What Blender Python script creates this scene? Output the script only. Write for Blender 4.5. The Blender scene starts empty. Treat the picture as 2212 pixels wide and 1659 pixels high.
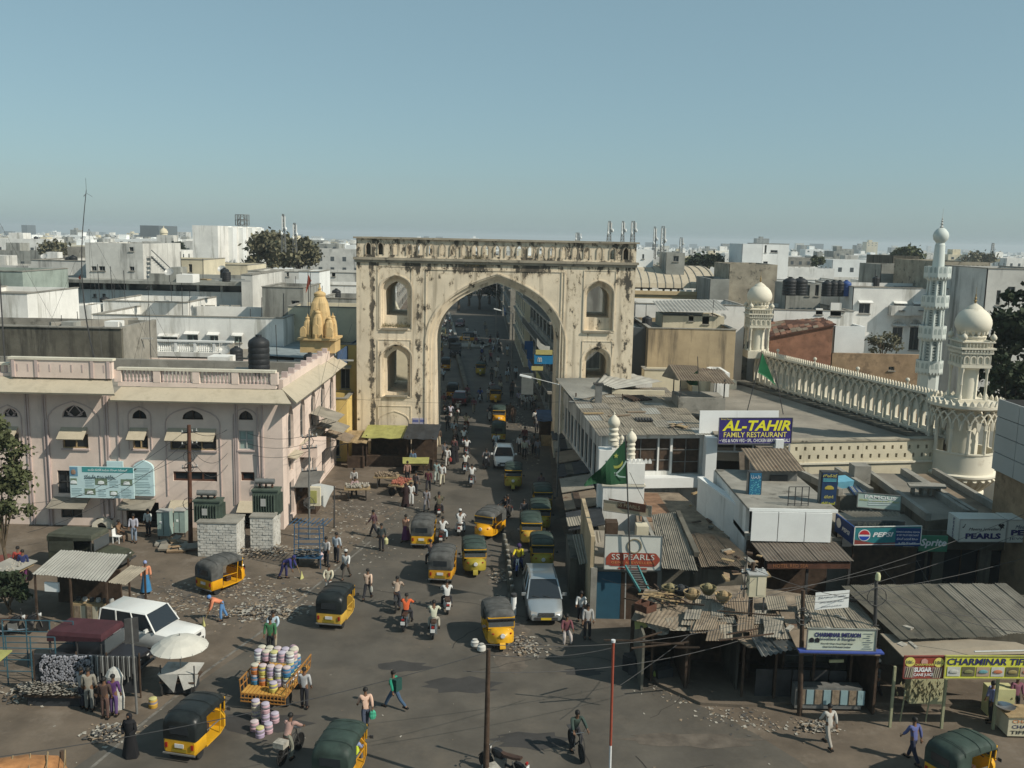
import bpy,bmesh,math,random
from math import radians as R,sin,cos,pi,hypot,atan2
from mathutils import Vector,Matrix,geometry,noise as mnoise
V3=Vector
random.seed(7)
rnd=random.random
def U(a,b): return a+(b-a)*random.random()
SC=bpy.context.scene
COL=SC.collection

# ------------------------------------------------------------------ camera
EYE=18.5;PITCH=R(8.9);ROLL=R(1.2);FOC=2030.6/2212.0
cam_d=bpy.data.cameras.new('camera')
cam=bpy.data.objects.new('camera',cam_d);COL.objects.link(cam)
cam_d.sensor_width=36.0;cam_d.lens=36.0*FOC
cam_d.clip_start=0.5;cam_d.clip_end=30000
cam.matrix_world=Matrix.Translation((0,0,EYE)) @ Matrix.Rotation(pi/2-PITCH,4,'X') @ Matrix.Rotation(ROLL,4,'Z')
SC.camera=cam

# ------------------------------------------------------------------ daylight
SUN_AZ=R(-26);SUN_EL=R(40)          # direction towards the sun, angle from +X towards +Y
wd=bpy.data.worlds.new("World");SC.world=wd;wd.use_nodes=True
nt=wd.node_tree;nt.nodes.clear()
sky=nt.nodes.new('ShaderNodeTexSky');sky.sky_type='NISHITA';sky.sun_disc=False
sky.sun_elevation=SUN_EL;sky.sun_rotation=pi/2-SUN_AZ
sky.altitude=500;sky.air_density=1.0;sky.dust_density=1.2;sky.ozone_density=2.5
bg=nt.nodes.new('ShaderNodeBackground');bg.inputs['Strength'].default_value=0.095
hs=nt.nodes.new('ShaderNodeHueSaturation');hs.inputs['Saturation'].default_value=0.80;hs.inputs['Hue'].default_value=0.482
wo=nt.nodes.new('ShaderNodeOutputWorld')
tn=nt.nodes.new('ShaderNodeMix');tn.data_type='RGBA';tn.blend_type='MULTIPLY';tn.inputs['Factor'].default_value=1;tn.inputs[7].default_value=(.90,1.0,.97,1)
nt.links.new(sky.outputs[0],hs.inputs['Color']);nt.links.new(hs.outputs[0],tn.inputs[6]);hm=nt.nodes.new('ShaderNodeMix');hm.data_type='RGBA';hm.inputs['Factor'].default_value=.5;hm.inputs[7].default_value=(2.45,3.8,4.45,1)   # even veil of dust over the whole sky
nt.links.new(tn.outputs[2],hm.inputs[6]);nt.links.new(hm.outputs[2],bg.inputs['Color'])
nt.links.new(bg.outputs[0],wo.inputs['Surface'])
sl=bpy.data.lights.new('sun','SUN');sl.energy=4.3;sl.angle=R(0.5);sl.color=(1.0,0.93,0.80)
so=bpy.data.objects.new('sun',sl);COL.objects.link(so)
sd=V3((cos(SUN_AZ)*cos(SUN_EL),sin(SUN_AZ)*cos(SUN_EL),sin(SUN_EL)))
so.rotation_euler=sd.to_track_quat('Z','Y').to_euler();so.location=(60,-40,80)
vs=SC.view_settings;vs.view_transform='Standard';vs.look='None';vs.exposure=0.12;vs.gamma=1.0;vs.use_curve_mapping=False
SC.cycles.volume_bounces=0;SC.cycles.max_bounces=6;SC.cycles.diffuse_bounces=3
SC.cycles.use_denoising=True

# ------------------------------------------------------------------ pixels of the photograph (2212 x 1659) to places
def ray(u,v):
 a=(u-1106)/2030.6;b=(v-829.5)/2030.6
 c,s=cos(ROLL),sin(ROLL)
 a,b=a*c+b*s,-a*s+b*c
 return V3((a,cos(PITCH)-b*sin(PITCH),-sin(PITCH)-b*cos(PITCH)))
def G(u,v,z=0.0):
 d=ray(u,v);t=(z-EYE)/d.z
 return V3((d.x*t,d.y*t,z))
def P(u,v,Y):
 d=ray(u,v);t=Y/d.y
 return V3((d.x*t,Y,EYE+d.z*t))

# ------------------------------------------------------------------ materials
class MD(dict): __getattr__=dict.__getitem__
MATS=MD()
def mat(key,col=(.5,.5,.5),rough=.85,var=.15,scale=2.0,stain=None,streak=None,bump=.15,metal=0.0,obj=False,fine=.5,spec=.3,emit=None,coat=0.0):
 """stain=(colour, threshold, scale, softness); streak=(colour, threshold, xy scale) runs down the wall"""
 if key in MATS: return MATS[key]
 m=bpy.data.materials.new(key);m.use_nodes=True;n=m.node_tree;L=n.links
 b=n.nodes['Principled BSDF'];b.inputs['Roughness'].default_value=rough;b.inputs['Metallic'].default_value=metal
 b.inputs['Specular IOR Level'].default_value=spec
 if coat: b.inputs['Coat Weight'].default_value=coat;b.inputs['Coat Roughness'].default_value=.05
 c4=(*col,1)
 if obj:
  tc=n.nodes.new('ShaderNodeTexCoord');pos=tc.outputs['Object']
 else:
  g=n.nodes.new('ShaderNodeNewGeometry');pos=g.outputs['Position']
 def nz(sc,det=4,vec=None,ro=.6):
  t=n.nodes.new('ShaderNodeTexNoise');t.inputs['Scale'].default_value=sc;t.inputs['Detail'].default_value=det
  t.inputs['Roughness'].default_value=ro;L.new(vec or pos,t.inputs['Vector']);return t.outputs['Fac']
 def rmp(src,a,bb,to0=0.0,to1=1.0):
  t=n.nodes.new('ShaderNodeMapRange');t.inputs['From Min'].default_value=a;t.inputs['From Max'].default_value=bb
  t.inputs['To Min'].default_value=to0;t.inputs['To Max'].default_value=to1;L.new(src,t.inputs['Value']);return t.outputs[0]
 def mixc(f,A,B):
  t=n.nodes.new('ShaderNodeMix');t.data_type='RGBA'
  if hasattr(f,'links'): L.new(f,t.inputs['Factor'])
  else: t.inputs['Factor'].default_value=f
  for s_,idx in ((A,6),(B,7)):
   if hasattr(s_,'links'): L.new(s_,t.inputs[idx])
   else: t.inputs[idx].default_value=s_
  return t.outputs[2]
 if var or stain or streak or bump:
  big=nz(scale,5)
  dk=tuple(x*(1-var*1.6) for x in col)+(1,);lt=tuple(min(1,x*(1+var)) for x in col)+(1,)
  cur=mixc(rmp(big,.3,.7),dk,lt)
  if fine:
   f=nz(scale*14,3)
   cur=mixc(rmp(f,.35,.75,0,fine*var*1.6),cur,tuple(x*.55 for x in col)+(1,))
  if stain:
   s0=nz(stain[2],7,ro=.7);sf=stain[3] if len(stain)>3 else .06
   cur=mixc(rmp(s0,stain[1],stain[1]+sf,0,.9),cur,(*stain[0],1))
  if streak:
   mp=n.nodes.new('ShaderNodeMapping');mp.inputs['Scale'].default_value=(streak[2],streak[2],streak[2]*.12);L.new(pos,mp.inputs['Vector'])
   s1=nz(1.0,6,mp.outputs[0],.65)
   cur=mixc(rmp(s1,streak[1],streak[1]+.12,0,.8),cur,(*streak[0],1))
  L.new(cur,b.inputs['Base Color'])
  if bump:
   bp=n.nodes.new('ShaderNodeBump');bp.inputs['Strength'].default_value=bump;bp.inputs['Distance'].default_value=.05
   L.new(nz(scale*8,4),bp.inputs['Height']);L.new(bp.outputs[0],b.inputs['Normal'])
 else:
  b.inputs['Base Color'].default_value=c4
 if emit: b.inputs['Emission Color'].default_value=(*emit[0],1);b.inputs['Emission Strength'].default_value=emit[1]
 MATS[key]=m;return m
def flat(key,col,rough=.6,metal=0,**k):
 return mat(key,col,rough,var=.08,scale=3,bump=0,metal=metal,obj=True,fine=.6,**k)

# ------------------------------------------------------------------ objects
PW={};CH={}
def setp(o,label=None,cat=None,grp=None,kind=None):
 if label: o['label']=label
 if cat: o['category']=cat
 if grp: o['group']=grp
 if kind: o['kind']=kind
 return o
def Tg(name,label,cat,loc=(0,0,0),rz=0,grp=None):
 o=bpy.data.objects.new(name,None);o.empty_display_size=.2;COL.objects.link(o)
 o.location=loc;o.rotation_euler=(0,0,rz)
 PW[o]=Matrix.Translation(V3(loc)) @ Matrix.Rotation(rz,4,'Z');CH[o]=[]
 return setp(o,label,cat,grp)
def link(name,me,parent=None):
 o=bpy.data.objects.new(name,me);COL.objects.link(o);CH[o]=[]
 if parent is not None:
  o.parent=parent;CH[parent].append(o);PW[o]=PW[parent]
 else: PW[o]=Matrix()
 return o
class MB:
 """collects shapes and links them as ONE mesh"""
 def __init__(s,X=None): s.v=[];s.f=[];s.m=[];s.mi=0;s.X=X
 def add(s,vs,fs):
  o=len(s.v)
  s.v += [tuple(s.X @ V3(p)) for p in vs] if s.X is not None else [tuple(p) for p in vs]
  s.f += [tuple(i+o for i in f) for f in fs];s.m += [s.mi]*len(fs);return s
 def box(s,x0,x1,y0,y1,z0,z1):
  return s.add([(x0,y0,z0),(x1,y0,z0),(x1,y1,z0),(x0,y1,z0),(x0,y0,z1),(x1,y0,z1),(x1,y1,z1),(x0,y1,z1)],
    [(0,3,2,1),(4,5,6,7),(0,1,5,4),(1,2,6,5),(2,3,7,6),(3,0,4,7)])
 def cbox(s,c,sz,rz=0,rx=0,ry=0):
  M=Matrix.Translation(V3(c)) @ Matrix.Rotation(rz,4,'Z') @ Matrix.Rotation(rx,4,'X') @ Matrix.Rotation(ry,4,'Y')
  a,b,d=sz[0]/2,sz[1]/2,sz[2]/2
  vs=[M @ V3(p) for p in [(-a,-b,-d),(a,-b,-d),(a,b,-d),(-a,b,-d),(-a,-b,d),(a,-b,d),(a,b,d),(-a,b,d)]]
  return s.add(vs,[(0,3,2,1),(4,5,6,7),(0,1,5,4),(1,2,6,5),(2,3,7,6),(3,0,4,7)])
 def beam(s,p,q,w,h=None):
  p=V3(p);q=V3(q);h=h or w;d=q-p
  if d.length<1e-5: return s
  d.normalize();up=V3((0,0,1)) if abs(d.z)<.95 else V3((0,1,0))
  a=d.cross(up).normalized()*(w/2);b=a.cross(d).normalized()*(h/2)
  vs=[p-a-b,p+a-b,p+a+b,p-a+b,q-a-b,q+a-b,q+a+b,q-a+b]
  return s.add(vs,[(0,1,2,3),(7,6,5,4),(0,4,5,1),(1,5,6,2),(2,6,7,3),(3,7,4,0)])
 def tube(s,pts,r,n=6,cap=True):
  pts=[V3(p) for p in pts];k=len(pts);rs=r if isinstance(r,(list,tuple)) else [r]*k
  vs=[]
  for i,p in enumerate(pts):
   d=(pts[min(i+1,k-1)]-pts[max(i-1,0)])
   d=d.normalized() if d.length>1e-6 else V3((0,0,1))
   up=V3((0,0,1)) if abs(d.z)<.9 else V3((0,1,0))
   a=d.cross(up).normalized();b=a.cross(d)
   vs += [p+(a*cos(2*pi*j/n)+b*sin(2*pi*j/n))*rs[i] for j in range(n)]
  fs=[(i*n+j,i*n+(j+1) % n,(i+1)*n+(j+1) % n,(i+1)*n+j) for i in range(k-1) for j in range(n)]
  if cap: fs += [tuple(range(n)),tuple(range((k-1)*n+n-1,(k-1)*n-1,-1))]
  return s.add(vs,fs)
 def lth(s,prof,n=12,c=(0,0,0),sx=1,sy=1,axis='Z'):
  vs=[]
  for r,z in prof:
   for j in range(n):
    a=2*pi*j/n;p=(r*cos(a)*sx,r*sin(a)*sy,z)
    if axis=='X': p=(p[2],p[0],p[1])
    vs.append((p[0]+c[0],p[1]+c[1],p[2]+c[2]))
  k=len(prof)
  fs=[(i*n+j,i*n+(j+1) % n,(i+1)*n+(j+1) % n,(i+1)*n+j) for i in range(k-1) for j in range(n)]
  if prof[0][0]>1e-4: fs.append(tuple(range(n-1,-1,-1)))
  if prof[-1][0]>1e-4: fs.append(tuple(range((k-1)*n,k*n)))
  return s.add(vs,fs)
 def prism(s,poly,z0,z1):
  n=len(poly);vs=[(x,y,z0) for x,y in poly]+[(x,y,z1) for x,y in poly]
  return s.add(vs,[tuple(range(n-1,-1,-1)),tuple(range(n,2*n))]+[(i,(i+1) % n,n+(i+1) % n,n+i) for i in range(n)])
 def slab(s,pts,t):
  """a closed slab from a 3D polygon, thickened along its normal"""
  pts=[V3(p) for p in pts];nrm=(pts[1]-pts[0]).cross(pts[2]-pts[0]).normalized()
  if nrm.z<0: nrm=-nrm
  n=len(pts);vs=pts+[p-nrm*t for p in pts]
  return s.add(vs,[tuple(range(n)),tuple(range(2*n-1,n-1,-1))]+[(i,(i+1) % n,n+(i+1) % n,n+i) for i in range(n)])
 def plate(s,outer,holes,y0,y1):
  """vertical plate in the x-z plane between y0 and y1, with holes"""
  loops=[[V3((x,z,0)) for x,z in outer]]+[[V3((x,z,0)) for x,z in h] for h in holes]
  tri=geometry.tessellate_polygon(loops);al=[p for l in loops for p in l];N=len(al)
  vs=[(p.x,y0,p.y) for p in al]+[(p.x,y1,p.y) for p in al]
  fs=[tuple(t) for t in tri]+[tuple(i+N for i in reversed(t)) for t in tri]
  o=0
  for l in loops:
   n=len(l);fs += [(o+i,o+(i+1) % n,N+o+(i+1) % n,N+o+i) for i in range(n)];o += n
  return s.add(vs,fs)
 def corr(s,p00,p10,p11,p01,pitch=.15,amp=.02,t=.004,sag=0):
  """corrugated sheet, ridges running from edge p00-p10 to edge p01-p11"""
  p00,p10,p11,p01=map(V3,(p00,p10,p11,p01))
  nr=(p10-p00).cross(p01-p00).normalized()
  if nr.z<0: nr=-nr
  L_=(p10-p00).length;n=max(4,int(L_/pitch))*4;n=min(n,900);rows=2
  vs=[]
  for j in range(rows+1):
   fj=j/rows
   for i in range(n+1):
    a=(p00.lerp(p10,i/n)).lerp(p01.lerp(p11,i/n),fj)
    a=a+nr*(amp*sin(2*pi*i/4)+amp) ;a.z -= sag*sin(pi*fj)*(1+.5*sin(i*.05))
    vs.append(a)
  k=n+1;fs=[(j*k+i,j*k+i+1,(j+1)*k+i+1,(j+1)*k+i) for j in range(rows) for i in range(n)]
  N=len(vs);vs += [p-nr*t for p in vs];fs += [tuple(q+N for q in reversed(f)) for f in fs]
  return s.add(vs,fs)
 def ball(s,c,r,n=8,m=6,sz=1):
  return s.lth([(r*sin(pi*i/m) if 0<i<m else 0.0,-r*cos(pi*i/m)*sz) for i in range(m+1)],n,c)
 def mesh(s,name,mats,inv=None,smt=False,fixn=True):
  me=bpy.data.meshes.new(name)
  vs=[tuple(inv @ V3(p)) for p in s.v] if inv is not None else s.v
  me.from_pydata(vs,[],s.f)
  if not isinstance(mats,(list,tuple)): mats=[mats]
  for m_ in mats: me.materials.append(m_)
  if len(mats)>1: me.polygons.foreach_set('material_index',s.m)
  if fixn:
   bm=bmesh.new();bm.from_mesh(me);bmesh.ops.recalc_face_normals(bm,faces=bm.faces)
   if smt:
    for f in bm.faces: f.smooth=True
    for e in bm.edges:
     if len(e.link_faces)==2 and e.calc_face_angle(0)>(smt if smt is not True else .7): e.smooth=False
   bm.to_mesh(me);bm.free()
  return me
 def mk(s,name,mats,parent=None,smt=False,lc=False,fixn=True,kind=None):
  inv=None
  if parent is not None and not lc: inv=PW[parent].inverted()
  o=link(name,s.mesh(name,mats,inv,smt,fixn),parent)
  if kind: o['kind']=kind
  return o
def copy_tree(o,parent=None,loc=None,rz=None,label=None,mats=None,skip=(),scale=None):
 c=o.copy();COL.objects.link(c);CH[c]=[]
 if parent is not None: c.parent=parent;CH[parent].append(c)
 if loc is not None: c.location=loc;PW[c]=Matrix.Translation(V3(loc)) @ Matrix.Rotation(rz or 0,4,'Z')
 else: PW[c]=PW[parent] if parent is not None else PW[o]
 if rz is not None: c.rotation_euler=(0,0,rz)
 if label: c['label']=label
 if scale: c.scale=(scale,)*3
 st=c.name.split('.')[0]
 if mats and st in mats and c.data is not None and len(c.material_slots):
  mm=mats[st]
  if not isinstance(mm,(list,tuple)): mm=[mm]
  for i,q in enumerate(mm):
   if q is not None and i<len(c.material_slots): c.material_slots[i].link='OBJECT';c.material_slots[i].material=q
 for ch in CH[o]:
  if ch.name.split('.')[0] not in skip: copy_tree(ch,c,mats=mats,skip=skip)
 return c
def remove_tree(o):
 for ch in CH.get(o,[]): remove_tree(ch)
 bpy.data.objects.remove(o)
def face(p0,p1=None):
 """local frame: x along p0->p1 on the ground plan, y inwards, z up, origin p0"""
 p0=V3(p0);a=0
 if p1 is not None: p1=V3(p1);a=atan2(p1.y-p0.y,p1.x-p0.x)
 return Matrix.Translation(p0) @ Matrix.Rotation(a,4,'Z')
TXT={}
def ltr(s,X,x,z,h,mat_,parent,w=None,y=-.012,align='CENTER',name='lettering',shear=0,t=.006,bold=0.0):
 key=(s,align,shear,bold)
 if key not in TXT:
  cu=bpy.data.curves.new('txt','FONT');cu.body=s;cu.align_x=align;cu.size=1;cu.resolution_u=2;cu.shear=shear;cu.offset=bold
  cu.extrude=.02;o=bpy.data.objects.new('txt',cu);COL.objects.link(o)
  dg=bpy.context.evaluated_depsgraph_get();dg.update()
  me=bpy.data.meshes.new_from_object(o.evaluated_get(dg),depsgraph=dg)
  TXT[key]=[tuple(q.co) for q in me.vertices],[tuple(q.vertices) for q in me.polygons]
  bpy.data.objects.remove(o);bpy.data.meshes.remove(me)
 vs,fs=TXT[key]
 if not vs: return None
 x0=min(q[0] for q in vs);x1=max(q[0] for q in vs);z0=min(q[1] for q in vs);z1=max(q[1] for q in vs)
 sz=h/max(z1-z0,.01);sx=sz if w is None else w/max(x1-x0,.01)
 mb=MB(X);cxm=(x0+x1)/2 if align=='CENTER' else x0
 mb.add([(x+(q[0]-cxm)*sx,y-(q[2]+.02)*t/.04,z+(q[1]-z0)*sz) for q in vs],fs)
 return mb.mk(name,mat_,parent,fixn=0)
def apt(x0,x1,z0,zs,zt,n=6,k=.55):
 """pointed (four-centred) arch outline, from bottom left round to bottom right"""
 c=(x0+x1)/2;w=(x1-x0)/2;h=zt-zs;L_=[]
 for i in range(n+1):
  t=i/n;a=t*pi/2;b=k*t ** 1.3     # a quarter ellipse that turns into a straight rise: pointed top
  L_.append((c-w*(cos(a)*(1-b)+(1-t)*b),zs+h*(sin(a)*(1-b)+t*b)))
 L_[-1]=(c,zt)
 right=[(2*c-x,z) for x,z in reversed(L_[:-1])]
 return [(x0,z0)]+L_+right+[(x1,z0)]
def rect(x0,x1,z0,z1): return [(x0,z0),(x0,z1),(x1,z1),(x1,z0)]
# ------------------------------------------------------------------ shared materials
mat('earth',(.135,.107,.08),.95,.22,.5,stain=((.20,.165,.13),.52,.6,.2),bump=.3)
mat('asphalt',(.092,.081,.066),.85,.2,.45,stain=((.135,.113,.088),.5,.3,.25),bump=.12,spec=.35)
mat('city_ground',(.16,.15,.13),.95,.3,.02)
mat('paint_line',(.20,.185,.16),.9,.2,3,stain=((.075,.07,.062),.45,2.5,.15))
mat('concrete',(.27,.255,.22),.9,.2,.8,stain=((.09,.085,.07),.56,.7,.12),bump=.25)
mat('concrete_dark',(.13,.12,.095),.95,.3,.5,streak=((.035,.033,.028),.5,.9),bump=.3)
mat('roof_dust',(.25,.225,.185),.95,.2,.3,stain=((.14,.13,.11),.52,.35,.2),bump=.2)
mat('white_stained',(.74,.73,.69),.85,.10,.5,streak=((.33,.32,.28),.54,.8),bump=.1)
mat('white_clean',(.74,.75,.73),.8,.06,.5,streak=((.4,.4,.38),.6,.5),bump=.05)
mat('grey_white',(.56,.55,.51),.88,.16,.35,streak=((.14,.14,.13),.53,.6),bump=.1)
mat('grey_wall',(.30,.30,.27),.9,.2,.4,streak=((.10,.10,.09),.5,.6),bump=.15)
mat('green_grey',(.30,.35,.31),.9,.2,.5,streak=((.09,.10,.085),.54,.6),bump=.15)
mat('cream_wall',(.60,.54,.40),.88,.12,.5,streak=((.22,.19,.14),.58,.6),bump=.1)
mat('tan_wall',(.42,.33,.21),.92,.14,.5,streak=((.09,.075,.055),.50,.55),bump=.2)
mat('yellow_wall',(.62,.45,.16),.85,.1,.6,streak=((.25,.17,.07),.6,.7),bump=.1)
mat('pink_wall',(.68,.555,.48),.88,.09,.6,stain=((.52,.44,.39),.57,.7,.15),streak=((.38,.31,.27),.58,.7),bump=.05)
mat('pink_trim',(.50,.40,.37),.88,.1,.6,streak=((.22,.17,.15),.58,.8),bump=.05)
mat('eave_plaster',(.46,.40,.30),.92,.12,.8,stain=((.27,.235,.17),.52,.8,.2),bump=.15)
mat('stone_weathered',(.34,.30,.23),.92,.2,.8,stain=((.07,.065,.055),.55,1.1,.1),bump=.25)
mat('ivory_trim',(.63,.585,.475),.85,.1,1.0,stain=((.30,.26,.20),.58,1.0,.15),bump=.15)
mat('ivory_smooth',(.68,.635,.52),.8,.05,.8,stain=((.45,.40,.31),.6,.8,.15),bump=.05)
mat('mint_wall',(.54,.58,.545),.7,.06,.8,streak=((.42,.47,.45),.6,1.2),bump=.05)
mat('brick_red',(.27,.135,.085),.95,.2,1.5,stain=((.16,.08,.05),.55,2,.1),bump=.3)
mat('brick_brown',(.30,.21,.13),.95,.2,1.2,stain=((.13,.09,.06),.55,1,.15),bump=.3)
mat('white_brick',(.50,.49,.45),.92,.14,2,stain=((.2,.17,.13),.57,1.5,.12),bump=.3)
mat('tin_grey',(.26,.235,.19),.75,.2,.6,stain=((.11,.095,.08),.55,.8,.15),bump=.15,metal=.0)
mat('tin_light',(.33,.32,.285),.7,.14,.6,stain=((.2,.19,.17),.55,.8,.2),bump=.1)
mat('tin_rust',(.22,.17,.12),.85,.25,.8,stain=((.10,.05,.03),.57,1.2,.12),bump=.2)
mat('asbestos',(.27,.235,.18),.95,.2,.7,stain=((.11,.10,.085),.52,.8,.2),bump=.2)
mat('tarp_dark',(.035,.038,.042),.7,.3,1.5)
mat('tarp_yellow',(.34,.33,.11),.7,.2,1.5)
mat('tarp_grey',(.15,.15,.14),.75,.2,1.2)
mat('tarp_blue',(.05,.09,.17),.7,.2,1.5)
mat('roof_rubble',(.25,.20,.145),.95,.3,1.2,stain=((.12,.09,.065),.5,1.4,.2),bump=.4)
mat('glass_dark',(.02,.025,.03),.12,0,bump=0,spec=.6)
mat('glass_grey',(.07,.08,.085),.2,0,bump=0,spec=.6)
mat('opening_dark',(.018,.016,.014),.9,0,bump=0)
mat('wood_dark',(.07,.045,.03),.85,.3,3,bump=.2)
mat('wood_red',(.10,.045,.028),.85,.3,2,bump=.2)
mat('wood_pale',(.33,.24,.13),.85,.2,3,bump=.2)
mat('metal_dark',(.05,.05,.05),.6,.2,3,bump=0)
mat('metal_grey',(.20,.20,.19),.5,.15,3,bump=0,metal=.3)
mat('metal_pale',(.42,.42,.40),.5,.1,3,bump=0,metal=.2)
mat('tank_black',(.022,.024,.026),.55,.1,3,bump=0)
mat('tank_blue',(.03,.07,.22),.5,.1,3,bump=0)
mat('transformer_green',(.07,.095,.075),.6,.2,2,bump=.05)
mat('cabinet_green',(.28,.36,.33),.6,.12,1.5,bump=0)
mat('paper',(.36,.335,.285),.9,.3,6,bump=0)
mat('paper_brown',(.26,.20,.14),.9,.3,6,bump=0)
mat('paper_dark',(.09,.085,.08),.9,.3,6,bump=0)
mat('bark',(.12,.09,.06),.95,.25,3,bump=.4)
mat('leaf_olive',(.075,.085,.035),.8,.35,.8,bump=0)
mat('leaf_grey',(.15,.14,.085),.85,.35,.4,bump=0)
mat('leaf_dark',(.028,.042,.018),.8,.4,.6,bump=0)
mat('leaf_green',(.06,.10,.03),.8,.35,1.5,bump=0)
mat('grass_dry',(.20,.17,.09),.9,.3,3,bump=0)
M=MATS

def arch_plaster():
 m=mat('arch_plaster',(.73,.625,.47),.9,.10,.45,bump=.2);n=m.node_tree;L=n.links
 b=n.nodes['Principled BSDF'];cur=b.inputs['Base Color'].links[0].from_socket
 g=n.nodes.new('ShaderNodeNewGeometry');sp=n.nodes.new('ShaderNodeSeparateXYZ');L.new(g.outputs['Position'],sp.inputs[0])
 def mth(op,a,bb=0.0,c=None):
  t=n.nodes.new('ShaderNodeMath');t.operation=op
  for i,q in enumerate((a,bb,c)):
   if q is None: continue
   if hasattr(q,'links'): L.new(q,t.inputs[i])
   else: t.inputs[i].default_value=q
  return t.outputs[0]
 def mr(src,a,bb,c,d):
  t=n.nodes.new('ShaderNodeMapRange');t.interpolation_type='SMOOTHSTEP';L.new(src,t.inputs[0])
  for i,q in enumerate((a,bb,c,d)): t.inputs[i+1].default_value=q
  return t.outputs[0]
 x,z=sp.outputs['X'],sp.outputs['Z']
 mask=mr(z,14.0,16.6,0,.085)
 for x0,w,amp in ((-11.65,.45,.15),(-7.9,.45,.085),(-7.4,.9,.03),(5.0,.7,.05),(9.4,.7,.06),(-12.9,.5,.04),(8.9,.6,.04)):
  d=mth('ABSOLUTE',mth('SUBTRACT',x,x0));mask=mth('ADD',mask,mr(d,0,w,amp,0))
 for x0,z0,w,amp in ((-3.6,15.9,2.4,.17),(1.2,16.0,2.4,.13),(9.3,15.0,1.3,.14),(-8.3,16.0,1.6,.08),(-3.5,14.6,.8,.12),(-10,9.6,1.3,.1),(7.2,9.6,1.5,.12),(-6.8,7.0,.8,.08)):
  dx=mth('SUBTRACT',x,x0);dz=mth('MULTIPLY',mth('SUBTRACT',z,z0),1.8)
  d=mth('SQRT',mth('ADD',mth('MULTIPLY',dx,dx),mth('MULTIPLY',dz,dz)));mask=mth('ADD',mask,mr(d,0,w,amp,0))
 mp=n.nodes.new('ShaderNodeMapping');mp.inputs['Scale'].default_value=(1.5,1.5,.75);L.new(g.outputs['Position'],mp.inputs[0])
 nz=n.nodes.new('ShaderNodeTexNoise');nz.inputs['Scale'].default_value=1.1;nz.inputs['Detail'].default_value=9;nz.inputs['Roughness'].default_value=.74;L.new(mp.outputs[0],nz.inputs[0])
 s=mth('ADD',nz.outputs['Fac'],mask)
 def mix(f,A,B):
  t=n.nodes.new('ShaderNodeMix');t.data_type='RGBA';L.new(f,t.inputs['Factor']);L.new(A,t.inputs[6]);t.inputs[7].default_value=B;return t.outputs[2]
 c=mix(mr(s,.53,.64,0,.6),cur,(.47,.37,.245,1))
 c=mix(mr(s,.60,.655,0,.95),c,(.055,.05,.042,1))
 mp2=n.nodes.new('ShaderNodeMapping');mp2.inputs['Scale'].default_value=(1.6,1.6,.10);L.new(g.outputs['Position'],mp2.inputs[0])
 n2=n.nodes.new('ShaderNodeTexNoise');n2.inputs['Scale'].default_value=1.3;n2.inputs['Detail'].default_value=6;L.new(mp2.outputs[0],n2.inputs[0])
 c=mix(mr(n2.outputs['Fac'],.51,.68,0,.6),c,(.27,.22,.155,1))
 n3=n.nodes.new('ShaderNodeTexNoise');n3.inputs['Scale'].default_value=6;n3.inputs['Detail'].default_value=5;n3.inputs['Roughness'].default_value=.7;L.new(g.outputs['Position'],n3.inputs[0])
 c=mix(mr(mth('ADD',n3.outputs['Fac'],mth('MULTIPLY',mask,.6)),.68,.74,0,.7),c,(.10,.085,.065,1))
 L.new(c,b.inputs['Base Color']);return m
arch_plaster()

# ------------------------------------------------------------------ the ground
def gz0(y): return -.01-26*min(1,max(0,(y-480)/2600)) ** 1.2   # the land falls gently towards the far river valley
yy_=[-60,480,700,1000,1400,2000,2600,3200,8000];mb=MB();mb.add([(x,y,gz0(y)) for y in yy_ for x in (-6000,6000)],[(2*i,2*i+1,2*i+3,2*i+2) for i in range(len(yy_)-1)])
mb.mk('ground',M.city_ground,kind='structure')
mb=MB();mb.add([(-70,-30,0),(70,-30,0),(70,330,0),(-70,330,0)],[(0,1,2,3)])
mb.mk('street_earth',M.earth,kind='structure')
rd=[G(100,1700),G(560,1385),G(700,1250),G(800,1150),G(880,1085),G(905,1040),G(935,1012)]
rp=[(p.x,p.y) for p in rd]+[(-6.5,78),(-6.7,86),(-9,100),(-12,130),(-17,200),(-24,320),(-3,320),(0,200),(2.6,120),(3.2,95),(3.5,86),(3.4,78),(3.2,66),(3.7,52)]
rp += [(p.x,p.y) for p in (G(1260,1370),G(1370,1440),G(1440,1495),G(1560,1545),G(1640,1590),G(1720,1640),G(1800,1700))]+[(14,18),(-22,18)]
mb=MB();mb.add([(x,y,.004) for x,y in rp],[tuple(range(len(rp)))])
mb.mk('road',M.asphalt,kind='structure',fixn=0)
mb=MB()
def strip(pts,w,z=.008):
 for a,b in zip(pts,pts[1:]):
  a=V3((a[0],a[1],z));b=V3((b[0],b[1],z));d=(b-a).normalized();n_=V3((-d.y,d.x,0))*w/2
  mb.add([a-n_,b-n_,b+n_,a+n_],[(0,1,2,3)])
strip([G(190,1665),G(330,1545),G(450,1447),G(560,1368),G(640,1300),G(725,1232),G(800,1170)],.13)
mb.mk('road_marking',M.paint_line,kind='structure',fixn=0)
mb=MB();random.seed(9)   # cracks and old seams in the asphalt
for k in range(26):
 x,y,a=U(-9,8),U(24,62),U(0,6.28);pts=[(x,y)]
 for j in range(int(U(6,16))): a += U(-.5,.5);x += .45*cos(a);y += .45*sin(a);pts.append((x,y))
 strip(pts,U(.02,.05),.0115)
mb.mk('road_cracks',mat('crack_dark',(.035,.032,.028),.95,.1,3,bump=0),kind='structure',fixn=0);random.seed(7)
mb=MB();mb.prism([(4.2,86),(9,86),(9,200),(1.5,200),(3.0,120)],.0,.14);mb.mk('pavement',M.concrete,kind='structure')
a,b_,c,d=G(-60,1290),G(60,1225),G(20,1200),G(-200,1240)
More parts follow.
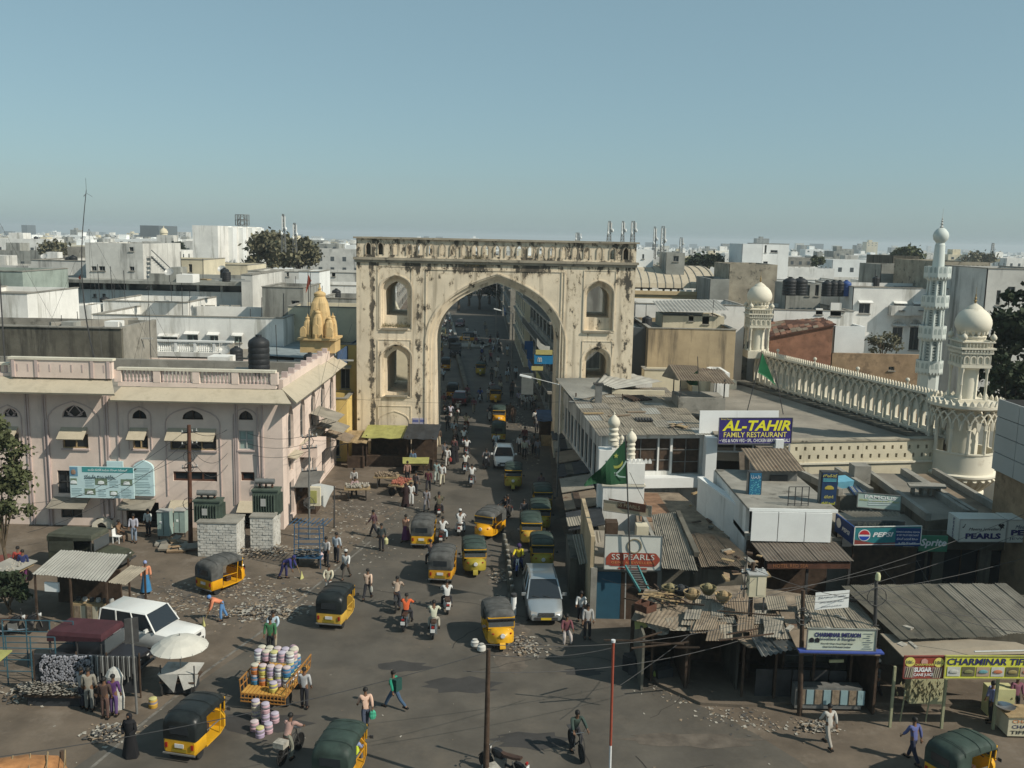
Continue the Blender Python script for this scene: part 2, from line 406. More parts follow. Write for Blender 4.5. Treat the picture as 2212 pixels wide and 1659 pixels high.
mb=MB();mb.slab([(a.x,a.y,.12),(b_.x,b_.y,.12),(c.x,c.y,.12),(d.x,d.y,.12)],.11)
mb.mk('red_pavement',mat('red_paving',(.16,.05,.038),.9,.2,1.5),kind='structure')

# ------------------------------------------------------------------ the great arch
Y0=77.5
def gx(u,v=700): return P(u,v,Y0).x
def gz(u,v): return P(u,v,Y0).z
def z2(x,y): return P(734.5+.3125*x,466.6+.3125*y,Y0)   # from an enlargement of the arch
arch=Tg('arch_gateway','huge cream plaster gateway arch with mould stains spanning the street','arch gateway',(-1.45,Y0,0))
XL,XR=-12.95,9.93;YB=Y0+7.0
ZC=16.42;ZP=16.62;ZT=18.12
def niche(x0,x1,z0,zs,zt,**k): return apt(x0,x1,z0,zs,zt,n=7,**k)
NI=[  # outer niche, inner opening
 (z2(285,775),z2(490,412),z2(310,690),z2(460,455),3.2),
 (z2(288,1245),z2(490,890),z2(318,1225),z2(462,930),2.9),
 (z2(1688,790),z2(1892,450),z2(1705,705),z2(1872,490),3.0),
 (z2(1677,1150),z2(1868,907),z2(1700,1130),z2(1850,940),2.0)]
outs=[];ins=[]
for a,b_,c,d,sp_ in NI:
 outs.append(niche(a.x,b_.x,a.z,b_.z-1.15,b_.z));ins.append(niche(c.x,d.x,c.z,d.z-1.0,d.z))
big_out=apt(-7.05,4.22,.0,9.6,15.3,n=16,k=.44)
big_mid=apt(-6.78,3.95,.0,9.6,15.02,n=16,k=.44)
big_in=apt(-6.5,3.66,.0,9.6,14.7,n=16,k=.44)
def legs(arc,zc=ZC):   # outline of the wall with the street opening cut out of its foot
 return [(XL,0),(XL,zc),(XR,zc),(XR,0)]+list(reversed(arc))
mb=MB();mb.plate(legs(big_out),outs,Y0,Y0+.28);mb.mk('facing_wall',M.arch_plaster,arch)
mb=MB();mb.plate([(XL+.3,0),(XL+.3,ZC-.1),(XR-.3,ZC-.1),(XR-.3,0)]+list(reversed(big_mid)),[apt(o[0][0]+.12,o[-1][0]-.12,o[0][1],o[1][1],o[8][1]-.14,n=7) for o in outs],Y0+.28,Y0+.55)
mb.mk('stepped_reveal',M.arch_plaster,arch)
mb=MB();mb.plate(legs(big_in),ins,Y0+.55,YB);mb.mk('pier_wall',M.arch_plaster,arch)
def rib(pts,w=.09,d=.07,name='moulding',y=Y0):
 m_=MB()
 for a,b_ in zip(pts,pts[1:]):
  m_.beam((a[0],y-d/2+.02,a[1]),(b_[0],y-d/2+.02,b_[1]),d,w)
 return m_.mk(name,M.arch_plaster,arch)
rib(apt(-7.22,4.39,.2,9.6,15.5,n=16,k=.44),.12,.10,'archivolt')
for o in outs: rib([(x+(-.12 if i<len(o)/2 else .12),z+(.0 if i in (0,len(o)-1) else .07)) for i,(x,z) in enumerate(o)],.1,.08,'archivolt')
def fr_(a,b_,**k): rib([(a.x,a.z),(a.x,b_.z),(b_.x,b_.z),(b_.x,a.z),(a.x,a.z)],.07,.06,'panel_frame')
fr_(z2(262,785),z2(495,350));fr_(z2(262,1250),z2(490,858));fr_(z2(262,1500),z2(490,1315))
fr_(z2(1675,800),z2(1910,380));fr_(z2(1665,1170),z2(1885,868))
rib([(gx(924)-.15,.1),(gx(924)-.15,z2(605,368).z),(z2(1555,380).x,z2(605,368).z),(z2(1555,380).x,.1)],.09,.07,'panel_frame')
rib([(z2(1535,380).x,.1),(z2(1535,380).x,z2(605,368).z)],.09,.07,'panel_frame')
a=z2(270,1500);b_=z2(480,1350);rib(apt(a.x,b_.x,a.z,b_.z-.9,b_.z),.08,.06,'blind_arch')
mb=MB();mb.box(XL-.22,XR+.22,Y0-.25,YB+.25,ZC,ZP);mb.box(XL-.1,XR+.1,Y0-.12,YB+.12,ZC-.22,ZC-.003);mb.mk('cornice',M.stone_weathered,arch)
mb=MB();mb.box(XL-.22,XR+.22,Y0-.22,Y0+.62,ZT,ZT+.14);mb.box(XL-.22,XR+.22,YB-.6,YB+.2,ZT,ZT+.14)
mb.box(XL-.22,XL+.5,Y0+.63,YB-.61,ZT,ZT+.138);mb.box(XR-.5,XR+.22,Y0+.63,YB-.61,ZT,ZT+.138);mb.mk('coping',M.stone_weathered,arch)
px=[195,280,380,477,555,628,706,780,855,930,1005,1082,1160,1240,1317,1394,1470,1545,1625,1705,1795,1885,1977]
holes=[]
for x in px:
 c=z2(x,230).x;holes.append(apt(c-.19,c+.19,ZP+.22,ZP+.85,ZP+1.15,n=3))
mb=MB();mb.plate(rect(XL,XR,ZP,ZT),holes,Y0,Y0+.4);mb.plate(rect(XL,XR,ZP,ZT),holes[2:-2],YB-.4,YB)
mb.box(XL,XL+.4,Y0+.401,YB-.401,ZP,ZT);mb.box(XR-.4,XR,Y0+.401,YB-.401,ZP,ZT);mb.mk('parapet',M.arch_plaster,arch)
for i,h_ in enumerate(holes):
 c=(h_[0][0]+h_[-1][0])/2
 m_=MB()
 for a,b2 in zip(*(lambda q: (q,q[1:]))(apt(c-.25,c+.25,ZP+.2,ZP+.86,ZP+1.23,n=3))): m_.beam((a[0],Y0-.02,a[1]),(b2[0],Y0-.02,b2[1]),.08,.06)
 m_.mk('opening_surround',M.stone_weathered,arch)
 if i in (0,1,22): MB().box(c-.3,c+.3,Y0+.45,Y0+.8,ZP,ZP+1.3).mk('closing_wall',M.concrete_dark,arch)
mb=MB()
for k,(u,v,w) in enumerate(((380,775,80),(1775,795,85),(390,1240,70))):
 c=z2(u,v);mb=MB();mb.box(c.x-w/75,c.x+w/75,Y0-.18,Y0+.1,c.z-.12,c.z+.02);mb.mk('ledge',M.stone_weathered,arch)
mb=MB()
for k in range(420):
 c=z2(U(285,480) if k<260 else U(860,1010),U(760,772) if k<260 else U(285,350));y=Y0+(U(0,.4) if k<260 else -U(0.02,.15));a=U(-.5,.5);h=U(.12,.4)
 mb.add([(c.x,y,c.z),(c.x+.03,y,c.z),(c.x+a*.4,y-U(-.1,.1),c.z+h)],[(0,1,2)])
mb.mk('wild_plants',M.grass_dry,arch,kind='stuff',fixn=0)
for i,u in enumerate((522,573)):
 c=z2(u,1423);q=MB().box(c.x-.28,c.x+.28,Y0-.03,Y0+.01,c.z-.33,c.z+.33).mk('poster',flat('poster_lilac',(.42,.40,.48)),arch)
 MB().box(c.x-.24,c.x+.24,Y0-.036,Y0-.031,c.z-.02,c.z+.2).mk('print',flat('poster_blue',(.12,.14,.32)),q)
# ------------------------------------------------------------------ building kit
def window(parent,X,x0,x1,z0,z1,fm='metal_grey',pm='glass_dark',bars=(1,0),sill='concrete',inset=.12,hood=None,name='window',w=.06):
 mb=MB(X);y0,y1=inset,inset+.06
 mb.box(x0,x0+w,y0,y1,z0,z1);mb.box(x1-w,x1,y0,y1,z0,z1);mb.box(x0+w,x1-w,y0,y1,z0,z0+w);mb.box(x0+w,x1-w,y0,y1,z1-w,z1)
 for i in range(bars[0]): c=x0+(x1-x0)*(i+1)/(bars[0]+1);mb.box(c-w/2,c+w/2,y0+.005,y1,z0+w,z1-w)
 for i in range(bars[1]): c=z0+(z1-z0)*(i+1)/(bars[1]+1);mb.box(x0+w,x1-w,y0+.01,y1-.005,c-w/2,c+w/2)
 o=mb.mk(name,M[fm],parent,fixn=0)
 MB(X).box(x0+.01,x1-.01,y1+.01,y1+.03,z0+.01,z1-.01).mk('pane',M[pm],o,fixn=0)
 if sill: MB(X).box(x0-.08,x1+.08,-.10,.1,z0-.10,z0-.01).mk('sill',M[sill],o,fixn=0)
 if hood: MB(X).slab([(x0-.15,-.5,z1+.12),(x1+.15,-.5,z1+.12),(x1+.15,.05,z1+.34),(x0-.15,.05,z1+.34)],.06).mk('sunshade',M[hood],o)
 return o
def bdg(name,label,x0,x1,y0,y1,h,m='white_stained',wf=(),ws=(),par=.8,grp=None,roofm='roof_dust',z0=0,cat='building',far=False,hood=None,side=None,bars=(1,0),sill='concrete',pm='glass_dark',fm='metal_grey',cop='concrete'):
 """one building facing the camera; wf: front openings, ws: openings of the side that can be seen"""
 t=Tg(name,label,cat,((x0+x1)/2,y0,z0),grp=grp)
 if side is None: side=1 if (x0+x1)<0 else -1
 XF=face((x0,y0,0));wd_=x1-x0;dp=y1-y0
 XS=Matrix.Translation((x1,y0,0)) @ Matrix.Rotation(pi/2,4,'Z') if side>0 else Matrix.Translation((x0,y1,0)) @ Matrix.Rotation(-pi/2,4,'Z')
 ws_=[((a-y0),(b-y0),c,d) if side>0 else ((y1-b),(y1-a),c,d) for a,b,c,d in ws]
 wf_=[(a-x0,b-x0,c,d) for a,b,c,d in wf]
 hole=lambda L_: [rect(a,b,c,d) for a,b,c,d in L_]
 mb=MB(XF);mb.plate(rect(0,wd_,z0,h),hole(wf_) if not far else [],0,.25)
 mb.X=XS;mb.plate(rect(.25,dp-.003,z0,h),hole(ws_) if not far else [],0,.25)
 mb.X=None
 if side>0: mb.box(x0,x0+.25,y0+.25,y1-.25,z0,h)
 else: mb.box(x1-.25,x1,y0+.25,y1-.25,z0,h)
 mb.box(x0 if side<0 else x0,x1-.25 if side>0 else x1,y1-.25,y1,z0,h) if side>0 else mb.box(x0+.25,x1,y1-.25,y1,z0,h)
 wall=mb.mk('wall',M[m],t,fixn=0)
 MB().box(x0+.25,x1-.25,y0+.25,y1-.25,h-par-.2,h-par).mk('roof',M[roofm],t,fixn=0)
 if par>.3 and not far:
  c_=MB();c_.box(x0-.06,x1+.06,y0-.06,y0+.31,h,h+.08);c_.box(x0-.06,x0+.31,y0+.311,y1+.06,h,h+.08);c_.box(x1-.31,x1+.06,y0+.311,y1+.06,h,h+.08)
  c_.mk('coping',M[cop],t,fixn=0)
 if not far:
  for a in wf_: window(t,XF,*a,bars=bars,hood=hood,sill=sill,pm=pm,fm=fm)
  for a in ws_: window(t,XS,*a,bars=bars,hood=hood,sill=sill,pm=pm,fm=fm)
 else:
  w_=MB(XF)
  for a,b,c,d in wf_: w_.box(a,b,-.02,.1,c,d)
  w_.X=XS
  for a,b,c,d in ws_: w_.box(a,b,-.02,.1,c,d)
  if w_.v: w_.mk('windows',M.glass_grey,t,fixn=0)
 return t
def bD(name,label,Y,u0,u1,v,dep,m='white_stained',wf=(),ws=(),**k):
 """a building whose front stands Y metres away between columns u0 and u1 of the photograph with its top at row v"""
 a=P(u0,v,Y);b=P(u1,v,Y);h=(a.z+b.z)/2
 W=[]
 for q in wf:
  p_=P(q[0],q[3],Y);r_=P(q[1],q[2],Y);W.append((p_.x,r_.x,p_.z,r_.z))
 return bdg(name,label,a.x,b.x,Y,Y+dep,h,m,wf=W,ws=ws,**k)
def row(x0,x1,n,w,z0,z1):
 s_=(x1-x0)/n;return [(x0+s_*(i+.5)-w/2,x0+s_*(i+.5)+w/2,z0,z1) for i in range(n)]
def tank(loc,r=.6,h=1.3,m='tank_black',label='black plastic water tank on a flat roof',grp='water tanks on the roofs'):
 t=Tg('water_tank',label,'water tank',loc,grp=grp)
 mb=MB();z=0;pr=[(r*.96,0)]
 for i in range(5): pr += [(r,h*(i+.2)/6),(r,h*(i+.7)/6),(r*.96,h*(i+.95)/6)]
 pr += [(r*.9,h*.86),(r*.45,h*.96),(r*.3,h*.96)]
 mb.lth(pr,14);mb.mk('body',M[m],t,lc=1,smt=.5);MB().lth([(r*.3,h*.955),(r*.3,h*1.03),(0,h*1.04)],10).mk('lid',M[m],t,lc=1)
 return t
def mast(loc,h,r=.05,lean=0,label='',guys=4,name='antenna_mast',bend=0):
 t=Tg(name,label,'antenna mast',loc)
 pts=[(lean*i/10+bend*sin(pi*i/10),0,h*i/10) for i in range(11)]
 MB().tube(pts,[r*(1-.6*i/10) for i in range(11)],5).mk('pole',M.metal_dark,t,lc=1)
 m_=MB()
 for a in range(3): m_.beam((lean,0,h*.985),(lean+.35*cos(a*2.1+.4),.35*sin(a*2.1+.4),h*.985-.22),.02)
 m_.tube([(lean,0,h),(lean,0,h+.8)],.012,4);m_.mk('aerial',M.metal_dark,t,lc=1)
 g_=MB()
 for a in range(guys):
  an=a*2*pi/guys+.5;g_.tube([(lean*.8,0,h*.8),(cos(an)*h*.35,sin(an)*h*.35,.1)],.009,3)
 if guys: g_.mk('guy_wires',M.metal_dark,t,lc=1)
 return t

# ------------------------------------------------------------------ the pink building on the left
YP=57.0
def z4(x,y,Y=YP): return P(.336*x,734.5+.336*y,Y)
pk=Tg('pink_building','long two storey pink office building with pointed transoms, chajja eaves and balustrade','building',(-24,YP,0))
xr=-14.15;xl=-36;yb=74.5
hz=8.35          # wall top under the eave
XF=Matrix.Translation((0,YP,0))
def zr(x0,y0,x1,y1):
 a=z4(x0,y1);b=z4(x1,y0);return (a.x,b.x,a.z,b.z)
rects={k: zr(*k) for k in [(405,605,565,695),(855,615,950,700),(1095,612,1390,705),(1535,583,1630,705),(8,600,120,690),
 (1115,850,1395,905),(1550,850,1635,905),(375,840,480,985),(395,1040,525,1140),(820,1045,1020,1300),(1540,1075,1640,1330),(1115,1075,1215,1290)]}
trans=[(400,418,555,498),(850,450,940,505),(1172,452,1305,510),(1535,455,1625,513),(20,435,110,495)]
holes=[rect(*r) for r in rects.values()]
tr=[]
for t_ in trans:
 a=z4(t_[0],t_[3]);b=z4(t_[2],t_[1]);tr.append(apt(a.x,b.x,a.z,a.z+(b.z-a.z)*.12,b.z,n=4,k=.5))
mb=MB(XF);mb.plate(rect(xl,xr,0,hz),holes+tr,0,.3)
XS=Matrix.Translation((xr,YP,0)) @ Matrix.Rotation(pi/2,4,'Z')
sh=[];D_=yb-YP
for i in range(5):
 c=2.2+i*3.4;sh.append(apt(c-.75,c+.75,4.7,6.4,7.6,n=4,k=.5));sh.append(rect(c-.6,c+.6,.3,2.6));sh.append(rect(c-.55,c+.55,3.2,4.0))
mb.X=XS;mb.plate(rect(.3,D_,0,hz),sh,0,.3)
mb.X=None;mb.box(xl,xr-.3,yb-.3,yb,0,hz);mb.mk('wall',M.pink_wall,pk,fixn=0)
MB().box(xl,xr-.32,YP+.32,yb-.32,hz-.35,hz-.1).mk('roof',M.roof_dust,pk)
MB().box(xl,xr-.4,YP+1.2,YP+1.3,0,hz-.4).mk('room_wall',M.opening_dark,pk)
for i in range(5):
 c=2.2+i*3.4
 for (z0,z1,w_) in ((4.72,6.9,.72),(.3,2.6,.58),(3.2,4.0,.53)): window(pk,XS,c-w_,c+w_,z0,z1,bars=(1,1),sill=None,inset=.18)
 MB(XS).slab([(c-1,-.6,4.3),(c+1,-.6,4.3),(c+1,.0,4.45),(c-1,0,4.45)],.08).mk('sunshade',M.eave_plaster,pk)
for k,r in rects.items():
 if k[1] in (605,615,612,600): window(pk,XF,*r,fm='wood_pale',bars=(2 if k[0]==1095 else 1,0),sill='pink_trim',inset=.1,w=.07)
 elif k[1]==583:
  o=window(pk,XF,*r,fm='metal_pale',pm='cabinet_green',bars=(1,1),sill='pink_trim',inset=.08,w=.07)
 elif k[1]==850: window(pk,XF,*r,fm='wood_red',bars=(2 if k[0]==1115 else 0,0),sill=None,inset=.1,w=.1)
 elif k[1] in (840,1040): window(pk,XF,*r,fm='metal_dark',pm='glass_dark',bars=(1,1),sill=None,inset=.1)
 else: MB(XF).box(r[0]+.02,r[0]+.1,.1,.2,0,r[3]).mk('door_frame',M.wood_dark,pk)
for k,a in zip(trans,tr):
 m_=MB(XF)
 for p_,q_ in zip(a,a[1:]): m_.beam((p_[0],.1,p_[1]),(q_[0],.1,q_[1]),.07,.07)
 m_.beam((a[-1][0],.1,a[-1][1]),(a[0][0],.1,a[0][1]),.07,.07)
 c=(a[0][0]+a[-1][0])/2;w_=(a[-1][0]-a[0][0])/2;hh=max(p_[1] for p_ in a)-a[0][1]
 if k[0] in (400,20):
  for sgn in (-1,1):
   pts=[(c+sgn*w_*(.0+.62*sin(t*.4)),.1,a[0][1]+hh*(.95-.24*t)) for t in range(4)]+[(c-sgn*.15*w_,.1,a[0][1])]
   for p_,q_ in zip(pts,pts[1:]): m_.beam(p_,q_,.05,.05)
   m_.beam((c,.1,a[0][1]),(c+sgn*w_*.7,.1,a[0][1]+hh*.5),.05,.05)
 else: m_.beam((c,.1,a[0][1]),(c,.1,a[0][1]+hh*.9),.045)
 f_=m_.mk('transom_window',M.pink_trim if k[0] in (400,20) else M.wood_dark,pk)
 g_=MB(XF);g_.plate(a,[],.2,.22);g_.mk('pane',M.glass_dark,f_)
def groove(pts,w=.07,d=.05,m_='pink_trim',name='blind_arch',X=XF):
 b_=MB(X)
 for p_,q_ in zip(pts,pts[1:]): b_.beam((p_[0],-d/2+.01,p_[1]),(q_[0],-d/2+.01,q_[1]),d,w)
 return b_.mk(name,M[m_],pk)
for (x0,yt,x1,ys,yb2) in ((337,397,632,520,1000),(832,430,966,490,702),(1080,436,1410,540,1000),(1512,440,1652,500,1060),(-20,420,132,500,720),(857,770,982,830,1005)):
 a=z4(x0,yb2);b=z4(x1,yt);s_=z4(x1,ys);groove(apt(a.x,b.x,a.z,s_.z,b.z,n=6,k=.5))
for x in (272,286,668,684,748,1508,1520,1682,160,176,640,655,680):
 top=350 if x>200 else 380;bot=1240
 a=z4(x,345);
 if x in (640,655,680): continue
 MB(XF).box(a.x-.045,a.x+.045,-.07,.02,0.0,hz-.02).mk('pilaster_strip',M.pink_trim,pk)
for x0,x1 in ((672,682),):
 a=z4(640,1020);b=z4(720,1140)
 for i in range(3): MB(XF).box(a.x+.1+i*.32,a.x+.28+i*.32,-.16,-.01,b.z,a.z).mk('half_column',M.pink_trim,pk)
for x0,y0,x1,y1 in ((395,572,562,608),(838,574,950,612),(1082,580,1390,618),(2,566,118,600),(1100,1040,1220,1075),(1540,1045,1640,1075)):
 a=z4(x0,y1);b=z4(x1,y0)
 MB(XF).slab([(a.x,-.75,a.z-.12),(b.x,-.75,a.z-.12),(b.x,0,b.z+.1),(a.x,0,b.z+.1)],.07).mk('sunshade',M.eave_plaster,pk)
a=z4(345,1005);b=z4(585,1030);MB(XF).slab([(a.x,-1.1,b.z-.25),(b.x,-1.1,b.z-.25),(b.x,0,a.z),(a.x,0,a.z)],.05).mk('sunshade',M.tin_grey,pk)
a=z4(795,1030);b=z4(1005,1055);MB(XF).slab([(a.x,-1.0,b.z-.1),(b.x,-1.0,b.z-.1),(b.x,0,a.z+.12),(a.x,0,a.z+.12)],.07).mk('sunshade',M.tin_grey,pk)
def eave(x0,x1,z,out,back=.0,rise=.62):
 MB().slab([(x0-.3,YP-out,z),(x1+.35,YP-out,z),(x1-.5,YP-back,z+rise),(x0,YP-back,z+rise)],.12).mk('eave',M.eave_plaster,pk)
eave(-24.0,xr+.55,8.30,1.35);eave(xl,-24.1,8.72,1.65,rise=.7)
mb=MB();mb.slab([(xr+1.15,YP-1.0,8.3),(xr+1.15,yb-6,8.3),(xr-.05,yb-6,8.95),(xr-.05,YP+.2,8.95)],.12);mb.mk('eave',M.eave_plaster,pk)
for (y0,y1) in ((YP+11.6,YP+14.2),(YP+14.4,yb)): MB().slab([(xr+.95,y0,8.2),(xr+.95,y1,8.2),(xr-.05,y1,8.8),(xr-.05,y0,8.8)],.1).mk('eave',M.eave_plaster,pk)
MB().box(-24.2,xr-.35,YP-.05,YP+.35,8.95,9.22).mk('parapet_base',M.pink_wall,pk)
MB().box(-24.2,xr-.35,YP-.1,YP+.3,9.95,10.1).mk('handrail',M.ivory_trim,pk)
n_b=0
for x in [-24.0+.232*i for i in range(41)]:
 if abs(((x+24.2) % 2.4)-0.0)<.3: continue
 MB().lth([(.05,9.22),(.085,9.34),(.05,9.5),(.075,9.75),(.05,9.95)],6,(x,YP+.08,0)).mk('baluster',M.pink_trim,pk);n_b += 1
for i in range(5): MB().box(-24.2+i*2.4-.2,-24.2+i*2.4+.22,YP-.07,YP+.33,9.22,9.95).mk('baluster_pier',M.pink_wall,pk)
MB().box(-30.6,-24.4,YP-.35,YP-.02,9.42,10.52).mk('parapet_wall',M.pink_wall,pk)
MB().box(-30.7,-24.3,YP-.42,YP+.05,10.52,10.66).mk('handrail',M.ivory_trim,pk)
for i in range(9): MB().box(-30.2+i*.66,-30.12+i*.66,YP-.37,YP-.36+.02,9.8,10.25).mk('sunk_slot',M.pink_trim,pk)
for x in (-30.4,-29.0,-25.6,-24.6): MB().box(x-.09,x+.09,YP-.41,YP-.352,9.45,10.5).mk('pilaster_strip',M.pink_trim,pk)
MB().box(xl,-30.8,YP-.05,YP+.3,9.42,9.6).mk('parapet_base',M.pink_wall,pk);MB().box(xl,-30.8,YP-.1,YP+.3,10.1,10.24).mk('handrail',M.ivory_trim,pk)
for i in range(12): MB().box(xl+.2+i*.42,xl+.36+i*.42,YP+.02,YP+.16,9.6,10.1).mk('baluster',M.pink_trim,pk)
for (x,a_) in ((-22.6,.35),(-19.0,.35),(-15.4,.3)): MB().cbox((x,YP+4,hz+.35),(.35,5.5,.9),rz=-a_).mk('roof_wall',M.concrete,pk)
MB().box(xl,xr-.5,YP+8.0,YP+8.3,hz-.1,hz+1.15).mk('roof_wall',M.concrete,pk)
MB().box(xr-.35,xr-.05,YP+.6,yb,hz,9.45).mk('parapet_wall',M.pink_wall,pk)
for i in range(9): MB().box(xr-.38,xr-.02,YP+1.5+i*1.8,YP+1.75+i*1.8,9.455,9.8).mk('parapet_stub',M.pink_trim,pk)
MB().box(xr+.003,xr+1.2,YP+4.5,YP+7.5,3.6,4.4).mk('balcony',M.pink_wall,pk)
for i in range(3):
 a=z4((305,1660,1655)[i],500);MB().tube([(a.x,YP-.1,0),(a.x,YP-.1,(6.8,6.2,7.8)[i])],.05,6).mk('drain_pipe',M.pink_trim,pk)
a=z4(630,1255);b=z4(725,1145);mb=MB();mb.plate(apt(a.x-.1,b.x+.1,.0,b.z-.3,b.z+.1,n=4),[apt(a.x+.18,b.x-.18,a.z+.05,b.z-.45,b.z-.12,n=4)],YP-.55,YP-.02);mb.mk('shrine_niche',M.ivory_trim,pk)
MB().box(a.x,b.x,YP-.1,YP-.03,.5,b.z-.1).mk('shrine_back',M.wood_red,pk)

a=z4(455,1012,YP-.8);b=z4(855,820,YP-.8);XB=face((a.x,YP-.8,0));W_=b.x-a.x
bb=Tg('billboard','pale blue printed billboard with Telugu heading and small photographs on the pink wall','billboard',(a.x,YP-.8,a.z))
MB(XB).box(0,W_,0,.08,a.z,b.z).mk('panel',mat('billboard_blue',(.50,.66,.68),.7,.04,1,bump=0),bb)
MB(XB).box(W_*.2,W_,-.012,-.004,b.z-.34,b.z-.02).mk('title_band',flat('teal_print',(.05,.27,.28)),bb)
MB(XB).box(.02,W_*.13,-.012,-.004,b.z-.62,b.z-.04).mk('portrait_print',flat('print_blue',(.13,.27,.38)),bb)
MB(XB).lth([(0,0),(.12,.02),(.15,.15),(.1,.28),(0,.32)],8,(W_*.065,-.03,b.z-.5),sy=.1).mk('portrait_head',flat('print_skin',(.30,.2,.14)),bb)
dk_=flat('print_dark',(.04,.07,.08));wh_=flat('print_white',(.7,.75,.75));gy_=flat('print_grey',(.25,.36,.38))
ltr('విద్యుత్తు పొదుపు పాటిద్దాం...',XB,W_*.48,b.z-.78,.27,dk_,bb,w=W_*.5)
ltr('ఆంధ్ర ప్రదేశ్ మధ్య ప్రాంత విద్యుత్',XB,W_*.6,b.z-.28,.16,wh_,bb,w=W_*.62)
for (cx_,cz_,w_,h_) in ((.06,.42,.1,.2),(.49,.42,.19,.22),(.89,.42,.18,.2),(.31,.1,.17,.2),(.68,.08,.12,.16)):
 hb=b.z-a.z;o=MB(XB).box(W_*(cx_-w_/2),W_*(cx_+w_/2),-.012,-.004,a.z+hb*cz_,a.z+hb*(cz_+h_)).mk('picture_print',flat('print_olive',(.16,.22,.15)),bb)
 MB(XB).lth([(0,0),(.14,.03),(.11,.2),(0,.24)],7,(W_*cx_,-.03,a.z+hb*cz_+.04),sx=1.6,sy=.08).mk('print_figure',wh_,o)
mb=MB(XB)
for (cx_,cz_,w_,n_) in ((.31,.35,.14,5),(.69,.35,.14,5),(.1,.08,.16,5),(.5,.06,.12,5),(.88,.05,.16,6),(.93,.62,.1,1)):
 for i in range(n_): mb.box(W_*(cx_-w_/2),W_*(cx_+w_/2-(.03 if i % 3==2 else 0)),-.011,-.004,a.z+(b.z-a.z)*(cz_+i*.05),a.z+(b.z-a.z)*(cz_+i*.05+.018))
mb.mk('print_lines',gy_,bb)
for x in (.05,W_-.05): MB(XB).box(x-.03,x+.03,.08,.8,b.z-.25,b.z-.19).mk('bracket',M.metal_dark,bb)
a=z4(860,1003,YP-.3);b=z4(980,778,YP-.3)
b2=Tg('notice_board','pointed arch shaped pale blue notice board right of the billboard','notice board',(a.x,YP-.3,a.z))
MB(face((0,YP-.25,0))).plate(apt(a.x,b.x,a.z,b.z-.5,b.z,n=5),[],0,.2).mk('panel',M.billboard_blue,b2)
mb=MB()
for i in range(17):
 if i % 5 != 3: mb.box(a.x+.12,b.x-U(.12,.35),YP-.262,YP-.252,a.z+.15+i*.1,a.z+.18+i*.1)
mb.mk('print_lines',gy_,b2)
a=z4(688,820,YP-.12);b=z4(790,780,YP-.12);MBq=MB().box(a.x,b.x,YP-.16,YP-.06,a.z,b.z).mk('sign_board',M.billboard_blue);setp(MBq,'small pale blue board peeping out above the billboard','sign')

tank(P(560,798,YP+6)+V3((0,0,0)),.72,2.3,label='tall grey black ribbed water tank on the roof of the pink building')
o=MB().box(-18.9,-17.3,YP+5.2,YP+6.8,hz-.1,P(560,798,YP+6).z).mk('tank_plinth',M.concrete);setp(o,'concrete plinth under the tall roof tank of the pink building','plinth')
mast(P(213,800,64)+V3((.0,0,-.6)),P(213,385,64).z-P(213,800,64).z-.2,.06,lean=-.25,bend=-.7,label='tall bent antenna mast with aerial tip rising from the roof left of centre')
mast(P(10,775,62)+V3((0,0,-.6)),P(5,372,62).z-P(8,775,62).z+.3,.06,lean=.02,label='tall straight antenna mast at the left edge of the view')
mast(P(327,800,66)+V3((0,0,-.5)),6.6,.035,label='thin steel pole with guy wires on the pink building roof',guys=3)
for i,(u,v,Y,h) in enumerate([(215,640,95,3.2),(243,640,95,3),(270,640,95,2.6),(395,690,90,4.5),(410,690,92,3.2),(540,720,84,2.2),(565,700,88,2.5),(612,690,90,2.5),(1205,700,1,0)][:8]):
 q=P(u,v,Y);o=MB().tube([(q.x,q.y,q.z-.5),(q.x+U(-.1,.1),q.y,q.z+h)],.035,5).mk('roof_pole',M.metal_dark);setp(o,'thin dark steel pole sticking up from a white roof','pole','thin poles on the left roofs')
# ------------------------------------------------------------------ left middle distance (enlargement of the photograph's left background)
def z1(x,y): return (.3516*x,345.6+.3516*y)
def W1(L_): return [w1(*q_) for q_ in L_]
def w1(a,b,c,d): p_=z1(a,b);q_=z1(c,d);return (p_[0],q_[0],p_[1],q_[1])
GR='flat roofed buildings left of the arch'
q=P(0,708,68);q2=P(330,708,70)
t=Tg('roof_enclosure','dark mould stained concrete roof enclosure behind the pink building','building',(q.x,69,0))
zt=P(150,708,69).z
MB().box(-45,-28.9,69,69.3,0,zt).mk('wall',M.concrete_dark,t);MB().box(-29.2,-28.9,69.3,75.9,0,zt+.1).mk('side_wall',M.concrete,t)
MB().box(-45,-29.2,69.3,75.9,zt-1.5,zt-1.2).mk('roof',M.roof_dust,t);MB().box(-45,-28.85,68.9,69.35,zt+.003,zt+.1).mk('coping',M.concrete,t)
MB().box(-45,-29.2,75.9,76.2,0,zt).mk('wall',M.concrete,t);MB().cbox((-33,74,zt-.5),(.3,7,1.3),rz=-.7).mk('inner_wall',M.concrete,t)
for i in range(10): o=MB().cbox((U(-40,-31),U(70.5,75),zt-1.1+U(0,.2)),(U(1,2.4),U(.1,.5),.1),rz=U(-.5,.9)).mk('plank',M.wood_pale)  ;setp(o,'loose pale plank lying on the roof of the dark stained enclosure','plank','loose planks on the stained roof')
w2=P(0,770,66).z
t=Tg('roof_wall','low grey concrete wall along the back roof of the pink building','wall',(-30,66,0));MB().box(-45,-14.5,66,66.3,8,w2+0.0).mk('wall',M.concrete,t)
bD('white_house','white house with bright side wall and sunshades at the left edge',76,-120,58,633,9,'white_stained',ws=row(77,84.6,4,.9,5.3,6.6),grp=GR,hood='white_stained',par=.4)
bD('green_grey_block','tall green grey plastered block at the far left edge',88,-150,48,585,9,'green_grey',wf=[w1(-5,760,8,815)],grp=GR)
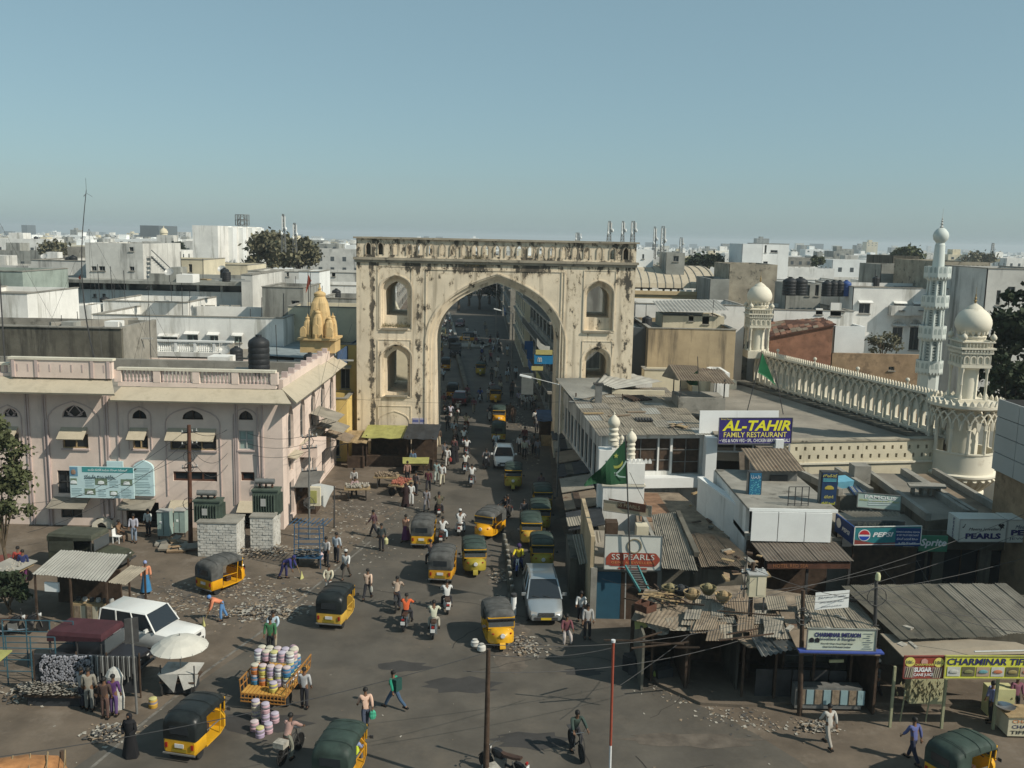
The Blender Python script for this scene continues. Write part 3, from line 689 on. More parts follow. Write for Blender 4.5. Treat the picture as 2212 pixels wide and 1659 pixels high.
bD('long_grey_house','long grey white building with a deep shaded gallery under its roof slab',112,67,187,563,15,'grey_white',grp=GR,par=.7)
t=bD('gallery_building','long pale building with a continuous dark veranda opening',104,68,524,627,16,'white_stained',wf=W1([(572,822,592,842),(628,822,648,842)]),grp=GR,par=.3)
a=P(66,605,102.8);b=P(525,618,102.8)
MB().box(a.x,b.x,102.8,112,b.z,b.z+.35).mk('roof_slab',M.grey_wall,t);MB().box(a.x,b.x,105.5,106,b.z-3,b.z).mk('back_wall',M.glass_grey,t)
for i in range(12): MB().box(a.x+2+i*2.6,a.x+2.25+i*2.6,104.3,104.6,b.z-2.2,b.z).mk('post',M.grey_white,t)
MB().box(P(330,600,104).x,b.x,103,103.3,b.z+.35,P(400,592,103).z).mk('parapet',M.grey_wall,t)
t=bD('stair_tower','tall blank grey white block with four small dark windows and a bright flank',106,183,308,525,12,'grey_white',wf=W1([(795,535,820,560),(562,653,593,680),(608,653,645,680),(797,655,825,680)]),grp=GR,par=.2)
st=Tg('roof_stair','open metal stair leaning against the stained grey tower','stair',tuple(P(345,592,106)))
for k in (0,1): MB().beam(P(327,555,108-k*1.2),P(372,598,106-k*1.2),.12,.2).mk('stringer',M.metal_grey,st);MB().beam(P(327,540,108-k*1.2),P(372,583,106-k*1.2),.08).mk('rail',M.metal_grey,st)
for i in range(10):
 a=P(327+4.5*i,555+4.3*i,108-.2*i);MB().box(a.x,a.x+.3,a.y-1.2,a.y,a.z,a.z+.05).mk('tread',M.metal_grey,st)
bD('end_block','pale end block with strongly lit white flank beyond the gallery building',100,521,545,594,14,'grey_white',grp=GR,ws=row(101,108,3,.8,7.5,8.7))
bD('window_wing','low white wing with a row of small dark windows',96,403,530,674,7.5,'white_stained',wf=W1([(1135,912,1155,940),(1200,912,1240,940),(1272,912,1312,940),(1360,912,1400,940),(1430,912,1468,940)]),grp=GR,hood='concrete',par=.1)
bD('white_terrace','white terrace wall with a raised left part',92,222,405,652,9,'white_stained',grp=GR,par=1.4)
bD('white_corner_house','small white house with a lit corner and a dark doorway',90,158,196,660,4,'white_stained',grp=GR,par=.1)
t=bD('balustrade_house','white and pale blue house with long parapet and a white balustrade below',82,200,612,684,12,'white_stained',wf=W1([(1150,1075,1215,1130),(1290,1080,1340,1130),(1440,1085,1485,1120),(990,1090,1090,1110)]),grp=GR,par=1.1,hood='white_stained',fm='cabinet_green',pm='glass_grey')
a=P(334,745,80.8);b=P(505,745,80.8);zb=P(420,760,80.8).z
MB().box(a.x,b.x,80.6,81.0,zb+.85,zb+1.0).mk('handrail',M.white_clean,t);MB().box(a.x,b.x,80.5,82,zb-.4,zb).mk('balcony_slab',M.white_stained,t)
for i in range(36):
 x=a.x+.2+i*(b.x-a.x-.4)/35
 if i % 9==0: MB().box(x-.12,x+.12,80.65,80.95,zb,zb+.85).mk('baluster_pier',M.white_clean,t)
 else: MB().lth([(.04,zb),(.075,zb+.25),(.035,zb+.5),(.06,zb+.85)],5,(x,80.8,0)).mk('baluster',M.white_clean,t)
bD('grey_cube_house','plain mid grey house with a black tank doorway left of the temple',90,566,655,621,8,'grey_wall',wf=W1([(1790,865,1840,890)]),grp=GR)
bD('white_cube_house','small bright white cube house above the temple spire',104,645,690,587,6,'white_clean',wf=W1([(1810,735,1835,762)]),grp=GR)
bD('cream_wall_house','cream walled house running behind the temple spire',86,622,790,664,6,'cream_wall',grp=GR)
bD('low_grey_terrace','low grey terrace house between the temple and the arch',98,690,800,645,9,'grey_wall',grp=GR)
bD('white_terrace_house','stepped whitish terrace house touching the left edge of the arch',112,668,800,617,9,'white_stained',grp=GR,wf=W1([(1950,715,1975,745)]))
bD('long_parapet_house','long pale house with a pierced parapet below the big round tree',128,535,790,588,11,'grey_white',grp=GR,wf=W1([(1700,690,1715,715),(1760,690,1775,715),(2040,690,2060,715),(1640,690,1655,715)]),par=1.2)
bD('pink_house','low house with a pinkish parapet left of the round tree',134,437,535,572,10,'cream_wall',grp=GR)
bD('cream_gable_house','cream house with narrow window behind the metal stair',122,320,440,560,9,'cream_wall',wf=W1([(1160,640,1180,690)]),grp=GR)
t=bD('tower_block','tall blank white tower block with ribbed sunlit flank',170,415,470,487,30,'white_stained',grp=None,par=.2)
x1=P(470,487,170).x;zt_=P(440,487,170).z
for i in range(4): MB().box(x1,x1+.9,176+i*6.5,178.4+i*6.5,0,zt_-.2).mk('flank_rib',M.white_clean,t)
t=bD('balcony_block','white building with recessed balconies right of the blank tower',205,500,537,517,14,'white_clean',wf=W1([(1410,530,1425,545),(1440,515,1470,535),(1480,515,1510,535),(1410,560,1420,580),(1445,565,1460,580),(1480,565,1495,580)]),grp=None,par=.6)
bD('blue_grey_office','blue grey office block standing on the left skyline',1100,302,343,487,60,'glass_grey',grp=None,far=True,wf=[])
bD('skyline_slab','slim dark slab tower far out on the left skyline',2200,46,58,486,40,'glass_grey',far=True,z0=-24)
c=P(355,540,420);t=Tg('domed_tower','old domed stone tower on the skyline left of the white tower block','tower',(c.x,420,0));zt_=P(355,492,420).z;w_=4.0/2
MB().box(c.x-w_,c.x+w_,418,422,0,zt_-4.5).mk('shaft',M.cream_wall,t)
MB().lth([(2.3,zt_-4.5),(2.3,zt_-4.2),(1.6,zt_-4.1),(1.6,zt_-2.4),(1.9,zt_-2.3),(1.75,zt_-1.5),(1.2,zt_-.6),(.3,zt_-.1),(.1,zt_+.6),(0,zt_+1)],12,(c.x,420,0)).mk('dome',M.cream_wall,t,smt=.6)
for i in (-1,0,1): MB().box(c.x+i*1.1-.3,c.x+i*1.1+.3,417.9,418.1,zt_-8,zt_-5.8).mk('window',M.opening_dark,t)
for i in (-1,1): MB().box(c.x+i*1.1-.3,c.x+i*1.1+.3,417.9,418.1,zt_-12,zt_-9.8).mk('window',M.opening_dark,t)
def lattice(u,vt,vb,Y,w0,w1_,label,head='drum'):
 a=P(u,vb,Y);zt_=P(u,vt,Y).z;t=Tg('telecom_tower',label,'telecom tower',tuple(a));h=zt_-a.z
 mb=MB();n=8
 cs=[(sx,sy) for sx in (-1,1) for sy in (-1,1)]
 for sx,sy in cs: mb.beam((sx*w0,sy*w0,0),(sx*w1_,sy*w1_,h),.08 if Y<300 else .15)
 for i in range(n):
  f0=i/n;f1=(i+1)/n;r0=w0+(w1_-w0)*f0;r1=w0+(w1_-w0)*f1
  for (ax,ay),(bx,by) in (((-1,-1),(1,-1)),((1,-1),(1,1)),((1,1),(-1,1)),((-1,1),(-1,-1))): mb.beam((ax*r0,ay*r0,h*f0),(bx*r1,by*r1,h*f1),.06);mb.beam((ax*r1,ay*r1,h*f1),(bx*r1,by*r1,h*f1),.09)
 mb.mk('lattice',M.metal_grey,t,lc=1)
 if head=='drum':
  m_=MB()
  for k in range(12):
   an=k*pi/6;r=w0*1.5;m_.beam((r*cos(an),r*sin(an),h*.72),(r*cos(an),r*sin(an),h),.12)
   for z in (.72,.86,1.0): m_.beam((r*cos(an),r*sin(an),h*z),(r*cos(an+pi/6),r*sin(an+pi/6),h*z),.1)
  m_.mk('antenna_cage',M.metal_grey,t,lc=1)
 else:
  for k in range(3):
   an=k*2.1;MB().box(w1_*2.2*cos(an)-.08,w1_*2.2*cos(an)+.08,w1_*2.2*sin(an)-.1,w1_*2.2*sin(an)+.1,h*.55,h*.95).mk('panel_antenna',M.white_clean,t,lc=1)
 for k in (0,1): MB().lth([(0,0),(.3,.06),(.33,.2),(0,.35)],10,(w0*(1 if k else -1),-w0,h*(.5+.12*k)),axis='X').mk('dish',M.white_clean,t,lc=1)
 return t
lattice(525,464,545,190,.9,.6,'lattice telecom tower topped by an open drum cage left of the round tree')
lattice(613,463,545,160,.35,.12,'slim guyed cell mast left above the big round tree','p');lattice(637,482,545,170,.35,.15,'shorter cell mast right above the big round tree','p')
lattice(1315,478,530,150,.35,.15,'cell mast with panels just left of the arch end','p');lattice(1344,478,530,158,.3,.12,'slim cell mast second beyond the arch top','p')
lattice(1366,478,530,150,.35,.2,'cluster cell mast beyond the right end of the arch','p');lattice(1412,490,560,170,.3,.12,'thin cell mast right of the arch, first of two','p')
lattice(1429,489,570,165,.35,.2,'panelled cell mast right of the arch beside the thin one','p');lattice(1470,513,550,260,.5,.25,'small distant lattice mast between arch and mosque turret','p');lattice(2142,525,560,420,.7,.3,'distant lattice mast right of the tall mint minaret','p')
lattice(1247,503,530,190,.5,.3,'short stub mast above the arch parapet','p')

# ------------------------------------------------------------------ temple spire
ts=P(686,736,72);zb=ts.z;sc=72/2030.6
mat('temple_peach',(.55,.39,.19),.8,.1,1.2,stain=((.40,.27,.12),.55,1.5,.15),bump=.1)
t=Tg('temple_spire','peach yellow curved temple spire with ribbed sides and gold pot finials','temple spire',(ts.x-.1,73.5,zb))
def shik(h,r,x,y,z0,name):
 prof=[(1.0,0),(1.0,.12),(.97,.14),(.95,.3),(.86,.5),(.72,.68),(.55,.8),(.5,.82),(.58,.84),(.58,.88),(.4,.91),(.16,.93),(.13,.96),(.2,.98),(.1,1.0),(.02,1.08)]
 n=24;vs=[];fs=[]
 for (rr,zz) in prof:
  for j in range(n):
   a=2*pi*j/n+pi/4*0;sq=1/max(abs(cos(a)),abs(sin(a)));k=1+(sq-1)*(.75 if zz<.8 else .0);rib_=1+(.05 if j % 3 else -.03)*(zz<.8)
   vs.append((x+rr*r*k*rib_*cos(a),y+rr*r*k*rib_*sin(a),z0+zz*h))
 m_=len(prof);fs=[(i*n+j,i*n+(j+1) % n,(i+1)*n+(j+1) % n,(i+1)*n+j) for i in range(m_-1) for j in range(n)]+[tuple(range((m_-1)*n,m_*n))]
 MB().add(vs,fs).mk(name,M.temple_peach,t,lc=1)
H_=(736-632)*sc
MB().box(-1.35,1.35,-1.1,1.2,-1.0,.0).mk('base',M.temple_peach,t,lc=1)
MB().box(-1.5,1.5,-1.4,1.4,0,.16).mk('base_moulding',M.temple_peach,t,lc=1)
shik(H_,.8,0,0,.3,'spire')
for (x,y) in ((-.82,-.7),(.86,-.7),(-.85,.8),(.85,.8)): shik(H_*.47,.33,x,y,.16,'corner_spire')
shik(H_*.62,.4,0,-.85,.16,'front_spire');
for x,z in ((0,.5),(-1.0,.3),(1.05,.3)): MB().plate(apt(x-.22,x+.22,z,z+.5,z+.8,n=3),[],-1.62,-1.45).mk('niche_panel',M.temple_peach,t,lc=1)
for k,(u,cc) in enumerate(((666,(.35,.06,.03)),(671,(.45,.1,.03)))):
 a=P(u,640,73);o=MB().tube([(a.x,a.y,a.z-2.4),(a.x,a.y,P(u,588,73).z)],.025,5).mk('pole',M.metal_dark)
 if k==0:
  setp(o,None,None);bpy.data.objects.remove(o)
  f_=Tg('flag','narrow red temple flag hanging on its pole beside the spire','flag',tuple(a));MB().tube([(a.x,a.y,a.z-2.4),(a.x,a.y,P(u,588,73).z)],.025,5).mk('pole',M.metal_dark,f_)
  zt_=P(u,592,73).z;mb=MB();mb.add([(a.x,a.y,zt_),(a.x+.25,a.y+.05,zt_-.5),(a.x-.2,a.y,zt_-1.5),(a.x-.1,a.y,zt_-.8)],[(0,1,2,3)]);mb.mk('cloth',flat('flag_red',cc),f_)
 else: setp(o,'bare pole right behind the red temple flag','pole')
t=Tg('roof_slab_house','flat roofed house with grey blue shade sheet spread over its roof','building',(-19,74.6,0));z_=P(600,775,76).z
a,b,c,d=G(480,768,z_),G(610,690,z_),G(735,700,z_),G(725,790,z_)
mb=MB();mb.slab([a,d,c,b],.4);mb.mk('roof',M.roof_dust,t);mb=MB()
for p_,q_ in ((a,b),): mb.beam(p_+V3((0,0,.25)),q_+V3((0,0,.25)),.3,.6)
mb.mk('parapet',M.concrete,t);MB().box(-22.5,-14.4,74.7,75,0,z_-.42).mk('wall',M.grey_wall,t)
e=[G(540,765,z_+.3),G(728,777,z_+.3),G(722,740,z_+.3),G(560,735,z_+.3)];MB().slab(e,.05).mk('shade_sheet',mat('sheet_blue',(.24,.28,.29),.8,.15,1),t)
for p_ in e: MB().beam(p_-V3((0,0,.5)),p_,.06).mk('post',M.metal_grey,t)
MB().box(e[1].x,e[1].x+.08,e[1].y,e[2].y,z_-.6,z_+.9).mk('hoarding',M.tarp_blue,t)
bdg('yellow_house','yellow ochre house with balcony squeezed against the left arch pier',-16.2,-13.1,78.5,88,P(745,745,78.5).z,'yellow_wall',ws=[],wf=[(-15.8,-14.9,5.5,7.2),(-14.5,-13.7,5.5,7.2),(-15.6,-14.8,2.4,3.8)],par=.6,hood='eave_plaster')
bdg('ochre_shop','low ochre shop with sloping sheet canopy left of the arch foot',-17,-13.4,75.2,78.3,5.2,'yellow_wall',wf=[(-16.4,-14.0,.4,2.4),(-16,-15,3.2,4.3)],par=.4)
for i,(u,v,w,l_) in enumerate(((690,900,60,2.2),(700,925,60,2.0),(675,945,70,1.8))):
 a=P(u,v,66+i*2.2);t=Tg('awning',('topmost grey tin awning over the pink building side door','middle grey tin awning along the pink building side','lowest rusty tin awning along the pink building side')[i],'awning',tuple(a))
 MB().corr((xr+.1,a.y-1.6,a.z+.5),(xr+.1,a.y+1.6,a.z+.5),(xr+2.0,a.y+1.4,a.z-.1),(xr+2.0,a.y-1.6,a.z),.2,.02).mk('sheet',M['tin_grey' if i<2 else 'tin_rust'],t)
 for s_ in (-1.5,1.4): MB().beam((xr,a.y+s_,a.z-.6),(xr+1.9,a.y+s_,a.z-.05),.05).mk('strut',M.metal_dark,t)
# ------------------------------------------------------------------ the street beyond the arch
GS='shop buildings along the street beyond the arch'
def street_house(name,label,p0,p1,dep,h,m,nf,nw,balc=False,signs=(),grp=GS):
 """a house facing the street; p0 near end, p1 far end of its front"""
 t=Tg(name,label,'building',(p0[0],p0[1],0),grp=grp);X=face((p1[0],p1[1],0),(p0[0],p0[1],0));L_=hypot(p1[0]-p0[0],p1[1]-p0[1])
 fh=(h-.5)/nf;hs_=[]
 for f in range(nf):
  for i in range(nw):
   w_=L_/nw;x=w_*(i+.5);k=(.36 if f else .42)*w_;hs_.append((x-k,x+k,f*fh+(.9 if f else .1),f*fh+fh-.55))
 mb=MB(X);mb.plate(rect(0,L_,0,h),[rect(*q_) for q_ in hs_],0,.25);mb.box(L_-.25,L_,.25,dep,0,h);mb.box(0,.25,.25,dep,0,h);mb.mk('wall',M[m],t,fixn=0)
 MB(X).box(.25,L_-.25,.25,dep,h-.8,h-.6).mk('roof',M.roof_dust,t)
 for q_ in hs_:
  if q_[2]>.5: window(t,X,*q_,bars=(2,1),sill='concrete')
  else:
   o=MB(X).box(q_[0],q_[1],.5,.55,q_[2],q_[3]).mk('shutter',M.metal_dark,t)
 for f in range(1,nf): MB(X).box(-.05,L_+.05,-.35 if not balc else -1.1,-.003,f*fh-.1,f*fh+.12).mk('floor_band' if not balc else 'balcony',M.concrete,t)
 if balc:
  for f in range(1,nf):
   r_=MB(X)
   for i in range(int(L_/.8)): r_.beam((i*.8,-1.05,f*fh+.12),(i*.8,-1.05,f*fh+1.0),.05)
   r_.beam((0,-1.05,f*fh+1.0),(L_,-1.05,f*fh+1.0),.07);r_.mk('railing',M.metal_grey,t,kind='stuff')
 for (x,z,w_,h_,mm,y_) in signs: MB(X).box(x,x+w_,-y_,-y_+.12,z,z+h_).mk('shop_sign',mm,t)
 return t
sb=flat('sign_blue',(.02,.10,.28));sy_=flat('sign_yellow',(.5,.45,.18));sw_=flat('sign_white',(.62,.62,.58))
street_house('balcony_house','dim four storey house with balconies and shop signs seen through the arch on the right',(4.6,91),(2.3,128),4.5,14.2,'grey_wall',4,8,True,signs=[(26,3.2,5,.8,sy_,1.3),(14,3.0,6,.8,sb,1.3)])
street_house('corner_house','tall pale grey house beyond the balcony house on the right of the street',(1.6,134),(.3,165),7,13.5,'cream_wall',4,6)
street_house('far_house','grey house with parapet further up the right side of the street',(-.6,170),(-2.2,215),12,12.5,'concrete',4,8,False,signs=[(20,3,8,1,sb,.5)])
street_house('farther_house','hazy house at the far bend of the street on the right',(-2.6,222),(-6,290),12,10.5,'grey_wall',3,9)
bdg('bend_house','grey white house closing the view at the bend of the street',-5.2,3,300,312,10.5,'grey_white',wf=row(-5,3,4,1.2,2.5,4)+row(-5,3,4,1.2,5.5,7),grp=GS)
bdg('bend_house','dim cream house closing the left of the street bend',-30,-19,330,345,9,'cream_wall',wf=row(-29,-20,4,1.3,2.5,4)+row(-29,-20,4,1.3,5.5,7),grp=GS)
street_house('left_row_house','two storey house on the left of the street behind the arch pier',(-19,150),(-9.9,92),10,8.5,'cream_wall',2,9)
street_house('left_row_house','pale house further along the left of the street',(-27,215),(-19.4,156),10,9,'grey_white',3,9)
street_house('left_row_house','far left row house fading into the haze of the street',(-33,300),(-27.5,222),10,8,'grey_wall',3,10)
def sgb(name,label,p0,p1,h,m,texts=(),t=.08,cat='sign',frame=None,grp=None,posts=None):
 """upright board whose bottom edge runs p0 -> p1; texts = (string, x fraction, z fraction, height fraction, width fraction, material[, shear])"""
 o=Tg(name,label,cat,tuple(p0),grp=grp);X=face(p0,p1);L_=hypot(p1[0]-p0[0],p1[1]-p0[1]);dz=p1[2]-p0[2]
 mb=MB(X);mb.add([(0,0,0),(L_,0,dz),(L_,t,dz),(0,t,0),(0,0,h),(L_,0,h+dz),(L_,t,h+dz),(0,t,h)],[(0,3,2,1),(4,5,6,7),(0,1,5,4),(1,2,6,5),(2,3,7,6),(3,0,4,7)])
 mb.mk('panel',m,o)
 if frame:
  f_=MB(X);w_=.04
  for a_,b_ in (((0,0),(L_,dz)),((0,h),(L_,h+dz)),((0,0),(0,h)),((L_,dz),(L_,h+dz))): f_.beam((a_[0],-.01,a_[1]),(b_[0],-.01,b_[1]),w_)
  f_.mk('frame',M[frame],o)
 for tx in texts:
  XX=X if abs(dz)<1e-3 else X @ Matrix(((1,0,0,0),(0,1,0,0),(dz/L_,0,1,0),(0,0,0,1)))
  ltr(tx[0],XX,L_*tx[1],h*tx[2],h*tx[3],tx[5],o,w=L_*tx[4] if tx[4] else None,shear=tx[6] if len(tx)>6 else 0,bold=tx[7] if len(tx)>7 else 0)
 if posts:
  for f in posts: MB(X).box(L_*f-.04,L_*f+.04,t,t+.08,-posts_h(p0),h*.9).mk('post',M.metal_grey,o)
 return o,X,L_
def posts_h(p0): return min(p0[2],1.6)
a=P(1154,786,89);b=P(1185,786,89)
o,X,L_=sgb('shop_sign','bright blue shop sign with a white m-shaped emblem inside the arch on the right',(a.x,89,a.z),(b.x+.5,89,a.z),.9,flat('sign_bright_blue',(.02,.20,.42)))
for i in (0,1): m_=MB(X);m_.plate(apt(.32+i*.2,.52+i*.2,.2,.5,.65,n=3),[apt(.38+i*.2,.46+i*.2,.2,.48,.57,n=3)],-.03,-.002);m_.mk('emblem',sw_,o)
a=P(1157,768,89);sgb('shop_sign','cream and green banner above the blue emblem sign',(a.x,89,a.z),(a.x+1.6,89,a.z),.55,sy_)
a=P(1148,800,88.6);sgb('shop_sign','small yellow green board below the blue emblem sign',(a.x,88.6,a.z),(a.x+1.1,88.6,a.z),.4,sy_)
a=P(1133,755,99);sgb('shop_sign','little dark blue board further back on the balcony house',(a.x,99,a.z),(a.x+.9,99,a.z),.9,sb)
a=P(1138,775,95);sgb('shop_sign','narrow upright blue board beside the balcony house',(a.x,95,a.z),(a.x+.6,95,a.z),1.6,sb)
a=P(1126,852,86);sgb('notice_stand','white standing notice panel on the pavement under the arch',(a.x,86,a.z),(a.x+1.1,86,a.z),2.0,sw_,cat='notice')
f_=Tg('cloth_banner','white cloth banner sagging in front of the balcony house','banner',tuple(P(1160,730,90)));mb=MB()
pts=[P(1160,730,90),P(1168,741,90),P(1178,747,90),P(1188,748,90)];vs=[]
for q_ in pts: vs += [q_,q_+V3((0,.05,-.75))]
mb.add(vs,[(0,2,3,1),(2,4,5,3),(4,6,7,5)]);mb.mk('cloth',sw_,f_)
def stall(name,label,x0,x1,y0,y1,h,top,body=None,grp=None,side='wood_dark',counter=.9):
 t=Tg(name,label,'stall',((x0+x1)/2,(y0+y1)/2,0),grp=grp)
 for x in (x0+.05,x1-.05):
  for y in (y0+.05,y1-.05): MB().box(x-.04,x+.04,y-.04,y+.04,0,h-.12).mk('post',M.wood_dark,t)
 mb=MB();n=5
 for i in range(n):
  xa=x0-.3+(x1-x0+.6)*i/n;xb=x0-.3+(x1-x0+.6)*(i+1)/n;s_=.08*(i % 2)
  mb.add([(xa,y0-.4,h-.2-s_),(xb,y0-.4,h-.28+s_),(xb,y1+.3,h+.12),(xa,y1+.3,h+.1)],[(0,1,2,3)])
 N=len(mb.v);mb.v += [(p_[0],p_[1],p_[2]-.03) for p_ in mb.v];mb.f += [tuple(i+N for i in reversed(f)) for f in mb.f];mb.m += [0]*(len(mb.f)-len(mb.m));mb.mk('canopy',M[top],t)
 MB().box(x0,x1,y0+.1,y0+.6,0,counter).mk('counter',M[body or 'wood_pale'],t)
 MB().box(x0,x1,y1-.1,y1-.03,0,h-.2).mk('back_panel',M[side],t)
 return t
stall('stall','blue roofed stall with plastic bags under the right side of the arch',2.6,5.0,82.5,85.5,2.6,'tarp_blue')
t_=stall('stall','lime yellow sheeted stall against the foot of the left arch pier',-11.6,-8.3,73.6,76.4,2.7,'tarp_yellow','wood_dark')
stall('stall','dark blue tarpaulin stall at the inner foot of the left arch pier',-8.2,-6.1,72.6,76.2,2.9,'tarp_dark','wood_dark')
stall('stall','ochre box stall at the outer foot of the left arch pier',-13.0,-11.7,73.0,75.4,2.4,'wood_pale','wood_dark')
mb=MB();mb.beam(G(1014,870)+V3((0,0,.3)),G(987,769)+V3((0,0,.3)),.45,.6);setp(mb.mk('street_divider',M.concrete_dark),'long dark divider wall down the middle of the street beyond the arch','divider')
mb=MB();mb.beam(G(984,730)+V3((0,0,.3)),G(970,680)+V3((0,0,.3)),.5,.6);setp(mb.mk('street_divider',M.concrete),'pale farther section of the street divider beyond the crossing','divider')
c=G(1005,747);mb=MB();mb.lth([(4.2,0),(4.2,.35),(3.9,.36),(3.9,.1),(0,.1)],20,(c.x,c.y,0));setp(mb.mk('traffic_island',M.concrete),'round kerbed traffic island in the street beyond the arch','traffic island')
# ------------------------------------------------------------------ right side: behind the street
def z8(x,y): return (1192.5+.3125*x,760.4+.3125*y)
def z9(x,y): return (1693.6+.2344*x,907.3+.2344*y)
def z10(x,y): return (1296.2+.2708*x,1209.7+.2708*y)
def z11(x,y): return (1728.2+.2708*x,1209.7+.2708*y)
def z3(x,y): return (1348+.3906*x,432+.3906*y)
def w3(a,b,c,d): p_=z3(a,b);q_=z3(c,d);return (p_[0],q_[0],p_[1],q_[1])
def V(p_,dx=0,dy=0,dz=0): return V3((p_[0]+dx,p_[1]+dy,p_[2]+dz))
GR2='flat roofed buildings behind the mosque'
a=P(1372,640,122);b=P(1530,640,122);zt_=P(1450,574,130).z
t=Tg('vaulted_hall','long hall with a ribbed curved sheet roof right of the arch','building',(a.x,122,0))
zs_=P(1450,622,122).z;MB().box(a.x-12,b.x+1,122,142,0,zs_-1.6).mk('wall',M.cream_wall,t)
MB().box(a.x-12,b.x+6,119,122,0,P(1450,637,119).z).mk('yellow_front',mat('sand_wall',(.55,.42,.24),.85,.08,.6),t)
MB().box(a.x-12,b.x+6.2,118.8,119.2,P(1450,637,119).z,P(1450,635,119).z+.35).mk('coping',M.sand_wall,t)
for i in range(14): MB().box(a.x-1+i*.95,a.x-.35+i*.95,121.7,121.99,zs_-1.6,zs_-.2).mk('clerestory',M.white_clean,t)
n=14;vs=[];rr=10.2;hr=zt_-zs_
for k in range(2):
 xx=(a.x-12,b.x+1)[k]
 for i in range(n+1): an=pi*i/n;vs.append((xx,132-rr*cos(an),zs_+hr*sin(an)))
mb=MB();mb.add(vs,[(i,i+1,n+2+i,n+1+i) for i in range(n)]+[tuple(range(n+1)),tuple(range(2*n+1,n,-1))]);mb.mk('vault_roof',M.eave_plaster,t,smt=.5)
for j in range(22):
 xx=a.x-11.7+j*(b.x-a.x+12.4)/21;m_=MB()
 for i in range(n // 2+1): a1=pi*i/n;a2=pi*(i+1)/n;m_.beam((xx,132-rr*cos(a1),zs_+hr*sin(a1)+.03),(xx,132-rr*cos(a2),zs_+hr*sin(a2)+.03),.1)
 m_.mk('roof_rib',M.concrete,t)
bD('stained_block','tall mould streaked grey block with flat top behind the left mosque turret',112,1577,1680,571,9,'stone_weathered',grp=GR2,par=.3,wf=[])
bD('stained_block_wing','lower streaked wing of the grey block beside the vaulted roof',111,1535,1576,603,9,'grey_wall',grp=GR2,par=.3)
bD('white_block','bright white multi storey block with dark slots on the right skyline',190,1605,1648,527,12,'white_clean',wf=W1([]) ,grp=GR2,par=.3)
bD('white_block_wing','bright white stepped wing of the block on the right skyline',192,1648.5,1705,527,13,'white_clean',wf=[w3(776,250,790,292),w3(810,278,850,290),w3(768,340,795,352)],grp=GR2,par=.5)
bD('roof_cabin','small white cabin on a roof left of the vaulted hall edge',128,1373,1412,540,7,'white_clean',wf=[w3(100,300,112,325)],grp=GR2,par=.3)
bD('grey_roof_cabin','grey cabin with an overhanging slab roof under the cell masts',124,1440,1480,546,6,'grey_wall',wf=[w3(272,310,303,340)],grp=GR2,par=.1)
bD('grey_terrace','long grey white terrace wall between arch and left turret',100,1373,1610,658,9,'white_stained',grp=GR2,par=.8)
t=bD('rooftop_room','cream rooftop room with sloping sheet roof and two broken windows',91,1432,1565,683,5,'cream_wall',wf=[w3(357,640,385,668),w3(432,630,472,686)],grp=GR2,par=.1)
a=P(1428,680,90.4);b=P(1567,676,90.4);MB().corr(V(a,0,0,.25),V(b,.3,0,.25),V(b,.3,6,.9),V(a,0,6,.9),.35,.03).mk('sheet_roof',M.tin_light,t)
t=bD('tan_building','tan plastered building with black mould streaks right of the arch',86,1401,1590,711,12,'tan_wall',grp=GR2,par=.4)
bD('dark_recess','narrow dark fronted building between arch and tan building',87.5,1369,1400,708,8,'glass_grey',grp=GR2,par=.3)
bD('plinth_wall','pale lower wall band below the tan building',84.8,1396,1592,822,1.1,'ivory_trim',par=.05,grp=GR2)
MB
t=bD('white_hostel','long white stained building with box coolers and fanlight windows behind the mosque',100,1845,2088,623,13,'white_stained',
    wf=[w3(1297,573,1363,627),w3(1490,577,1552,633),w3(1597,580,1662,633),w3(1480,700,1545,790),w3(1572,700,1640,830),w3(1775,712,1835,790),w3(1815,585,1865,640)],grp=GR2,hood='white_stained',par=.4)
for x in (1522,1630):
 a=P(*z3(x,632),99.6);MB().box(a.x-1.1,a.x+1.0,99.0,99.9,a.z-.1,a.z+.9).mk('air_cooler',M.grey_white,t);MB().lth([(0,0),(.32,.0),(.35,.06),(0,.06)],10,(a.x,98.98,a.z+.4),axis='Z').mk('fan_grille',M.metal_dark,t)
for x0,x1 in ((1480,1545),(1572,1640),(1775,1835)):
 a=P(*z3(x0,700),99.9);b=P(*z3(x1,700),99.9);c=(a.x+b.x)/2;r_=(b.x-a.x)/2;m_=MB()
 for i in range(7):
  an=pi*i/6;m_.beam((c,99.85,a.z),(c+r_*cos(an),99.85,a.z+r_*sin(an)*1.1),.12)
  if i<6: a2=pi*(i+1)/6;m_.beam((c+r_*cos(an),99.85,a.z+r_*sin(an)*1.1),(c+r_*cos(a2),99.85,a.z+r_*sin(a2)*1.1),.14)
 m_.mk('fanlight',M.grey_white,t)
bD('white_stained_wing','white streaked wing with roof sheds joined to the long white building',97,1672,1845,671,10,'white_stained',wf=[w3(1140,570,1205,640),w3(1060,600,1100,632),w3(1203,608,1218,618)],grp=GR2,par=.4)
bD('white_annex','clean white annexe wall beside the brick shed',94,1805,1870,705,7,'white_clean',grp=GR2,par=.3)
bD('roof_shed','sheet roofed shed with black tanks on the streaked white roof',104,1700,1775,612,5,'grey_wall',wf=[w3(1005,470,1030,530),w3(1055,470,1080,530)],grp=GR2,par=.1)
for u in (1705,1727): tank(P(u,638,100.5),.62*1.25,1.9,label='black water tank, %s of the pair by the sheet roofed shed' % ('left' if u<1710 else 'right'))
for u in (1785,1799,1812,1826): tank(P(u,640,102),.55,1.7,m='tank_blue' if u==1826 else 'tank_black',label='dark round water tank in the row on the white roof behind the mosque',grp='tanks in a row on the white roof')
t=Tg('brick_shed','red brick gabled shed with broken tiles between turret and white annexe','building',(25,88,0))
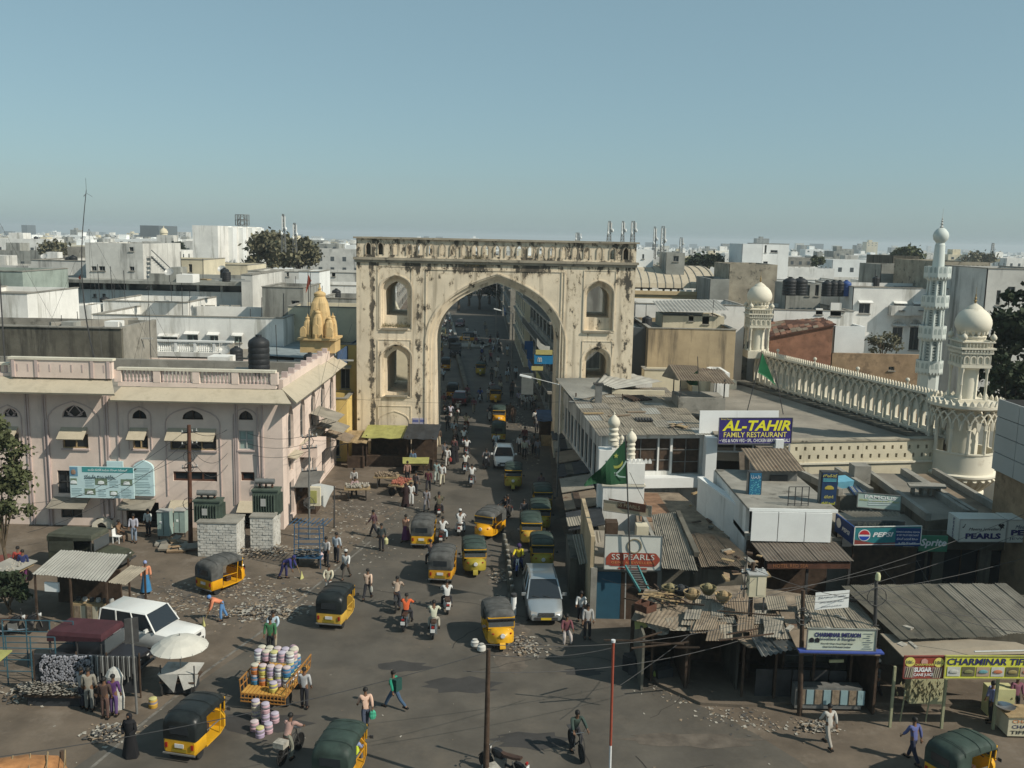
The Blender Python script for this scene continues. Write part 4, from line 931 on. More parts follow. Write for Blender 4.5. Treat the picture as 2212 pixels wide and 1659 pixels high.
A_=P(*z3(800,835),91);B_=P(*z3(1158,690),91);a1=P(*z3(805,760),91)
MB().plate([(a1.x,0),(a1.x,a1.z),(B_.x,B_.z),(B_.x,0)],[],91,91.3).mk('brick_gable',M.brick_red,t)
c1=P(*z3(860,650),92);c2=P(*z3(1120,690),92)
t0,t1,t2,t3=V(a1,0,-.2,.06),V(B_,.2,-.2,.1),V3((B_.x+1.0,99,B_.z+.15)),V3((a1.x+1.5,100,P(*z3(840,645),100).z))
MB().slab([t0,t1,t2,t3],.12).mk('roof',M.wood_red,t)
for i in range(9):
 for j in range(12):
  if rnd()<.12: continue
  f,g=(i+.5)/9,(j+.5)/12;p_=(t0.lerp(t1,g)).lerp(t3.lerp(t2,g),f)
  nx=(t1-t0).normalized();ny=(t3-t0).normalized();nr=nx.cross(ny).normalized();hw,hl=(t1-t0).length/26,(t3-t0).length/20
  q_=p_+nr*U(.02,.09);dxy=nx*U(-.06,.06)
  MB().slab([q_-nx*hw-ny*hl+dxy,q_+nx*hw-ny*hl+dxy,q_+nx*hw+ny*hl,q_-nx*hw+ny*hl],.03).mk('tile',(M.wood_red,M.brick_red,M.tin_rust)[int(U(0,2.99))],t)
t=bD('brown_wall','long brown brick wall with a dark vent behind the mosque arcade',82.5,1798,2010,765,.5,'brick_brown',grp=None,par=.02,cat='wall',wf=[w3(1462,922,1496,942)])
bD('arcaded_ruin','grey ruinous building with a battlement row of small arches on the far right',105,2040,2140,566,14,'stone_weathered',wf=[tuple(w3(1818+i*26,362,1832+i*26,385)) for i in range(7)],grp=GR2,par=.2,bars=(0,0),sill=None)
bD('balcony_mansion','white house with balconies and sloping hood at the right edge',92,2135,2300,582,12,'grey_white',wf=[w3(2120,480,2165,515),w3(2055,500,2085,580)],grp=GR2,par=1.0)
bD('dark_frame_block','dark weathered block with a raised roof room in the right background',128,1930,1987,553,10,'concrete_dark',grp=GR2,par=.3)
bD('pale_frame_block','pale block joined under the dark weathered roof room',120,1905,2000,572,8,'grey_wall',grp=GR2,wf=[w3(1440,400,1500,432)] and [],par=.3)
# ------------------------------------------------------------------ the mosque: arcade screen, two domed turrets, minaret
TL=V3((23.0,88,0));TR_=V3((30.3,62.3,0));dA=(TR_-TL);LA=dA.length
ZF=4.55;ZSP=8.15;ZCR=8.55     # terrace, top of arcade wall, crest
ms=Tg('mosque_screen','ivory arcade screen with interlaced arches and crenellated crest running to the corner turret','mosque',tuple(TL))
XA=Matrix.Translation(TL) @ Matrix.Rotation(atan2(dA.y,dA.x),4,'Z')   # from far turret to near one; its +y side faces away from the street
n_ar=27;s_=LA/n_ar
ho=[rect(s_*(i+.5)-s_*.27,s_*(i+.5)+s_*.27,5.85,6.85) for i in range(n_ar)]
mb=MB(XA);mb.plate(rect(0,LA,3.0,ZSP),ho,.02,.26);mb.mk('screen_wall',M.ivory_smooth,ms)
mb=MB(XA);mb.box(0,LA,-.42,.36,ZSP,ZSP+.14);mb.mk('cornice',M.ivory_trim,ms);mb=MB(XA);mb.box(0,LA,-.22,.02,5.45,5.62);mb.mk('string_course',M.ivory_trim,ms)
for i in range(n_ar+1):
 c=s_*i;MB(XA).box(c-.09,c+.09,-.2,.02,4.3,7.0).mk('pilaster',M.ivory_trim,ms)
for i in range(n_ar-1):   # each rib springs from one pilaster and lands two further on, so that they interlace
 m_=MB(XA);x0,x1=s_*i,s_*(i+2);pts=apt(x0,x1,6.9,6.95,8.1,n=5,k=.7)[1:-1]
 for p_,q_ in zip(pts,pts[1:]): m_.beam((p_[0],-.12,p_[1]),(q_[0],-.12,q_[1]),.2,.09)
 m_.mk('interlaced_rib',M.ivory_trim,ms)
def merlon(m_,x,y,z,w=.2,h=.34):
 m_.add([(x-w/2,y-.05,z),(x+w/2,y-.05,z),(x+w*.5,y-.05,z+h*.45),(x,y-.05,z+h),(x-w*.5,y-.05,z+h*.45),
   (x-w/2,y+.05,z),(x+w/2,y+.05,z),(x+w*.5,y+.05,z+h*.45),(x,y+.05,z+h),(x-w*.5,y+.05,z+h*.45)],
    [(0,1,2,3,4),(9,8,7,6,5),(0,5,6,1),(1,6,7,2),(2,7,8,3),(3,8,9,4),(4,9,5,0)])
nm=84
for i in range(nm): m_=MB(XA);merlon(m_,LA*(i+.5)/nm,-.3,ZSP+.14);m_.mk('merlon',M.ivory_trim,ms,fixn=0)
for i in range(4): m_=MB(XA);m_.tube([(LA*(i+.7)/4.6,-.3,ZSP+.14),(LA*(i+.7)/4.6,-.3,ZSP+.62)],.06,6);m_.ball((LA*(i+.7)/4.6,-.3,ZSP+.74),.15);m_.mk('ball_finial',M.ivory_trim,ms)
mb=MB(XA);mb.box(-2,LA,-1.5,.0,3.6,ZF+.75);mb.mk('terrace_kerb',M.concrete_dark,ms)
def turret(c,name,label,z0,cat='turret'):
 t=Tg(name,label,cat,(c.x,c.y,z0));iv,sm=M.ivory_trim,M.ivory_smooth;W=.98
 MB().box(-W-.05,W+.05,-W-.05,W+.05,-.55,.1).mk('plinth',iv,t,lc=1)
 MB().box(-.98,.98,-.98,.98,.1,.16).mk('floor',iv,t,lc=1)
 MB().lth([(.62,.16),(.62,2.1),(.7,2.2),(.7,2.28)],18).mk('core_drum',sm,t,lc=1,smt=.6)
 for sx in (-1,1):
  for sy in (-1,1):
   MB().lth([(.13,.16),(.13,.4),(.09,.46),(.085,1.1),(.11,1.16),(.085,1.22),(.08,1.9),(.13,2.02),(.15,2.28)],8,(sx*.82,sy*.82,0)).mk('column',iv,t,lc=1,smt=.7)
 MB().box(-W,W,-W,W,2.28,2.5).mk('floor_band',iv,t,lc=1)
 MB().box(-W+.1,W-.1,-W+.1,W-.1,2.5,3.2).mk('attic',sm,t,lc=1)
 for k in range(4):
  Xk=Matrix.Rotation(k*pi/2,4,'Z')
  for i in range(4):
   x=-.66+i*.44;MB(Xk).plate(apt(x-.2,x+.2,2.52,2.9,3.12,n=3),[apt(x-.13,x+.13,2.56,2.86,3.02,n=3)],-W-.0,-W+.12).mk('niche_arch',iv,t,lc=1)
   MB(Xk).lth([(.04,2.5),(.055,2.8),(.04,3.16)],5,(x+.22,-W+.02,0)).mk('colonnette',iv,t,lc=1)
  for i in range(9): MB(Xk).box(-.86+i*.2,-.76+i*.2,-W-.12,-W+.1,3.36,3.5).mk('corbel',iv,t,lc=1)
  for i in range(8): MB(Xk).lth([(.03,3.62),(.045,3.75),(.03,3.95)],5,(-.77+i*.22,-W-.04,0)).mk('baluster',iv,t,lc=1)
 MB().box(-W-.06,W+.06,-W-.06,W+.06,3.2,3.36).mk('band',iv,t,lc=1)
 MB().box(-W-.16,W+.16,-W-.16,W+.16,3.5,3.62).mk('gallery_slab',iv,t,lc=1);MB().box(-W-.1,W+.1,-W-.1,W+.1,3.95,4.03).mk('gallery_rail',iv,t,lc=1)
 MB().box(-.8,.8,-.8,.8,3.62,4.1).mk('neck_block',sm,t,lc=1)
 for sx in (-1,1):
  for sy in (-1,1):
   MB().lth([(.1,3.95),(.1,4.1),(.2,4.2),(.22,4.32),(.14,4.46),(.03,4.55),(.02,4.7),(0,4.75)],8,(sx*(W-.02),sy*(W-.02),0)).mk('corner_finial',iv,t,lc=1,smt=.7)
 MB().lth([(.82,4.1),(.9,4.3),(.72,4.42),(.72,4.55)],20).mk('dome_neck',iv,t,lc=1,smt=.6)
 for i in range(16): a_=2*pi*i/16;MB().lth([(0,0),(.11,.12),(.14,.3),(.07,.45),(0,.52)],5,(.84*cos(a_),.84*sin(a_),4.35),sy=.8).mk('lotus_petal',iv,t,lc=1)
 MB().lth([(.75,4.5),(.95,4.66),(1.10,4.9),(1.14,5.15),(1.10,5.42),(.96,5.72),(.74,5.96),(.5,6.12),(.42,6.14)],28).mk('dome',sm,t,lc=1,smt=.8)
 MB().lth([(.56,6.08),(.5,6.16),(.34,6.3),(.14,6.42),(.1,6.46)],16).mk('dome_cap',iv,t,lc=1,smt=.7)
 MB().lth([(.06,6.42),(.06,6.55),(.13,6.62),(.05,6.7),(.09,6.8),(.03,6.9),(.05,7.0),(.015,7.08),(.01,7.5),(0,7.52)],8).mk('spire',mat('finial_brass',(.28,.20,.09),.5,0,metal=.5,bump=0),t,lc=1,smt=.7)
 return t
turret(V3((TL.x-.15,TL.y-.3)),'domed_turret','smaller looking ivory domed turret at the far end of the arcade',ZSP+.2)
turret(V3((TR_.x+.05,TR_.y-.3)),'domed_turret','large ivory domed turret over the round corner balcony of the mosque',ZSP+.2)
cb=V3((TR_.x-.02,TR_.y-.4,0))
bt=Tg('corner_bastion','round ivory corner bastion with open pointed arches and a fluted bowl shaped base','bastion',tuple(cb))
iv,sm=M.ivory_trim,M.ivory_smooth
MB().lth([(1.5,0),(1.5,2.1),(1.62,2.15),(1.62,2.32),(1.5,2.4)],24,(0,0,0)).mk('shaft',sm,bt,lc=1,smt=.5)
MB().lth([(1.45,2.4),(1.6,2.6),(1.95,3.05),(2.2,3.35),(2.25,3.45)],24).mk('bowl',iv,bt,lc=1,smt=.5)
for i in range(24): a_=2*pi*i/24;MB().tube([(1.5*cos(a_),1.5*sin(a_),2.45),(1.95*cos(a_),1.95*sin(a_),3.0),(2.22*cos(a_),2.22*sin(a_),3.36)],[.05,.12,.16],6).mk('flute',iv,bt,lc=1)
MB().lth([(2.3,3.45),(2.34,3.5),(2.34,3.62),(2.12,3.7),(2.1,5.0),(2.16,5.02),(2.16,5.12),(2.0,5.12),(2.0,3.8),(0,3.75)],24).mk('balcony_wall',sm,bt,lc=1,smt=.4)
for i in range(12):
 a_=2*pi*(i+.5)/12;MB().lth([(.15,5.12),(.13,5.3),(.12,6.5),(.17,6.7)],8,(2.05*cos(a_),2.05*sin(a_),0)).mk('column',iv,bt,lc=1)
 for st_ in (1,2):
  m_=MB();pts=apt(-.5*st_,.5*st_,6.6,6.65,7.35+.45*st_,n=4,k=.6)[1:-1]
  q3=[(2.07*cos(a_+x_*pi/6+pi/12),2.07*sin(a_+x_*pi/6+pi/12),z_) for x_,z_ in pts]
  for p_,q_ in zip(q3,q3[1:]): m_.beam(p_,q_,.16,.1)
  m_.mk('interlaced_rib',iv,bt,lc=1)
MB().lth([(2.0,7.95),(2.25,8.0),(2.42,8.1),(2.42,8.28),(1.5,8.3)],24).mk('cornice',iv,bt,lc=1,smt=.4)
MB().lth([(1.0,3.8),(1.0,8.0)],16).mk('core_drum',sm,bt,lc=1,smt=.4)
for i in range(34):
 a_=2*pi*i/34;m_=MB(Matrix.Rotation(a_,4,'Z') @ Matrix.Translation((2.32,0,0)) @ Matrix.Rotation(pi/2,4,'Z'));merlon(m_,0,0,8.27,.26,.36);m_.mk('merlon',iv,bt,lc=1,fixn=0)
mn=P(2008,840,78);YM=78.0
mt=Tg('minaret','slender pale mint minaret with four latticed balconies and an onion top','minaret',(mn.x-.2,YM,4.5));mw=M.mint_wall
def zv(v): return P(2018,v,YM).z-4.5
def oct_(r,z0,z1,name,m_=None,n=8): return MB(Matrix.Rotation(pi/8,4,'Z')).lth([(r[0],z0),(r[1],z1)],n).mk(name,m_ or mw,mt,lc=1)
lv=[(802,778,1.06,.84),(728,703,1.07,.79),(660,637,1.06,.73),(597,575,1.04,.62)]
oct_((.84,.82),0,zv(802),'shaft_base')
prev=None
for i,(vb,vt,rb,rs) in enumerate(lv):
 z0,z1=zv(vb),zv(vt)
 MB(Matrix.Rotation(pi/8,4,'Z')).lth([(rb*.7,z0-.35),(rb*.95,z0-.02),(rb,z0),(rb,z0+.1)],8).mk('balcony_corbel',mw,mt,lc=1)
 MB(Matrix.Rotation(pi/8,4,'Z')).lth([(rb,z0+.1),(rb,z1),(rb-.1,z1),(rb-.1,z0+.12),(0,z0+.12)],8).mk('balcony_wall',mw,mt,lc=1)
 for k in range(8):
  Xk=Matrix.Rotation(k*pi/4,4,'Z') @ Matrix.Translation((0,-rb*cos(pi/8)-.001,0));w_=rb*sin(pi/8)
  m_=MB(Xk)
  for sx in (-1,1): m_.plate(apt(sx*w_*.42-w_*.25,sx*w_*.42+w_*.25,z0+.3,z0+.62,z0+.78,n=2),[],-.012,.0)
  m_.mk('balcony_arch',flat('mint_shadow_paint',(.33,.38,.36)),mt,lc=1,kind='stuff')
  m_=MB(Xk)
  for j in range(3): x=-w_*.66+j*w_*.66;m_.add([(x-w_*.3,-.02,z0),(x+w_*.3,-.02,z0),(x,-.02,z0-.22),(x-w_*.3,.03,z0),(x+w_*.3,.03,z0),(x,.03,z0-.22)],[(0,1,2),(5,4,3),(0,2,5,3),(1,4,5,2)])
  m_.mk('fringe',mw,mt,lc=1,kind='stuff')
 zn=zv(lv[i+1][0])-.35 if i<3 else zv(530)
 if i<3:
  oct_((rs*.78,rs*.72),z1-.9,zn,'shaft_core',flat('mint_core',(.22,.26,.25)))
  for k in range(8):
   a_=k*pi/4+pi/8;MB().tube([(rs*.93*cos(a_),rs*.93*sin(a_),z0+.1),(rs*.86*cos(a_),rs*.86*sin(a_),zn)],.11,5).mk('shaft_post',mw,mt,lc=1)
   Xk=Matrix.Rotation(k*pi/4,4,'Z') @ Matrix.Translation((0,-rs*.85*cos(pi/8),0));m_=MB(Xk);w_=rs*.85*sin(pi/8);hh=zn-z1;nn=6
   for j in range(nn):
    a0=z1+hh*j/nn;a1_=z1+hh*(j+1)/nn;m_.beam((-w_,0,a0),(w_,0,a1_),.045);m_.beam((w_,0,a0),(-w_,0,a1_),.045)
   m_.mk('lattice_screen',mw,mt,lc=1,kind='stuff')
 else: MB().lth([(.5,z1-.8),(.45,z1+.3),(.4,zn-.1),(.38,zn)],14).mk('upper_shaft',mw,mt,lc=1,smt=.5)
z_=zv(530);MB().lth([(.40,z_),(.33,z_+.2),(.42,z_+.32),(.56,z_+.5),(.62,z_+.78),(.55,z_+1.05),(.36,z_+1.3),(.2,z_+1.42)],16).mk('onion_top',mw,mt,lc=1,smt=.8)
z_=zv(497);MB().lth([(.2,z_-.1),(.08,z_+.12),(.16,z_+.26),(.05,z_+.4),(.13,z_+.52),(.04,z_+.64),(.1,z_+.74),(.03,z_+.84),(.07,z_+.93),(.02,z_+1.0),(.01,z_+1.75)],8).mk('spire',M.metal_pale,mt,lc=1,smt=.8)
tw=Tg('mosque_terrace','flat dusty mosque terrace behind a cream wall with two rows of vent holes','terrace',(17.4,60,0));XT=face((17.4,59.6,0),(28.9,61.6,0));LT=11.7
vh=[]
for i in range(18): vh.append(rect(.5+i*.62,.5+i*.62+.16,5.12,5.38))
for i in range(18): vh.append(rect(.2+i*.62,.2+i*.62+.16,4.55,4.83))
MB(XT).plate(rect(0,LT,0,5.7),vh,0,.3).mk('pierced_wall',M.cream_wall,tw)
MB(XT).box(0,LT,-.12,-.004,4.2,4.32).mk('string_course',M.ivory_trim,tw)
MB(XT).box(-.1,LT,-.08,.6,5.704,5.82).mk('coping',M.stone_weathered,tw);MB(XT).box(.1,LT,.32,.36,4,5.6).mk('dark_lining',M.opening_dark,tw)
pl=[(13.3,60.4),(17.4,60.0),(28.8,62.0),(TR_.x-.5,TR_.y),(TL.x-.5,TL.y),(13.0,84)]
MB().prism(pl,ZF-.3,ZF+.6).mk('terrace_floor',M.roof_dust,tw)
# ------------------------------------------------------------------ restaurant block
rb=Tg('restaurant_building','low restaurant building with patched tin roof and broad window bays behind the green flag','building',(9,60,0))
F0,F1=(5.9,59.6),(13.2,60.6)
XW=face((F0[0],F0[1],0),(F1[0],F1[1],0));LW=hypot(F1[0]-F0[0],F1[1]-F0[1])
bays=[rect(1.5,3.75,3.5,5.7),rect(3.85,4.6,3.5,5.7),rect(4.75,6.6,3.3,5.7)]
MB(XW).plate(rect(0,LW,0,6.0),bays,0,.25).mk('front_wall',M.white_stained,rb)
MB(XW).box(.3,LW,.6,.66,0,5.9).mk('inner_wall',M.wood_dark,rb)
for b_ in bays: window(rb,XW,b_[0][0],b_[2][0],b_[0][1],b_[1][1],fm='metal_grey',pm='wood_dark',bars=(1 if b_[2][0]-b_[0][0]>1 else 0,2),sill=None,inset=.06,w=.05)
MB(XW).box(1.2,6.9,-.9,-.02,2.6,3.25).mk('sill_wall',M.white_clean,rb)
XL_=face((4.0,81,0),(F0[0],F0[1],0));LL=hypot(F0[0]-4.0,F0[1]-81)
lh=[rect(LL-2-i*1.7-1.1,LL-2-i*1.7,2.6,4.8) for i in range(10)]+[rect(LL-2-i*2.6-2.0,LL-2-i*2.6,.1,2.2) for i in range(7)]
MB(XL_).plate(rect(0,LL,0,5.9),lh,0,.25).mk('side_wall',M.grey_white,rb)
for b_ in lh[:10]: window(rb,XL_,b_[0][0],b_[2][0],b_[0][1],b_[1][1],fm='wood_dark',bars=(1,1),sill=None)
MB(XL_).box(.1,LL-.1,.5,.56,0,5.6).mk('inner_wall',M.opening_dark,rb)
rz=6.02
def sheet(name,label,pts,m_='asbestos',pitch=.18,amp=.018,parent=None,cat='roof sheet',grp=None):
 mb_=MB();mb_.corr(*pts,pitch,amp);o_=mb_.mk(name,M[m_],parent)
 if parent is None: setp(o_,label,cat,grp)
 return o_
C00,C10,C11,C01=V3((5.6,58.9,rz)),V3((13.0,60.0,rz)),V3((12.8,77.5,rz+.25)),V3((4.3,76,rz+.25))
nx_,ny_=7,8
for j in range(ny_):
 for i in range(nx_):
  def bl(f,g): return C00.lerp(C10,f).lerp(C01.lerp(C11,f),g)
  f0,f1,g0,g1=i/nx_,(i+1.06)/nx_,j/ny_,(j+1.07)/ny_;dz=V3((0,0,.03*((i+j) % 2)+U(0,.03)-.025*j*0))
  sheet('roof_sheet',None,[bl(f0,g0)+dz,bl(f1,g0)+dz+V3((0,U(-.05,.05),0)),bl(f1,g1)+dz,bl(f0,g1)+dz],('asbestos','asbestos','tin_grey','tin_light','roof_dust')[int(U(0,4.99)) if rnd()<.5 else 0],parent=rb)
for k in range(9):
 a=V3((U(5.5,12),U(61,76),rz+.22));o=MB().cbox(a,(U(.8,2),U(.1,.6),.06),rz=U(-1,1)).mk('loose_board',M[('wood_pale','tin_rust','tin_light')[k % 3]]);setp(o,'loose board lying on the patched tin roof of the restaurant','board','loose boards on the restaurant roof')
a=G(*z8(640,470),rz+.15);t=Tg('pallet','slatted wooden pallet lying on the patched tin roof','pallet',tuple(a))
for i in range(6): MB().box(i*.2-.6,i*.2-.48,-.5,.5,0,.1).mk('slat',M.metal_dark,t,lc=1)
a=G(*z8(590,320),rz+.3);t=Tg('pallet','larger tilted slatted pallet near the tin shed on the roof','pallet',tuple(a),.3)
for i in range(7): MB().box(i*.24-.8,i*.24-.64,-1,1,0,.1).mk('slat',M.wood_dark,t,lc=1)
t=Tg('tin_shed','shed roofed with two tilted pale corrugated sheets at the foot of the arch','shed',(8,76,0));z6=6.6
A_=[G(*z8(25,182),7.0),G(*z8(390,112),7.4),G(*z8(320,212),7.0)]
q=[G(*z8(315,213),7.1),G(*z8(440,258),6.7),G(*z8(765,205),6.7),G(*z8(395,112),7.4)]
MB().corr(q[0],q[1],q[2],q[3],.2,.03).mk('roof_sheet',M.tin_light,t)
q=[G(*z8(150,337),6.3),G(*z8(520,262),6.3),G(*z8(330,180),7.0),G(*z8(25,182),7.0)]
MB().corr(q[0],q[1],q[2],q[3],.2,.02).mk('roof_sheet',M.tin_light,t)
MB().box(4.7,12,79.5,79.8,0,6.6).mk('wall',M.white_stained,t);MB().box(8,12.2,74,74.3,5.9,6.6).mk('wall',M.cream_wall,t)
for x,y in ((4.9,71.5),(8.5,71.5),(4.6,77)): MB().box(x,x+.1,y,y+.1,5.8,6.7).mk('post',M.wood_dark,t)
a=G(*z8(318,360),6.1);o=Tg('chimney_duct','grey sheet metal duct standing on the tin roof near the street','duct',tuple(a));MB().box(-.25,.25,-.25,.25,0,1.5).mk('duct',M.metal_grey,o,lc=1);MB().box(-.4,.35,-.3,.35,1.5,1.6).mk('cap',M.metal_dark,o,lc=1);MB().tube([(-.3,0,.5),(-.8,0,.1),(-2.2,.1,.1)],.09,6).mk('pipe',M.metal_grey,o,lc=1)
a=G(*z8(855,380),6.1);b=G(*z8(1172,385),6.1);t=Tg('rooftop_hut','rooftop masonry tank hut under a raised rusty corrugated canopy','hut',tuple(a))
x0,x1,y0,y1=a.x,b.x,a.y-1,a.y+2
MB().box(x0,x1,y0,y1,5.9,7.0).mk('wall',M.concrete,t);MB().corr((x0-.1,y0-.2,8.3),(x0+2.4,y0-.2,8.25),(x0+1.9,y1+.2,8.95),(x0-.3,y1+.2,9.0),.2,.03).mk('canopy_sheet',M.tin_rust,t)
MB().corr((x0+2.3,y0-.3,8.15),(x1+.6,y0-.3,8.1),(x1+.3,y1+.1,8.7),(x0+2.1,y1+.1,8.8),.2,.03).mk('canopy_sheet',M.tin_rust,t)
MB().slab([(x0-.1,y0-.2,8.3),(x0-.3,y1+.2,9.0),(x0-.9,y1-.4,8.2)],.04).mk('canopy_sheet',M.tin_rust,t)
for x,y in ((x0+.1,y0+.1),(x1-.1,y0+.1),(x0+.1,y1-.1),(x1-.1,y1-.1)): MB().box(x-.04,x+.04,y-.04,y+.04,7.0,8.4).mk('post',M.metal_dark,t)
bD('low_cream_roof','low cream walled roof terrace beyond the tin roofs',82.2,1497,1545,808,2.5,'cream_wall',par=.6,grp=GR2)
bD('dark_slope_shed','small shed with a dark sloping side wall beyond the tin roofs',80.5,1545,1577,806,4,'white_stained',par=.3,grp=GR2)
bD('roof_parapet_house','cream parapet house touching the right foot of the arch',82.6,1392,1470,800,2,'cream_wall',par=.6,grp=GR2)
navy=flat('sign_navy',(.035,.025,.15));yel=flat('print_yellow',(.72,.68,.03));yel2=flat('print_cream',(.70,.62,.15));whi=flat('print_bright_white',(.75,.75,.75))
pb=P(*z8(1022,568),60.0);pb2=P(*z8(1568,560),60.6)
o=sgb('back_board','plain white board standing behind the yellow lettered restaurant sign',(pb.x,60.3,pb.z),(pb2.x,60.9,pb.z),P(*z8(1300,408),60.5).z-pb.z,M.white_clean)
s0=P(*z8(1147,635),58.8);s1=P(*z8(1652,637),59.4);hh=P(*z8(1147,455),58.8).z-s0.z
o,X,L_=sgb('restaurant_sign','navy AL-TAHIR family restaurant sign with big yellow letters',s0,V3((s1.x,s1.y,s0.z)),hh,navy,[
 ('AL-TAHIR',.51,.50,.40,.93,yel,.25,.03),('FAMILY RESTAURANT',.50,.25,.20,.86,yel2,0,.01),('• VEG & NON VEG • SPL. CHICKEN BIRYANI • MEALS',.5,.06,.13,.96,whi,0,.01),('First Floor',.10,.92,.055,.15,yel2)],frame='metal_grey')
MB().plate(rect(s0.x,s1.x,5.0,s0.z-.06),[rect(s0.x+.1,s0.x+1.2,5.1,s0.z-.2),rect(s0.x+1.3,s0.x+2.4,5.1,s0.z-.2),rect(s0.x+2.5,s1.x-.1,5.1,s0.z-.2)],59.5,59.6).mk('transom_frame',M.metal_pale,rb)
MB().box(s0.x,s1.x,61,61.1,2.5,5.9).mk('dining_back_wall',M.opening_dark,rb);MB().box(12.6,13.3,59.2,60.2,0,6.0).mk('white_pier',M.white_clean,rb);MB().box(17.0,17.5,59.0,59.7,2.4,6.0).mk('white_pier',M.white_clean,rb)
MB().box(13.0,17.6,56,60,2.2,2.5).mk('balcony_floor',M.concrete,rb)
for i in range(8): MB().cbox((15.0+i*.3,59.3+.12*(i % 2),3.9),(.3,.05,2.4),ry=.02*i-.1).mk('curtain_fold',mat('curtain_brown',(.22,.18,.14),.9,.2,3),rb)
MB().slab([(13.2,59.55,6.1),(13.2,62,6.4),(17.2,62,6.4),(17.2,59.55,6.1)],.12).mk('roof',M.roof_dust,rb)
a=G(*z8(1010,872),4.4);b=G(*z8(1330,1100),4.4)
t=Tg('boundary_wall','stained white parapet wall running diagonally down to the blank white boards','wall',(a.x,a.y,0));XD=face((a.x,a.y,0),(b.x,b.y,0));LD=hypot(b.x-a.x,b.y-a.y)
MB(XD).box(0,LD,0,.3,0,4.38).mk('wall',M.white_stained,t);MB(XD).box(0,LD+.05,-.06,.36,4.385,4.5).mk('coping',M.white_clean,t)
t=Tg('yard_roof','rubbish strewn earth coloured flat roof behind the pearl shop','roof',(9,52,0));MB().prism([(7.2,50.6),(12.6,49.8),(10.9,58.9),(8.0,58.9)],0,2.4).mk('roof',M.roof_rubble,t)
MB().prism([(7.6,52.5),(9.6,52.2),(9.5,58.5),(8.1,58.5)],2.404,2.46).mk('rust_patch',mat('rust_earth',(.22,.13,.08),.95,.3,1.5),t)
a=P(*z8(350,1050),54.5);t=Tg('gate_pier','small whitewashed gate pier with crenels and three little onion topped turrets','gate',(7.0,54.5,0))
x0=P(*z8(395,900),54.5).x;x1=P(*z8(640,900),54.5).x;zt_=P(*z8(640,775),54.5).z;z0_=2.0
MB().box(x0-.35,x1,54.5,56,0,P(*z8(500,915),54.5).z).mk('lower_block',M.white_stained,t);MB().box(P(*z8(500,900),54.5).x,x1,54.6,55.8,P(*z8(500,915),54.5).z,zt_).mk('upper_block',M.white_stained,t)
MB().box(x0-.42,x1+.06,54.42,56.05,P(*z8(500,915),54.5).z-.12,P(*z8(500,915),54.5).z).mk('band',M.ivory_trim,t)
for i in range(6): m_=MB();merlon(m_,P(*z8(535,900),54.5).x+i*.24,54.7,zt_,.2,.3);m_.mk('merlon',M.white_stained,t)
for (x,yt,yb_,r_) in ((423,400,640,.34),(543,515,735,.30),(445,560,660,.17),(480,560,660,.13)):
 c=P(*z8(x,yb_),55.2);h_=P(*z8(x,yt),55.2).z-c.z
 o=MB().lth([(r_*.9,0),(r_*.85,.1*h_),(r_*1.0,.14*h_),(r_*.75,.2*h_),(r_*.95,.3*h_),(r_*.7,.36*h_),(r_*.9,.44*h_),(r_*.72,.5*h_),(r_*1.05,.58*h_),(r_*1.1,.66*h_),(r_*.8,.76*h_),(r_*.3,.84*h_),(r_*.08,.87*h_),(r_*.2,.9*h_),(r_*.05,.93*h_),(.01,h_)],12,(c.x,55.2,c.z)).mk('onion_turret',M.ivory_trim,t,smt=.6)
MB().box(x0-.6,x0+.2,55,56,0,P(*z8(400,680),55).z).mk('rear_block',M.white_stained,t)
t=Tg('metal_hut','cream and grey tin hut with sloping roof on the restaurant balcony','hut',(16.2,53,0))
x0=P(*z8(1440,950),52).x;x1=P(*z8(1690,950),52).x;zb_=P(*z8(1480,1055),52).z;zm=P(*z8(1500,910),52).z;zt_=P(*z8(1500,810),52).z
MB().box(x0,x1,52,54.8,zb_,zm).mk('lower_wall',M.cream_wall,t);MB().box(x0,x1,52.05,54.7,zm,zt_).mk('upper_wall',M.metal_grey,t)
MB().corr((x0-.4,51.6,zt_-.05),(x1+.3,51.6,zt_+.02),(x1+.2,55,zt_+.55),(x0-.5,55,zt_+.5),.2,.025).mk('roof_sheet',M.tin_rust,t)
MB().box(x0+.5,x0+1.5,51.96,52.04,zm+.1,zm+.5).mk('air_vent',M.metal_dark,t)
MB().box(x0+.4,x0+1.4,51.4,52,zb_+.9,zb_+1.0).mk('shelf',M.metal_pale,t)
# ------------------------------------------------------------------ shop row in front of the mosque (its signs stand about 46 m away)
def box_t(name,label,cat,x0,x1,y0,y1,z0,z1,m,part='body',grp=None):
 t=Tg(name,label,cat,((x0+x1)/2,(y0+y1)/2,z0),grp=grp);MB().box(x0,x1,y0,y1,z0,z1).mk(part,m,t);return t
red_=flat('sign_red',(.30,.06,.035));dred=flat('sign_dark_red',(.20,.05,.04));org=flat('print_orange',(.62,.25,.10));blk=flat('print_black',(.015,.015,.02));nav2=flat('print_navy',(.03,.03,.12))
offw=mat('sign_offwhite',(.56,.56,.51),.75,.06,.8,stain=((.36,.34,.29),.62,1.2,.1),bump=0)
a=P(*z8(1370,1305),46.2);b=P(*z9(425,1115),46.3);h_=P(*z8(1370,1105),46.2).z-a.z
sh=Tg('hotel','small hotel front with a balcony deck under the blank white boards','building',(14.5,47,0))
MB().box(a.x-.1,b.x+.2,46.6,52,a.z-.1,a.z+.15).mk('floor_slab',M.concrete,sh);MB().box(a.x,b.x+.1,46.7,46.95,0,a.z-.11).mk('front_wall',M.wood_dark,sh)
